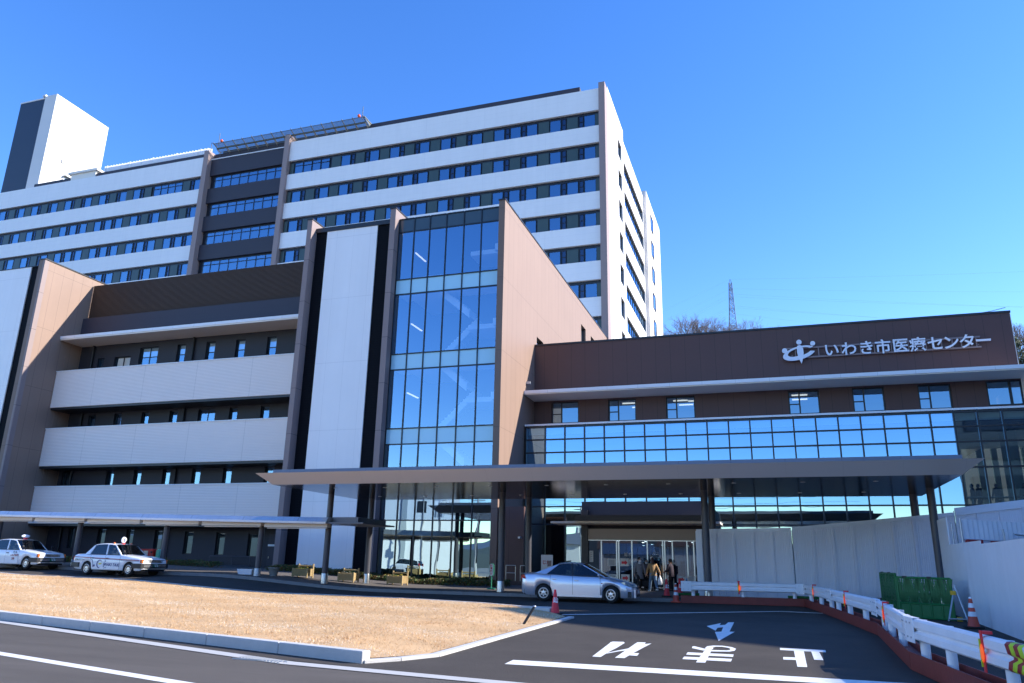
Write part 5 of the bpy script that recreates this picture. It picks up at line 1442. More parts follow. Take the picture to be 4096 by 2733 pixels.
def make_car(S):
    """S: profile tables along x (forward +). Returns the thing with its parts."""
    t_ = thing(S['name'], S['label'], S['cat'], (0, 0, 0), group=S.get('group'))
    x0, x1 = S['x']
    W = lambda x: itp(x, S['w'])           # half width
    deck = lambda x: itp(x, S['deck'])     # bonnet / belt / boot height
    def zlow(x):
        z = itp(x, S['low'])
        for ax in S['axles']:
            q = S['arch'] ** 2 - (x - ax) ** 2
            if q > 0: z = max(z, S['zw'] + math.sqrt(q))
        return z
    def sec(x):
        w, zd, zl = W(x), deck(x), zlow(x)
        zm = zl + (zd - zl) * 0.55 if zl < 0.5 else zl + (zd - zl) * 0.5
        return [(w - 0.03, zl), (w - 0.005, min(zl + 0.04, zd - 0.12)), (w, zm), (w - 0.012, zd - 0.10), (w - 0.05, zd - 0.03), (w - 0.12, zd), (w * 0.5, zd + S['crown']), (0, zd + S['crown'] * 1.3)]
    xs = sorted(set(list(np.round(np.arange(x0, x1 + 1e-6, 0.05), 3)) + [x0, x1] + [round(a + s * S['arch'] * k, 3) for a in S['axles'] for s in (-1, 1) for k in (0.999, 0.97, 0.9)]))
    rows = []
    for x in xs:
        s = sec(x)
        rows.append([(x, y, z) for y, z in s] + [(x, -y, z) for y, z in s[-2::-1]])
    b = MB(); k = len(rows[0])
    b.add([p for r_ in rows for p in r_], [(i * k + j, i * k + j + 1, (i + 1) * k + j + 1, (i + 1) * k + j) for i in range(len(rows) - 1) for j in range(k - 1)], 0, True)
    b.add(rows[0], [tuple(range(k))], 0); b.add(rows[-1], [tuple(range(k - 1, -1, -1))], 0)
    b.build('body', S['paint'], t_)
    # dark under-floor and wheel wells
    b = MB(); b.box(x0 + 0.15, -W(0) + 0.10, 0.22, x1 - 0.15, W(0) - 0.10, 0.42)
    b.box(x0 + 0.3, -W(0) + 0.22, 0.42, x1 - 0.35, W(0) - 0.22, 0.66)
    b.build('underbody', M['car_black'], t_)
    # cabin
    G = S['cabin']; zb = lambda x: deck(x) - 0.01
    (a0, a1, r1, r0, zr, wb, wr) = G       # screen foot, roof front, roof rear, rear screen foot, roof height, half widths at belt / roof
    def roof_z(x):
        u = (x - r1) / (a1 - r1); return zr - 0.055 * (2 * u - 1) ** 2 * (1 if u < 0.5 else 0.9)
    def lerp(a, c, t): return tuple(a[i] + (c[i] - a[i]) * t for i in range(3))
    FB = lambda s: (a0, s * (wb - 0.06), zb(a0)); FT = lambda s: (a1, s * (wr - 0.03), roof_z(a1))
    RT = lambda s: (r1, s * (wr - 0.03), roof_z(r1)); RB = lambda s: (r0, s * (wb - 0.05), zb(r0))
    b = MB()      # roof skin, slightly domed
    n = 10; rows = []
    for i in range(n + 1):
        x = r1 + (a1 - r1) * i / n; z = roof_z(x); wv = wr - 0.005
        rows.append([(x, y * wv, z + 0.028 * (1 - y * y) - (0.035 if abs(y) == 1 else 0)) for y in (-1, -0.93, -0.6, 0, 0.6, 0.93, 1)])
    b.add([p for r_ in rows for p in r_], [(i * 7 + j, (i + 1) * 7 + j, (i + 1) * 7 + j + 1, i * 7 + j + 1) for i in range(n) for j in range(6)], 0, True)
    b.build('roof', S['paint'], t_)
    def pane(name, q, mi=M['car_glass'], cut=0.0):
        bb = MB(); nn = 6; rows = []
        for i in range(nn + 1):
            u = i / nn; p, r_ = lerp(q[0], q[1], u), lerp(q[3], q[2], u)
            bow = S.get('bow', 0.05) * (1 - (2 * u - 1) ** 2) if name != 'side_window' else 0
            sg = 1 if q[0][0] > 0 else -1
            rows.append(((p[0] + sg * bow, p[1], p[2]), (r_[0] + sg * bow * 0.7, r_[1], r_[2])))
        bb.add([p for r_ in rows for p in r_], [(2 * i, 2 * i + 2, 2 * i + 3, 2 * i + 1) for i in range(nn)], 0, True)
        return bb.build(name, mi, t_)
    pane('windscreen', [FB(1), FB(-1), FT(-1), FT(1)]); pane('rear_window', [RB(-1), RB(1), RT(1), RT(-1)])
    for s in (1, -1):
        sb = lambda x: (x, s * (wb - 0.035 - 0.02 * abs((x - 0.1) / 2)), zb(x)); stp = lambda x: (x, s * (wr - 0.01), roof_z(min(max(x, r1), a1)) - 0.035)
        def edge(x0_, z0_, x1_, z1_): pass
        xb_ = [a0 - 0.06, *S['splits_b'], r0 + S.get('rearcut', 0.22)]; xt_ = [a1 - 0.01, *S['splits_t'], r1 + 0.02]
        for i in range(len(xb_) - 1):
            q = [sb(xb_[i] - 0.025), sb(xb_[i + 1] + 0.025), stp(xt_[i + 1] + 0.02), stp(xt_[i] - 0.02)]
            q = [(p[0], p[1], p[2]) for p in q]
            pane('side_window', q)
        def pillar(p0, p1, w, mi=0):
            p0, p1 = Vector(p0), Vector(p1); o = Vector((w, 0, 0)); y = Vector((0, s * 0.012, 0)); yi = Vector((0, -s * 0.05, 0))
            vs = [p0 - o + y, p0 + o + y, p1 + o + y, p1 - o + y, p0 - o + yi, p0 + o + yi, p1 + o + yi, p1 - o + yi]
            MB().add(vs, [(0, 1, 2, 3), (7, 6, 5, 4), (0, 4, 5, 1), (1, 5, 6, 2), (2, 6, 7, 3), (3, 7, 4, 0)], 0).build('pillar', M['car_black'] if mi else S['paint'], t_)
        pillar(sb(a0 - 0.02), stp(a1), 0.035)
        for xb2, xt2 in zip(S['splits_b'], S['splits_t']): pillar(sb(xb2), stp(xt2), 0.035, S.get('bpillar', 0))
        # rear pillar as a filled quarter
        b = MB()
        p = [sb(r0 + S.get('rearcut', 0.22)), sb(r0 - 0.05), stp(r1 - 0.05), stp(r1 + 0.04)]
        b.add([(q[0], q[1] + s * 0.006, q[2]) for q in p], [(0, 1, 2, 3)], 0); b.add([(q[0], q[1] - s * 0.05, q[2]) for q in p], [(3, 2, 1, 0)], 0)
        b.add([(p[1][0], p[1][1] + s * .006, p[1][2]), (p[1][0] + .02, p[1][1] - s * .1, p[1][2]), (p[2][0] + .02, p[2][1] - s * .08, p[2][2] + 0.02), (p[2][0], p[2][1] + s * .006, p[2][2])], [(0, 1, 2, 3)], 0)
        b.build('rear_pillar', S['paint'], t_)
        MB().obox((a0 - 0.1, s * (wb - 0.02)), (r0 + 0.1, s * (wb - 0.02)), 0.012, zb(0) - 0.012, zb(0) + 0.012).build('belt_moulding', M['car_black'], t_)
        # doors: skins 3 mm proud of the body with shut lines between
        for (da, dc) in S['doors']:
            bb = MB(); rr_ = []
            xx = list(np.linspace(da + 0.006, dc - 0.006, 14))
            for x in xx:
                sc = sec(x); rr_.append([(x, s * (y + 0.004), z) for y, z in sc[1:5]])
            bb.add([p for r_ in rr_ for p in r_], [(i * 4 + j, i * 4 + j + 1, (i + 1) * 4 + j + 1, (i + 1) * 4 + j) for i in range(13) for j in range(3)], 0, True)
            d_ = bb.build('door', S['paint'], t_)
            hx = da + 0.14; hz = deck(hx) - 0.17
            MB().box(hx - 0.07, s * (W(hx) + 0.002), hz - 0.02, hx + 0.09, s * (W(hx) + 0.028), hz + 0.02).build('handle', S['handle'], d_, 0.006)
            for xg in (da, dc):
                g_ = MB(); pp = sec(xg); g_.add([(xg - 0.006, s * (y + 0.002), z) for y, z in pp[1:5]] + [(xg + 0.006, s * (y + 0.002), z) for y, z in pp[1:5]], [(j, j + 1, 5 + j, 4 + j) for j in range(3)], 0)
                g_.build('shut_line', M['car_black'], d_)
        # mirrors
        if S['mirror'] == 'door':
            mx_ = a0 - 0.22
            MB().ball((mx_, s * (W(mx_) + 0.09), zb(mx_) + 0.07), 0.06, 0.11, 0.07, 12).build('mirror', S['paint'], t_)
        else:
            fx = S['fender_mirror']; b = MB(); b.tube((fx, s * (W(fx) - 0.10), deck(fx)), (fx - 0.12, s * (W(fx) - 0.04), deck(fx) + 0.16), 0.012, 6); b.ball((fx - 0.13, s * (W(fx) - 0.02), deck(fx) + 0.19), 0.05, 0.08, 0.05, 10)
            b.build('mirror', M['car_black'], t_)
    # wheels
    for ax in S['axles']:
        for s in (1, -1):
            wy = s * (W(ax) - 0.115); rw = S['rw']
            turn = S.get('steer', 0.0) if ax > 0 else 0.0
            w_ = MB().lathe([(rw * 0.62, -0.095), (rw * 0.9, -0.10), (rw, -0.07), (rw, 0.07), (rw * 0.9, 0.10), (rw * 0.62, 0.095)], 32, (0, 0, 0), 'y').build('wheel', M['tyre'], t_)
            w_.location = (ax, wy, rw); w_.rotation_euler = (0, 0, turn)
            rb = MB(); o_ = s * 0.099
            rb.lathe([(rw * 0.66, o_ - s * .004), (rw * 0.61, o_ + s * 0.010), (rw * 0.56, o_ - s * 0.01), (rw * 0.2, o_ + s * 0.004), (0.01, o_ + s * 0.012)], 32, (0, 0, 0), 'y', 0)
            for i in range(S['holes']):
                t = 2 * math.pi * i / S['holes']; c = (rw * S['hole_r'] * math.cos(t), rw * S['hole_r'] * math.sin(t)); rad = rw * S['hole_s']
                rb.prism([(c[0] + rad * math.cos(2 * math.pi * q / 10), c[1] + rad * math.sin(2 * math.pi * q / 10)) for q in range(10)], 'y', o_ - s * 0.012, o_ + s * 0.0135, 1)
            ri = rb.build('rim', [M['rim_silver'], M['car_black']], w_)
    # interior
    b = MB(); zf = 0.45
    b.box(r0 + 0.25, -wb + 0.12, zf, a0 - 0.25, wb - 0.12, zb(0) - 0.25, 1)
    for (sx_, sy_) in ((0.15, 0.34), (0.15, -0.34)):
        b.box(sx_ - 0.28, sy_ - 0.22, 0.6, sx_ - 0.14, sy_ + 0.22, zb(0) + 0.18, 0); b.box(sx_ - 0.27, sy_ - 0.11, zb(0) + 0.2, sx_ - 0.18, sy_ + 0.11, zb(0) + 0.36, 0)
    b.box(-1.05, -0.58, 0.6, -0.9, 0.58, zb(0) + 0.12, 0); b.box(a0 - 0.45, -wb + 0.14, zb(0) - 0.15, a0 - 0.12, wb - 0.14, zb(0) + 0.02, 1)
    b.build('cabin_interior', [M['seat_cloth'], M['interior']], t_)
    return t_, sec, W, deck

def front_strip(name, t_, W, deck, xf, z0, z1, y0, y1, mm, dx=0.012, n=8):
    """a panel wrapped on the car's nose or tail"""
    b = MB(); sg = 1 if xf > 0 else -1; vs = []
    for i in range(n + 1):
        y = y0 + (y1 - y0) * i / n; x = xf - sg * 0.10 * (abs(y) / 0.85) ** 4
        vs += [(x + sg * dx, y, z0), (x + sg * dx, y, z1), (x - sg * 0.05, y, z0), (x - sg * 0.05, y, z1)]
    f = []
    for i in range(n):
        a = 4 * i; c = a + 4
        f += [(a, c, c + 1, a + 1), (a + 2, a + 3, c + 3, c + 2), (a, a + 2, c + 2, c), (a + 1, c + 1, c + 3, a + 3)]
    f += [(0, 1, 3, 2), (4 * n, 4 * n + 2, 4 * n + 3, 4 * n + 1)]
    b.add(vs, f, 0)
    return b.build(name, mm, t_)

# ---------------- saloon taxi
TX = dict(name='taxi', label='white taxi with blue lettering, red stripe and round roof lamp behind the lawn', cat='taxi', group='white taxis in the rank', paint=M['car_white'], x=(-2.34, 2.34),
          w=[(-2.34, 0.66), (-2.30, 0.74), (-2.1, 0.80), (-1.5, 0.835), (0, 0.845), (1.5, 0.835), (2.1, 0.80), (2.28, 0.755), (2.34, 0.68)],
          deck=[(-2.34, 0.84), (-2.30, 0.93), (-2.2, 0.965), (-1.6, 0.985), (-1.3, 0.975), (0.9, 0.955), (1.0, 0.965), (1.6, 0.90), (2.15, 0.82), (2.30, 0.78), (2.34, 0.70)],
          low=[(-2.34, 0.42), (-2.2, 0.30), (-1.8, 0.25), (1.9, 0.24), (2.2, 0.25), (2.34, 0.32)], axles=(1.53, -1.255), arch=0.355, zw=0.30, rw=0.305, crown=0.02,
          cabin=(0.90, 0.30, -1.08, -1.50, 1.49, 0.80, 0.63), splits_b=[-0.08], splits_t=[-0.20], doors=[(-0.06, 0.93), (-1.05, -0.06)], handle=M['car_black'], mirror='fender', fender_mirror=1.25, holes=8, hole_r=0.46, hole_s=0.075, rearcut=0.28, bpillar=0)
def taxi_front(t_, W, deck):
    front_strip('grille', t_, W, deck, 2.335, 0.62, 0.76, -0.36, 0.36, M['grille'])
    for s in (1, -1):
        front_strip('headlight', t_, W, deck, 2.335, 0.62, 0.76, *sorted((s * 0.37, s * 0.66)), M['lamp_clear'])
        b = MB(); b.box(2.17, s * 0.67, 0.60, 2.315, s * 0.775, 0.76); b.build('indicator', M['amber'], t_, 0.01)
        b = MB(); b.box(-2.345, s * 0.40, 0.66, -2.20, s * 0.74, 0.86); b.build('tail_light', M['lamp_red'], t_, 0.01)
    for xf in (2.38, -2.38):
        front_strip('bumper', t_, W, deck, xf, 0.36, 0.575, -0.80, 0.80, M['car_black'], n=12)
        sg = 1 if xf > 0 else -1
        for s in (1, -1):
            b = MB(); b.obox((xf - sg * 0.05, s * 0.80), (xf - sg * 0.62, s * 0.855), 0.06, 0.36, 0.575); b.build('bumper_side', M['car_black'], t_, 0.01)
    for z in (0.43, 0.50):
        front_strip('bumper_slot', t_, W, deck, 2.39, z, z + 0.022, -0.66, 0.66, M['rim_silver'], 0.006)
    pl_ = MB().box(2.395, -0.165, 0.42, 2.41, 0.165, 0.56).build('number_plate', M['plate_green'], t_)
    b = MB(); b.text('いわき500', 0.05, (2.413, -0.12, 0.515), (0, 1, 0), (0, 0, 1), bold=0.002); b.text('・8 18', 0.10, (2.413, -0.14, 0.435), (0, 1, 0), (0, 0, 1), bold=0.004)
    b.build('plate_lettering', M['reflective'], pl_)
    b = MB(); b.prism([(0.07 * math.cos(t), 0.69 + 0.028 * math.sin(t)) for t in np.linspace(0, 2 * np.pi, 16, endpoint=False)], 'x', 2.345, 2.353); b.build('badge', M['chrome'], t_)
taxi, sec, W, deck = make_car(TX)
taxi_front(taxi, W, deck)
M['ink_blue'] = mat('ink_blue', (0.02, 0.04, 0.20), 0.4); M['ink_red'] = mat('ink_red', (0.35, 0.015, 0.03), 0.4); M['ink_yellow'] = mat('ink_yellow', (0.85, 0.72, 0.05), 0.4); M['ink_dark'] = mat('ink_dark', (0.03, 0.03, 0.04), 0.5)
def side_band(t_, s, xa, xb, za, zb_, h, mm, name):
    b = MB(); n = 24; vs = []
    for i in range(n + 1):
        x = xa + (xb - xa) * i / n; z = za + (zb_ - za) * i / n; y = s * (W(x) + 0.0075)
        vs += [(x, y, z), (x, y, z + h)]
    b.add(vs, [(2 * i, 2 * i + 2, 2 * i + 3, 2 * i + 1) for i in range(n)], 0)
    return b.build(name, mm, t_)
for s in (1, -1):
    side_band(taxi, s, -2.28, 2.15, 0.82, 0.70, 0.035, M['ink_red'], 'side_stripe'); side_band(taxi, s, -0.95, 2.15, 0.765, 0.665, 0.014, M['ink_blue'], 'side_stripe')
    b = MB(); P = [(-1.05, 0.76), (-0.92, 0.70), (-0.84, 0.55), (-0.82, 0.36)]
    for (xa, za), (xb, zb_) in zip(P[:-1], P[1:]): b.add([(xa, s * (W(xa) + .008), za), (xb, s * (W(xb) + .008), zb_), (xb + .03, s * (W(xb) + .008), zb_), (xa + .03, s * (W(xa) + .008), za + .02)], [(0, 1, 2, 3)])
    b.build('side_stripe', M['ink_blue'], taxi)
b = MB(); y = -(0.845 + 0.009)
b.text('IWAKI TAXI', 0.20, (-0.12, y, 0.44), (1, 0, -0.02), (0.12, 0, 1), bold=0.004)
b.build('door_lettering', M['ink_blue'], taxi)
b = MB(); b.text('安中タクシー', 0.12, (-2.12, -(W(-2.0) + 0.012), 0.66), (1, -0.06, 0), (0, 0, 1), bold=0.003); b.build('wing_lettering', M['ink_dark'], taxi)
b = MB()      # leaping fish emblem and bubbles in plain shapes
arc = [(-0.36 + 0.17 * math.cos(R(a)), 0.52 + 0.17 * math.sin(R(a))) for a in range(40, 290, 12)]
for i, ((xa, za), (xb, zb_)) in enumerate(zip(arc[:-1], arc[1:])):
    w_ = 0.02 + 0.05 * math.sin(math.pi * i / len(arc)); c_ = (-0.36, 0.52)
    f_ = lambda x, z, k: (c_[0] + (x - c_[0]) * k, y, c_[1] + (z - c_[1]) * k)
    b.add([f_(xa, za, 1 + w_ * 3), f_(xb, zb_, 1 + w_ * 3), f_(xb, zb_, 1 - w_ * 2), f_(xa, za, 1 - w_ * 2)], [(0, 1, 2, 3)], 0)
for (cx, cz, r_) in ((-0.72, 0.44, 0.055), (0.02, 0.66, 0.03), (-0.08, 0.40, 0.028), (0.05, 0.36, 0.03)):
    b.add([(cx + r_ * math.cos(t), y, cz + r_ * math.sin(t)) for t in np.linspace(0, 2 * np.pi, 14, endpoint=False)], [tuple(range(14))], 0)
b.add([(-0.44, y - .001, 0.56), (-0.25, y - .001, 0.56), (-0.16, y - .001, 0.62), (-0.28, y - .001, 0.50), (-0.40, y - .001, 0.49)], [tuple(range(5))], 1)
b.build('door_emblem', [M['ink_blue'], M['ink_yellow']], taxi)
b = MB(); b.lathe([(0.02, -0.05), (0.13, -0.045), (0.155, 0), (0.13, 0.045), (0.02, 0.05)], 20, (0.05, 0, 1.68), 'x')
rl = b.build('roof_lamp', M['car_white'], taxi)
MB().box(0.0, -0.06, 1.47, 0.12, 0.06, 1.54).build('lamp_foot', M['cone_red'], rl)
b = MB(); b.text('S', 0.2, (0.104, -0.06, 1.61), (0, 1, 0), (0, 0, 1), bold=0.01); b.build('lamp_letter', M['ink_blue'], rl)
for s in (1, -1): MB().lathe([(0.06, 0), (0.05, 0.07), (0.01, 0.09)], 12, (0.02, s * 0.5, 1.465)).build('side_lamp', M['amber'], taxi)
TXPOS = [(-30.95, 31.35), (-37.8, 31.6)]
taxi2, _s, _w, _d = make_car(dict(TX, label='plain white taxi with oval roof lamp cut off by the left edge'))
taxi_front(taxi2, W, deck)
b = MB(); b.ball((0.05, 0, 1.66), 0.10, 0.24, 0.085, 16); rl = b.build('roof_lamp', M['car_white'], taxi2)
MB().box(0.0, -0.08, 1.47, 0.10, 0.08, 1.57).build('lamp_foot', M['cone_red'], rl)
b = MB(); b.text('個人', 0.15, (0.52, y, 0.78), (1, 0, 0), (0, 0, 1), bold=0.004); b.build('door_lettering', M['ink_dark'], taxi2)
b = MB(); b.text('いわき無線', 0.12, (0.33, y, 0.64), (1, 0, 0), (0, 0, 1), bold=0.003); b.text('208', 0.14, (0.45, y, 0.47), (1, 0, 0), (0, 0, 1), bold=0.004); b.build('door_lettering', M['ink_red'], taxi2)
for t_, (x, yy) in ((taxi, TXPOS[0]), (taxi2, TXPOS[1])):
    t_.location = (x, yy, gz(x, yy) - 0.01); t_.rotation_euler = (0, 0, R(-4))
# ---------------- silver saloon
SV = dict(name='silver_sedan', label='silver four door sedan stopped in front of the hospital entrance', cat='car', paint=M['car_silver'], x=(-2.22, 2.22),
          w=[(-2.22, 0.60), (-2.17, 0.70), (-2.0, 0.79), (-1.4, 0.84), (0, 0.855), (1.4, 0.84), (1.9, 0.78), (2.12, 0.66), (2.22, 0.50)],
          deck=[(-2.22, 0.80), (-2.16, 0.96), (-2.05, 1.015), (-1.6, 1.03), (-1.2, 1.0), (0.2, 0.945), (1.0, 0.935), (1.35, 0.87), (1.8, 0.76), (2.10, 0.66), (2.22, 0.52)],
          low=[(-2.22, 0.32), (-2.1, 0.24), (-1.7, 0.20), (1.8, 0.19), (2.1, 0.20), (2.22, 0.26)], axles=(1.335, -1.285), arch=0.345, zw=0.30, rw=0.30, crown=0.02,
          cabin=(1.12, 0.22, -0.78, -1.62, 1.435, 0.79, 0.57), splits_b=[-0.16], splits_t=[-0.22], doors=[(-0.14, 0.92), (-1.02, -0.14)], handle=M['car_silver'], mirror='door', holes=6, hole_r=0.40, hole_s=0.135, rearcut=0.42, bpillar=1, steer=R(-14), bow=0.07)
sv, sec2, W2, deck2 = make_car(SV)
for s in (1, -1):
    b = MB()
    P = [(1.72, 0.745), (1.86, 0.76), (2.05, 0.68), (2.14, 0.60), (2.02, 0.59), (1.84, 0.66)]
    b.add([(x, s * (W2(x) + 0.006 - 0.02 * (z - 0.6)), z) for x, z in P], [tuple(range(6)) if s < 0 else tuple(range(5, -1, -1))])
    b.add([(2.14, s * (W2(2.14) + .006), 0.60), (2.20, s * 0.42, 0.585), (2.17, s * 0.42, 0.65), (2.05, s * (W2(2.05) + .006), 0.68)], [(0, 1, 2, 3)])
    b.build('headlight', M['lamp_clear'], sv)
    b = MB(); b.add([(x, s * (W2(x) + 0.008), z) for x, z in ((-2.0, 0.80), (-2.19, 0.80), (-2.17, 0.94), (-2.08, 0.97))], [(0, 1, 2, 3)]); b.box(-2.23, s * 0.45, 0.78, -2.12, s * 0.66, 0.93)
    b.build('tail_light', M['lamp_red'], sv)
    MB().obox((-0.88, s * 0.835), (0.98, s * 0.835), 0.05, 0.19, 0.27).build('side_skirt', M['car_silver'], sv)
    b = MB(); b.ball((1.02 - .04, s * (W2(1.0) + 0.004), 0.70), 0.035, 0.008, 0.018, 8); b.build('indicator', M['amber'], sv)
front_strip('bumper', sv, W2, deck2, 2.225, 0.20, 0.50, -0.60, 0.60, M['car_silver'])
front_strip('grille', sv, W2, deck2, 2.21, 0.52, 0.58, -0.38, 0.38, M['car_black'])
front_strip('air_intake', sv, W2, deck2, 2.235, 0.24, 0.33, -0.42, 0.42, M['car_black'])
pl_ = MB().box(2.24, -0.165, 0.36, 2.255, 0.165, 0.50).build('number_plate', M['notice'], sv)
b = MB(); b.text('いわき', 0.05, (2.258, -0.07, 0.455), (0, 1, 0), (0, 0, 1), bold=0.002); b.build('plate_lettering', M['sign_green'], pl_)
sv.location = (-7.33, 30.55, gz(-7.3, 30.5) - 0.005); sv.rotation_euler = (0, 0, R(1.5))
# van and cars on the other side of the road, seen in the glass
VN = dict(name='minivan', label='white minivan parked in front of the white building across the road', cat='car', paint=M['car_white'], x=(-2.1, 2.1),
          w=[(-2.1, 0.70), (-2.0, 0.80), (0, 0.85), (1.7, 0.82), (2.0, 0.74), (2.1, 0.6)],
          deck=[(-2.1, 0.9), (-2.0, 1.05), (0.9, 1.02), (1.5, 0.95), (1.95, 0.82), (2.1, 0.6)],
          low=[(-2.1, 0.32), (-1.9, 0.25), (1.9, 0.24), (2.1, 0.3)], axles=(1.35, -1.3), arch=0.35, zw=0.30, rw=0.31, crown=0.015,
          cabin=(1.45, 0.75, -1.85, -2.02, 1.70, 0.80, 0.66), splits_b=[0.1, -1.0], splits_t=[0.1, -1.0], doors=[(0.05, 1.1), (-1.0, 0.05)], handle=M['car_white'], mirror='door', holes=6, hole_r=0.42, hole_s=0.08, rearcut=0.1, bpillar=1)
vn, _s, W3, d3 = make_car(VN)
for s in (1, -1): MB().box(-2.09, s * 0.60, 0.95, -1.98, s * 0.80, 1.35).build('tail_light', M['lamp_red'], vn)
vn.location = (-44.5, -8.0, gz(-44, -8)); vn.rotation_euler = (0, 0, R(180))
# ================================================================ PEOPLE
def rings(b, secs, n=14, mi=0, cap=True):
    """closed garment: rings (centre, half-width x, half-depth y) stacked along their centres"""
    vs = []
    for c, rx, ry in secs:
        for i in range(n):
            t = 2 * math.pi * i / n; vs.append((c[0] + rx * math.cos(t), c[1] + ry * math.sin(t), c[2]))
    b.add(vs, [(j * n + i, j * n + (i + 1) % n, (j + 1) * n + (i + 1) % n, (j + 1) * n + i) for j in range(len(secs) - 1) for i in range(n)], mi, True)
    if cap:
        b.add(vs[:n], [tuple(range(n - 1, -1, -1))], mi); b.add(vs[-n:], [tuple(range(n))], mi)
    return b
def limb(b, pts, rs, n=10, mi=0):
    """tapering sleeve or trouser leg through joints"""
    vs = []; P = [Vector(p) for p in pts]
    for k, (p, r) in enumerate(zip(P, rs)):
        d = ((P[min(k + 1, len(P) - 1)] - P[max(k - 1, 0)])).normalized(); a = d.cross(Vector((0.2, 1, 0.1))).normalized(); c = d.cross(a)
        for i in range(n):
            t = 2 * math.pi * i / n; vs.append(p + a * (r * math.cos(t)) + c * (r * math.sin(t)))
    b.add(vs, [(j * n + i, j * n + (i + 1) % n, (j + 1) * n + (i + 1) % n, (j + 1) * n + i) for j in range(len(P) - 1) for i in range(n)], mi, True)
    b.add(vs[:n], [tuple(range(n - 1, -1, -1))], mi); b.add(vs[-n:], [tuple(range(n))], mi)
    return b
skin_m = mat('skin', (0.52, 0.30, 0.20), 0.55)
hair_black = mat('hair_black', (0.012, 0.010, 0.010), 0.5); hair_brown = mat('hair_brown', (0.06, 0.018, 0.010), 0.45)
shoe_white = mat('shoe_white', (0.65, 0.63, 0.6), 0.6); shoe_black = mat('shoe_black', (0.012, 0.012, 0.013), 0.5)
eye_m = mat('eye', (0.02, 0.02, 0.02), 0.2); mask_m = mat('mask', (0.86, 0.86, 0.88), 0.8)
CURL = [(0.0, -0.028), (0.008, -0.010), (0.008, 0.008), (0.0, 0.024)]
def person(label, loc, rz, H, stride, arms, coat, coat_len, trousers, hair, hair_len, shoes, mask=True, hat=None, head_turn=0.0, lean=0.04, seated=False):
    """figure facing +X at the origin; stride = (front foot x, back foot x); arms = [(elbow, wrist) offsets from the shoulder for right(-Y), left(+Y)]"""
    k = H / 1.60
    root = thing('person', label, 'person', loc, rz)
    S = lambda x, y, z: Vector((x * k, y * k, z * k))
    hipz, shz = 0.82, 1.30
    lx = lean
    head_c = S(lx + 0.02, 0, 1.475)
    sh = {s: S(lx * 0.9, s * 0.165, shz) for s in (-1, 1)}
    hip = {s: S(0, s * 0.085, hipz) for s in (-1, 1)}
    foot = {-1: stride[0], 1: stride[1]}
    ank, knee = {}, {}
    for s in (-1, 1):
        f = foot[s]; lift = 0.05 if f < -0.12 else 0.0
        ank[s] = S(f, s * 0.085, 0.085 + lift); kn = (hip[s] + ank[s]) / 2; kn.x += 0.05 * k * (1.6 if f < 0 else 1); knee[s] = kn
        if seated: knee[s] = S(0.42, s * 0.1, hipz - 0.02); ank[s] = S(0.42, s * 0.1, 0.40)
    elb = {s: sh[s] + S(*arms[i][0]) for i, s in enumerate((-1, 1))}
    wri = {s: elb[s] + S(*arms[i][1]) for i, s in enumerate((-1, 1))}
    V, E, Rr = [], [], []
    def v(p, r, par=None):
        V.append(tuple(p)); Rr.append(r * k if r > 0.02 else r)
        if par is not None: E.append((par, len(V) - 1))
        return len(V) - 1
    pel = v(S(0, 0, hipz + 0.05), 0.105)
    wai = v(S(lx * 0.4, 0, 1.02), 0.10, pel); che = v(S(lx * 0.8, 0, 1.20), 0.115, wai); nb = v(S(lx, 0, 1.33), 0.055, che); nt = v(S(lx + 0.01, 0, 1.39), 0.048, nb)
    hd = v(S(lx + 0.015, 0, 1.45), 0.082, nt); v(S(lx + 0.02, 0, 1.53), 0.076, hd)
    for s in (-1, 1):
        a = v(sh[s], 0.05, che); e = v(elb[s], 0.037, a); w = v(wri[s], 0.026, e)
        d = (wri[s] - elb[s]).normalized(); palm = v(wri[s] + d * 0.07 * k, 0.030, w)
        side = Vector((1, 0, 0)) if abs(d.x) < 0.7 else Vector((0, 0, 1)); side = (side - d * side.dot(d)).normalized(); cur = d.cross(side) * s
        for (ln, o) in ((0.070, -0.027), (0.080, -0.009), (0.076, 0.009), (0.060, 0.026)):
            b0 = wri[s] + d * 0.085 * k + side * o * k
            f1 = v(b0, 0.0085, palm); f2 = v(b0 + d * ln * 0.5 * k + cur * 0.008 * k, 0.008, f1); v(b0 + d * ln * k + cur * 0.028 * k, 0.0065, f2)
        t1 = v(wri[s] + d * 0.04 * k + side * 0.04 * k, 0.010, w); v(wri[s] + d * 0.085 * k + side * 0.055 * k + cur * 0.015 * k, 0.008, t1)
        h = v(hip[s], 0.085, pel); kn_ = v(knee[s], 0.058, h); an = v(ank[s], 0.036, kn_); v(ank[s] + S(0.13, 0, -0.05), 0.034, an)
    me = bpy.data.meshes.new('body_skeleton'); me.from_pydata(V, E, [])
    o = bpy.data.objects.new('body_skeleton', me); COL.objects.link(o)
    sk = o.modifiers.new('skin', 'SKIN'); sk.use_smooth_shade = True
    o.modifiers.new('sub', 'SUBSURF').levels = 1
    for i, q in enumerate(me.skin_vertices[0].data):
        q.radius = (Rr[i], Rr[i]); q.use_root = (i == 0)
    bpy.context.view_layer.update()
    bm_ = bpy.data.meshes.new_from_object(o.evaluated_get(bpy.context.evaluated_depsgraph_get()))
    bpy.data.objects.remove(o); bpy.data.meshes.remove(me)
    bm_.name = 'body'; bm_.materials.clear(); bm_.materials.append(skin_m)
    for p in bm_.polygons: p.use_smooth = True
    link('body', bm_, root)
    # head shape, face
    ct, st_ = math.cos(head_turn), math.sin(head_turn)
    hp = lambda x, y, z: (head_c.x + (x * ct - y * st_) * k, head_c.y + (x * st_ + y * ct) * k, head_c.z + z * k)
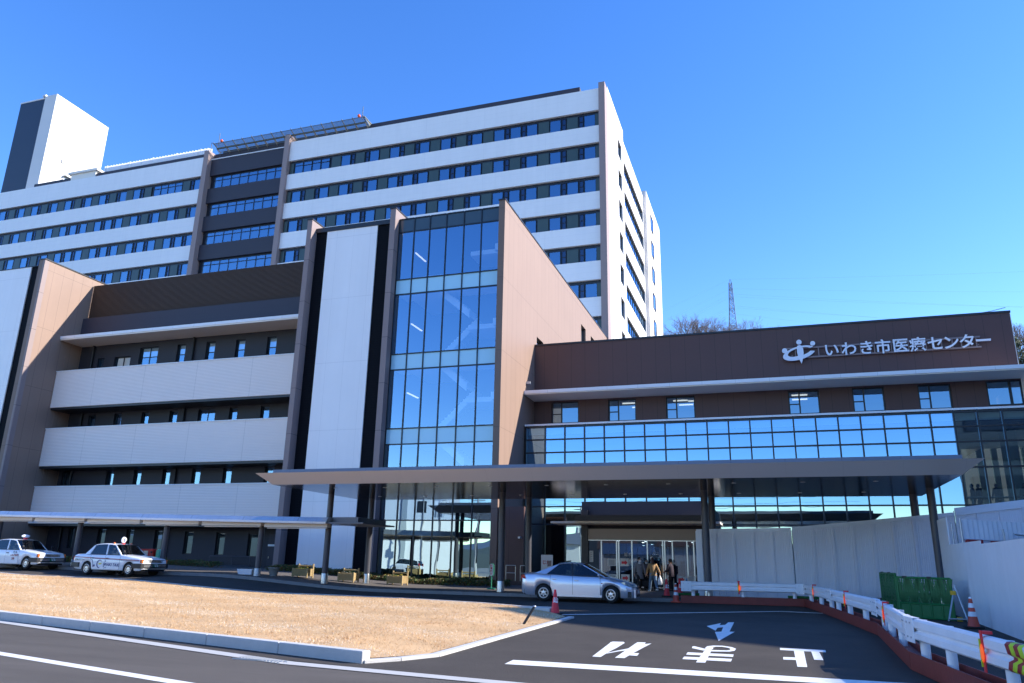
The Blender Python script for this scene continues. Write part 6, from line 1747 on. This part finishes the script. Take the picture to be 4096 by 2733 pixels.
    b = MB(); b.ball(hp(0, 0, 0.0), 0.092 * k, 0.078 * k, 0.118 * k, 16); b.ball(hp(0.092, 0, -0.01), 0.022 * k, 0.015 * k, 0.026 * k, 8)
    for s in (-1, 1): b.ball(hp(0.0, s * 0.078, -0.01), 0.018 * k, 0.012 * k, 0.032 * k, 8)
    b.build('head', skin_m, root)
    b = MB()
    for s in (-1, 1): b.ball(hp(0.080, s * 0.032, 0.012), 0.010 * k, 0.014 * k, 0.008 * k, 8)
    b.build('eyes', eye_m, root)
    if mask:
        b = MB(); b.ball(hp(0.045, 0, -0.055), 0.066 * k, 0.070 * k, 0.056 * k, 14); b.build('mask', mask_m, root)
    else:
        b = MB(); b.ball(hp(0.082, 0, -0.055), 0.010 * k, 0.024 * k, 0.006 * k, 8); b.build('mouth', mat('lip', (0.35, 0.10, 0.09), 0.5), root)
    b = MB(); b.ball(hp(-0.018, 0, 0.030), 0.098 * k, 0.088 * k, 0.105 * k, 16)
    if hair_len > 0.05: b.ball(hp(-0.045, 0, -0.06), 0.075 * k, 0.088 * k, (0.09 + hair_len) * k, 14)
    b.build('hair', hair, root)
    if hat:
        b = MB(); b.lathe([(0.112 * k, 0), (0.108 * k, 0.05 * k), (0.07 * k, 0.13 * k), (0.008, 0.21 * k)], 16, hp(-0.01, 0, 0.02)); b.build('hat', hat, root)
    # coat with sleeves
    b = MB(); zb = hipz - coat_len; fl = 1 + coat_len * 0.35
    rings(b, [((0.0, 0, zb * k), 0.135 * fl * k, 0.190 * fl * k), ((0.0, 0, hipz * k), 0.135 * k, 0.185 * k), ((lx * 0.4 * k, 0, 1.02 * k), 0.120 * k, 0.165 * k), ((lx * 0.8 * k, 0, 1.20 * k), 0.128 * k, 0.185 * k), ((lx * 0.9 * k, 0, 1.29 * k), 0.105 * k, 0.190 * k), ((lx * k, 0, 1.335 * k), 0.080 * k, 0.115 * k), ((lx * k, 0, 1.375 * k), 0.062 * k, 0.066 * k)], 18)
    for s in (-1, 1):
        d = (wri[s] - elb[s]).normalized()
        limb(b, [sh[s] + S(0, -s * 0.05, 0.0), sh[s], (sh[s] + elb[s]) / 2, elb[s], (elb[s] + wri[s]) / 2, wri[s]], [0.07 * k, 0.072 * k, 0.062 * k, 0.056 * k, 0.050 * k, 0.045 * k])
    b.build('coat', coat, root)
    b = MB()
    for s in (-1, 1):
        limb(b, [hip[s] + S(0, 0, 0.06), hip[s] + S(0, 0, -0.05), (hip[s] + knee[s]) / 2, knee[s], (knee[s] + ank[s]) / 2, ank[s] + S(-0.005, 0, 0.0)], [0.105 * k, 0.105 * k, 0.090 * k, 0.074 * k, 0.068 * k, 0.066 * k], 12)
    b.build('trousers', trousers, root)
    for s in (-1, 1):
        b = MB(); a = ank[s]; b.ball((a.x + 0.055 * k, a.y, a.z - 0.045 * k), 0.135 * k, 0.048 * k, 0.045 * k, 14); b.box(a.x - 0.065 * k, a.y - 0.04 * k, a.z - 0.085 * k, a.x + 0.17 * k, a.y + 0.04 * k, a.z - 0.055 * k)
        b.build('shoe', shoes, root)
    return root, wri, k
grey_coat = mat('grey_coat', (0.22, 0.22, 0.24), 0.85, var=0.1, vs=20); tan_coat = mat('tan_coat', (0.40, 0.24, 0.11), 0.85, var=0.1, vs=20); jeans = mat('jeans', (0.14, 0.22, 0.33), 0.85, var=0.15, vs=20)
black_cloth = mat('black_cloth', (0.014, 0.014, 0.017), 0.9); plum = mat('plum', (0.05, 0.035, 0.05), 0.9); greige = mat('greige', (0.16, 0.14, 0.14), 0.9); light_trs = mat('pale_scarf', (0.7, 0.68, 0.66), 0.9)
def stand(x, y): return (x, y, gz(x, y) + 0.12)
A_dn = [((0.02, -0.07, -0.27), (0.05, -0.02, -0.23)), ((0.02, 0.07, -0.27), (0.05, 0.02, -0.23))]
pm, wr_, k_p = person('person in grey hooded coat and white mask walking out beside the sedan bonnet', stand(-6.46, 39.2), R(-62), 1.56, (0.18, -0.16), [((-0.03, -0.08, -0.26), (0.04, -0.02, -0.23)), ((0.04, 0.08, -0.26), (0.05, 0.02, -0.23))], grey_coat, 0.26, black_cloth, hair_black, 0.0, shoe_black, True, head_turn=0.3)
b = MB(); b.ball((0.055, 0, 1.27), 0.10, 0.12, 0.07, 12); b.ball((0.10, 0.02, 1.15), 0.05, 0.05, 0.14, 10); b.build('scarf', light_trs, pm)
b = MB(); b.ball((-0.05, 0, 1.27), 0.10, 0.15, 0.07, 12); b.build('hood', grey_coat, pm)
pw, wr_w, kw = person('person in tan jacket and jeans walking towards the doors with a plastic bag', stand(-5.72, 38.75), R(120), 1.52, (-0.30, 0.30), [((-0.16, -0.07, -0.23), (-0.16, -0.02, -0.18)), ((0.10, 0.07, -0.25), (0.14, 0.0, -0.17))], tan_coat, 0.06, jeans, hair_brown, 0.16, shoe_white, True, lean=0.06)
pk, wr_k, kk = person('person in dull grey jacket standing behind the one in the grey coat', stand(-6.18, 39.6), R(-75), 1.47, (0.08, -0.05), A_dn, greige, 0.05, black_cloth, hair_black, 0.02, shoe_black, True)
ph, _a, _b = person('person in a peaked brown knit hat half hidden by the tan jacket', stand(-5.86, 39.5), R(-80), 1.47, (0.06, -0.06), A_dn, black_cloth, 0.2, black_cloth, hair_black, 0.0, shoe_black, True, hat=mat('knit', (0.12, 0.085, 0.05), 0.9))
pd_, _a, _b = person('person in dark plum coat standing close to the glass doors', stand(-4.95, 39.55), R(150), 1.50, (0.05, -0.05), [((0.05, -0.06, -0.26), (0.18, 0.02, -0.08)), ((0.05, 0.06, -0.26), (0.18, -0.02, -0.08))], plum, 0.1, black_cloth, hair_black, 0.03, shoe_black, False)
# plastic bag in the hand of the tan-jacket person
w = wr_w[-1]
M_ = Matrix.Translation(pw.location) @ Matrix.Rotation(R(120), 4, 'Z')
hw = M_ @ Vector((w.x, w.y, w.z - 0.09))
bag = thing('plastic_bag', 'white plastic carrier bag hanging from the hand of the tan jacket', 'bag', tuple(hw))
b = MB(); rings(b, [((0, 0, -0.44), 0.10, 0.13), ((0, 0, -0.36), 0.12, 0.155), ((0, 0, -0.22), 0.105, 0.14), ((0, 0, -0.12), 0.06, 0.09), ((0, 0, -0.02), 0.012, 0.02)], 12); b.build('bag_body', mask_m, bag)
b = MB()
for s in (-1, 1): b.path([(0, s * 0.05, -0.12), (0, s * 0.02, -0.03), (0, 0, 0.02)], 0.008, 6)
b.build('handle', mask_m, bag)
wm = pm.location; hb = Matrix.Translation(pm.location) @ Matrix.Rotation(R(-62), 4, 'Z') @ Vector((wr_[1].x, wr_[1].y, wr_[1].z - 0.08))
hbag = thing('handbag', 'black handbag hanging beside the person in the grey coat', 'bag', tuple(hb))
MB().box(-0.16, -0.05, -0.52, 0.16, 0.05, -0.24).build('bag_body', black_cloth, hbag, 0.03)
b = MB(); b.path([(-0.12, 0, -0.25), (-0.06, 0, -0.05), (0, 0, 0.0), (0.06, 0, -0.05), (0.12, 0, -0.25)], 0.008, 6); b.build('handle', black_cloth, hbag)
# visitors behind the upper glass
for i, (x, lab, coat_) in enumerate(((10.72, 'dark haired person in navy behind the glass left of a second visitor', plum), (11.03, 'person in black close beside another visitor behind the corner glass', black_cloth), (11.9, 'person sitting alone in the middle pane behind the counter', greige), (13.25, 'person near the pale column at the right edge of the glass', black_cloth))):
    person(lab, (x, 49.55, 5.0), R(180 + 20 * i), 1.56, (0.05, -0.05), A_dn, coat_, 0.05, black_cloth, hair_black, 0.02, shoe_black, False)
# drivers
for (t_, lab) in ((taxi, 'driver in white shirt seated in the taxi with the round roof lamp'), (taxi2, 'driver with cap seated in the taxi with the oval roof lamp')):
    l = t_.matrix_basis @ Vector((0.02, -0.34, 0.0))
    person(lab, (l.x, l.y, l.z - 0.30), t_.rotation_euler.z, 1.56, (0.05, -0.05), [((0.12, -0.03, -0.22), (0.24, 0.04, 0.05)), ((0.12, 0.03, -0.22), (0.24, -0.04, 0.05))], mask_m, 0.0, black_cloth, hair_black, 0.0, shoe_black, True, seated=True)
# ================================================================ SURROUNDINGS: hill, trees, pylon behind; street behind the camera
def hill_z(x, y):
    a = smooth01((y - 95) / 80)
    z = 46 * a * (0.78 + 0.22 * math.exp(-((x + 8) / 45) ** 2)) * (1 - 0.30 * smooth01((x - 12) / 30))
    return z + 1.5 * math.sin(x * 0.06) * a
xs = list(range(-330, 331, 15)); ys = [94, 105, 115, 125, 135, 145, 155, 165, 175, 190, 220, 280, 400]
b = MB(); n = len(xs)
b.add([(x, y, hill_z(x, y) - 0.1) for y in ys for x in xs], [(j * n + i, j * n + i + 1, (j + 1) * n + i + 1, (j + 1) * n + i) for j in range(len(ys) - 1) for i in range(n - 1)], 0, True)
structure(b.build('hill', mat('hill_ground', (0.11, 0.085, 0.055), 0.95, var=0.3, vs=0.3, bump=0.5, bs=0.8)))
bark = mat('bark', (0.13, 0.095, 0.085), 0.9, var=0.2, vs=3); twig = mat('twig', (0.19, 0.14, 0.115), 0.9)
def bare_tree(label, loc, h, seed, depth=6, group='bare trees on the hill', wide=1.0):
    rr = random.Random(seed)
    t_ = thing('bare_tree', label, 'tree', loc, group=group)
    tb, cb = MB(), MB()
    def grow(p, d, l, r, lev):
        q = p + d * l
        (tb if lev < 2 else cb).tube(p, q, r, 5 if lev < 3 else 3, 0, r * 0.72, cap=False)
        if lev >= depth: return
        nchild = 3 if lev > 0 and rr.random() < 0.65 else 2
        if lev == 0: nchild = 4
        for i in range(nchild):
            az = rr.uniform(0, 6.283); tilt = rr.uniform(0.28, 0.62) * (1.1 if lev < 2 else 1.0) * wide
            a = d.orthogonal().normalized(); c = d.cross(a)
            nd = (d * math.cos(tilt) + (a * math.cos(az) + c * math.sin(az)) * math.sin(tilt) + Vector((0, 0, 0.10))).normalized()
            grow(q if rr.random() < 0.7 else p + d * l * rr.uniform(0.6, 1), nd, l * rr.uniform(0.66, 0.86), r * 0.62, lev + 1)
    grow(Vector((0, 0, -0.5)), Vector((rr.uniform(-.05, .05), 0, 1)).normalized(), h * 0.26, h * 0.022, 0)
    kz = h / max(v[2] for v in cb.v)
    tb.v = [tuple(c * kz for c in v) for v in tb.v]; cb.v = [tuple(c * kz for c in v) for v in cb.v]
    tb.build('trunk', bark, t_); cb.build('crown', twig, t_)
    return t_
TL = [(-22.6, 168, 53.6, 'low spreading bare tree next to the white tower gable'), (-19.0, 171, 55.2, 'bare tree second from the tower gable with an open crown'), (-16.0, 168, 57.2, 'tallest bare tree with a broad round crown on the hill'), (-12.6, 171, 57.4, 'dense upright bare tree right of the broadest crown'), (-9.9, 168, 56.2, 'bare tree left of the pylon foot'), (-7.0, 171, 55.4, 'small bare tree just right of the pylon foot'), (-4.4, 169, 54.9, 'bare treetop right of the pylon above the brown coping'), (-1.6, 172, 55.0, 'fine bare treetop further along the brown coping'), (1.3, 169, 54.6, 'last low bare treetop sinking behind the brown wall'), (-20.9, 176, 55.6, 'bare tree standing back between the two nearest the tower')]
for i, (x, y, h, lab) in enumerate(TL):
    bare_tree(lab, (x, y, 43.6), h - 43.6, 40 + i, depth=7)
for i, (x, y, h, lab) in enumerate(((33.4, 118, 9, 'bare brown tree at the right edge behind the brown wall'), (36.5, 121, 9, 'second bare brown tree cut by the right edge'), (34.8, 126, 9, 'bare tree standing behind the two at the right edge'))):
    bare_tree(lab, (x, y, 27.2), h, 70 + i, group='bare trees at the right edge')
def evergreen(label, loc, h, r, seed, n=5200):
    rr = random.Random(seed); t_ = thing('evergreen_tree', label, 'tree', loc, group='evergreens at the right edge')
    MB().tube((0, 0, -0.5), (0, 0, h * 0.8), 0.16, 7, 0, 0.05).build('trunk', bark, t_)
    b = MB(); cl = [(rr.gauss(0, .55) * r, rr.gauss(0, .55) * r, h * rr.uniform(0.25, 0.98), rr.uniform(0.35, 0.8)) for _ in range(26)]
    for i in range(n):
        cx, cy, cz, cr = rr.choice(cl); a = Vector((rr.gauss(0, 1), rr.gauss(0, 1), rr.gauss(0, 1))).normalized() * cr * rr.random() ** 0.4
        p = Vector((cx, cy, cz)) + a; u = Vector((rr.gauss(0, 1), rr.gauss(0, 1), rr.gauss(0, 1))).normalized(); w = u.orthogonal().normalized(); s = rr.uniform(0.05, 0.13)
        b.add([p + u * s, p + w * s * .6, p - u * s, p - w * s * .6], [(0, 1, 2, 3)], rr.choice((0, 0, 1)))
    b.build('crown', [mat('needle', (0.02, 0.045, 0.015), 0.8), mat('needle_light', (0.06, 0.08, 0.025), 0.8)], t_)
evergreen('dark evergreen tree behind the end of the brown wall', (31.9, 113, 25.6), 6.2, 1.5, 5)
evergreen('dark evergreen tree cut off by the right edge of the view', (34.2, 114, 25.8), 6.4, 1.7, 6)
# pylon and its wires
py = thing('pylon', 'tall lattice steel pylon on the hill behind the brown entrance wing', 'pylon', (-8.72, 260, 52), inplace=True)
cx, cyy = -8.65, 260
def pw(z): return float(np.interp(z, [52, 80, 86, 97, 98.4], [3.4, 1.36, 0.95, 0.50, 0.06]))
b = MB(); lev = [52, 57, 62, 66.5, 70.5, 74, 77.2, 80, 82.2, 84.2, 86, 87.6, 89, 90.3, 91.5, 92.7, 93.8, 94.9, 96, 97]
cr = lambda z: [(cx + s * pw(z), cyy + t * pw(z), z) for s, t in ((-1, -1), (1, -1), (1, 1), (-1, 1))]
for za, zb in zip(lev[:-1], lev[1:]):
    A_, B_ = cr(za), cr(zb)
    for i in range(4):
        b.tube(A_[i], B_[i], 0.13, 4, cap=False); b.tube(A_[i], B_[(i + 1) % 4], 0.07, 3, cap=False); b.tube(A_[(i + 1) % 4], B_[i], 0.07, 3, cap=False)
        if za in (80, 86, 90.3, 93.8, 62, 70.5) or zb == 97: b.tube(B_[i], B_[(i + 1) % 4], 0.07, 3, cap=False)
for i in range(4): b.tube(cr(97)[i], (cx, cyy, 98.6), 0.07, 3, cap=False)
b.build('lattice', mat('pylon_steel', (0.12, 0.13, 0.15), 0.5, metal=0.4), py)
for z in (95.2, 91.0, 87.2):
    b = MB()
    for s in (-1, 1): b.tube((cx, cyy + s * 0.5, z + 0.4), (cx + 0.15 * s, cyy + s * 5.5, z + 0.2), 0.08, 4); b.tube((cx, cyy + s * 0.5, z - 0.6), (cx + 0.15 * s, cyy + s * 5.5, z + 0.1), 0.05, 4)
    b.build('cross_arm', M['galv'], py)
wire_m = mat('wire', (0.40, 0.45, 0.55), 0.6)
WR = [((-140, 240, 40), 98.6, (120, 265, 92)), ((-140, 236, 32), 95.2, (120, 260, 82)), ((-140, 244, 29), 93.2, (120, 270, 79)), ((-140, 236, 26), 92.2, (120, 260, 76)), ((-140, 244, 20), 88.9, (120, 270, 71)), ((-140, 236, 18), 88.2, (120, 260, 69)), ((-140, 244, 12), 86, (120, 270, 64))]
for i, (pa, z, pb) in enumerate(WR):
    b = MB()
    for p_ in (pa, pb):
        P_w = []
        for k in range(13):
            t = k / 12; P_w.append((cx + (p_[0] - cx) * t, cyy + (p_[1] - cyy) * t, z + (p_[2] - z) * t - 3.0 * t * (1 - t)))
        b.path(P_w, 0.014, 3)
    b.build('wire', wire_m, py)

# ---- street side seen in the reflections and the buildings that throw the shade
M['render_white'] = mat('render_white', (0.70, 0.71, 0.70), 0.7, var=0.06, vs=0.6, streak=0.05)
wb_ = thing('white_building', 'white rendered building across the road mirrored in the stair glass', 'building', (-41.6, -18.0, 0), R(150))
b = MB(); b.box(0, 0, -0.3, 31, 19, 11.2, 0); b.box(-0.2, -0.2, 11.2, 31.2, 19.2, 11.5, 0)
b.build('wall', M['render_white'], wb_)
for x in (7.2, 13.0, 18.5, 24): MB().box(x, -0.3, 0, x + 0.8, 0.02, 11.0).build('pilaster', mat('pilaster_grey', (0.30, 0.34, 0.36), 0.7), wb_)
for x, z in ((10, 5.0), (15.6, 1.2), (15.6, 5), (20.6, 1.2), (20.6, 5), (26.5, 1.2), (26.5, 5), (26.5, 8.4), (4.6, 8.4)):
    MB().box(x, -0.06, z, x + 1.3, 0.03, z + 1.5).build('window', M['frame'], wb_)
for x, z in ((16.5, 3.6), (22.2, 3.6), (11.6, 3.4), (11.8, 7.0)): MB().box(x, -0.75, z, x + 0.8, -0.05, z + 0.65).build('air_conditioner', M['white_paint'], wb_)
MB().box(14.5, -1.5, 1.0, 18.0, -0.02, 2.2).build('balcony', M['render_white'], wb_)
b = MB(); b.tube((5.0, -0.15, 0.2), (5.0, -0.15, 11.0), 0.07, 8); b.build('drainpipe', M['gray_plastic'], wb_)
db = thing('dark_building', 'tall dark block across the road mirrored at the right end of the glass band', 'building', (35, -20, 0), inplace=True)
MB().prism([(21.3, -12), (26.2, -34), (75, -34), (75, -12)], 'z', -0.3, 21.2).build('wall', mat('dark_tile', (0.045, 0.05, 0.05), 0.7, joints=[('Z', 3.4, 0, 0.2)], jf=0.6), db)
for k in range(6):
    MB().box(22.5, -11.99, 1.2 + 3.4 * k, 74, -11.9, 2.6 + 3.4 * k).build('window_band', M['frame'], db)
oh = thing('old_hospital', 'old hospital block out of view to the right that shades the driveway', 'building', (36, 36, 0), inplace=True)
fp = [(24.9, 33.6), (34.5, 27.6), (34.9, 6), (62, 6), (62, 66), (54, 64)]
MB().prism(fp, 'z', -0.3, 20.6).build('wall', mat('old_wall', (0.35, 0.34, 0.32), 0.8, var=0.1, vs=0.5, joints=[('Z', 3.5, 0, 0.3)], jf=0.7), oh)
MB().box(40, 44, 20.702, 60, 62, 28.5).build('penthouse', M['concrete'], oh)  # unseen block added on the roof to keep sun off the translucent hoarding
MB().prism([(p[0] * 0.995 + 0.2, p[1] * 0.995 + 0.2) for p in fp], 'z', 20.602, 20.7).build('roof', M['concrete'], oh)
def pole(label, x, y, h):
    t_ = thing('utility_pole', label, 'utility pole', (x, y, gz(x, y)), group='utility poles across the road')
    MB().tube((0, 0, -0.2), (0, 0, h), 0.17, 14, 0, 0.11).build('pole', M['concrete'], t_)
    for z in (h - 0.4, h - 1.3): MB().box(-0.9, -0.05, z, 0.9, 0.05, z + 0.1).build('cross_arm', M['galv'], t_)
    MB().tube((0.42, 0, h - 3.4), (0.42, 0, h - 2.5), 0.26, 14).build('transformer', M['galv'], t_); MB().tube((-0.42, 0, h - 3.4), (-0.42, 0, h - 2.5), 0.26, 14).build('transformer', M['galv'], t_)
    b = MB(); b.path([(0.2, 0.1, h - 3.5), (0.25, 0.15, h - 6), (0.2, 0.1, 1.5)], 0.05, 6); b.build('cable', M['black_plastic'], t_)
    return t_
pole('concrete utility pole with twin transformers in front of the white building', -41.3, -10.5, 10.5)
pole('concrete utility pole with coiled cables at the corner of the white building', -34.0, -5.5, 10.0)
pole('slim utility pole farther along the road', -24.0, -9.0, 9.0)
b = MB()
for dz in (0.1, 0.55, 1.2): b.path([(-90, -4.0, 10.5 + dz), (-60, -4.3, 9.9 + dz), (-39.8, -4.5, 10.0 + dz), (-34.0, -5.5, 9.4 + dz), (-24, -9, 8.6 + dz), (10, -12, 9.4 + dz)], 0.02, 4)
o = b.build('overhead_wires', M['black_plastic']); tag(o, 'overhead wires strung between the utility poles across the road', 'wires')
rr = random.Random(9)
roofs = [mat('roof_grey', (0.12, 0.13, 0.15), 0.6), mat('roof_blue', (0.10, 0.16, 0.24), 0.5), mat('roof_brown', (0.16, 0.10, 0.07), 0.7)]
HL = [(-38, -52, 'small white house with grey roof beyond the road corner'), (-26, -66, 'cream house with blue roof beyond the road'), (-14, -58, 'white house with brown roof across the road'), (-2, -70, 'grey walled house in the farther row'), (9, -48, 'low pale workshop across the road'), (-33, -92, 'house with blue roof in the far row'), (-8, -105, 'far pale house below the hills')]
for i, (x, y, lab) in enumerate(HL):
    t_ = thing('house', lab, 'house', (x, y, gz(x, y)), R(rr.uniform(-15, 15)), 'houses across the road')
    w_, d_, h_ = rr.uniform(7, 10), rr.uniform(6, 8), rr.uniform(3.0, 5.6)
    MB().box(-w_ / 2, -d_ / 2, -0.3, w_ / 2, d_ / 2, h_).build('wall', mat('house_wall', rr.choice([(0.65, 0.63, 0.58), (0.55, 0.55, 0.55), (0.7, 0.66, 0.55)]), 0.8), t_)
    e = 0.5
    MB().prism([(-d_ / 2 - e, h_), (d_ / 2 + e, h_), (0, h_ + 2.0)], 'x', -w_ / 2 - e, w_ / 2 + e).build('roof', roofs[i % 3], t_)
    for q in (-0.25, 0.25): MB().box(q * w_ - 0.8, d_ / 2, 1.0, q * w_ + 0.8, d_ / 2 + 0.04, 2.3).build('window', M['frame'], t_)
b = MB(); n = 61
far = []
for j, (dist, hh) in enumerate(((230, 0), (300, 12), (420, 22), (600, 30))):
    for i in range(n):
        a = R(150 + 240 * i / (n - 1)) ; k = 0.65 + 0.25 * math.sin(i * 0.9 + j) + 0.18 * math.sin(i * 2.3 + 1)
        far.append((dist * math.cos(a), dist * math.sin(a), hh * k - 0.4))
b.add(far, [(j * n + i, j * n + i + 1, (j + 1) * n + i + 1, (j + 1) * n + i) for j in range(3) for i in range(n - 1)], 0, True)
structure(b.build('hills', mat('far_wood', (0.045, 0.055, 0.04), 0.95, var=0.4, vs=0.04, bump=0.6, bs=0.2)))
b = MB(); n = 81; far = []
for j, (dist, hh) in enumerate(((900, 0), (1200, 55), (1500, 75))):
    for i in range(n):
        a = R(150 + 240 * i / (n - 1)); k = 0.7 + 0.2 * math.sin(i * 0.7 + 2) + 0.15 * math.sin(i * 1.9)
        far.append((dist * math.cos(a), dist * math.sin(a), hh * k - 0.4))
b.add(far, [(j * n + i, j * n + i + 1, (j + 1) * n + i + 1, (j + 1) * n + i) for j in range(2) for i in range(n - 1)], 0, True)
structure(b.build('mountains', mat('far_mountain', (0.07, 0.10, 0.15), 1.0, var=0.2, vs=0.01)))  # distance haze put into the blue of the colour
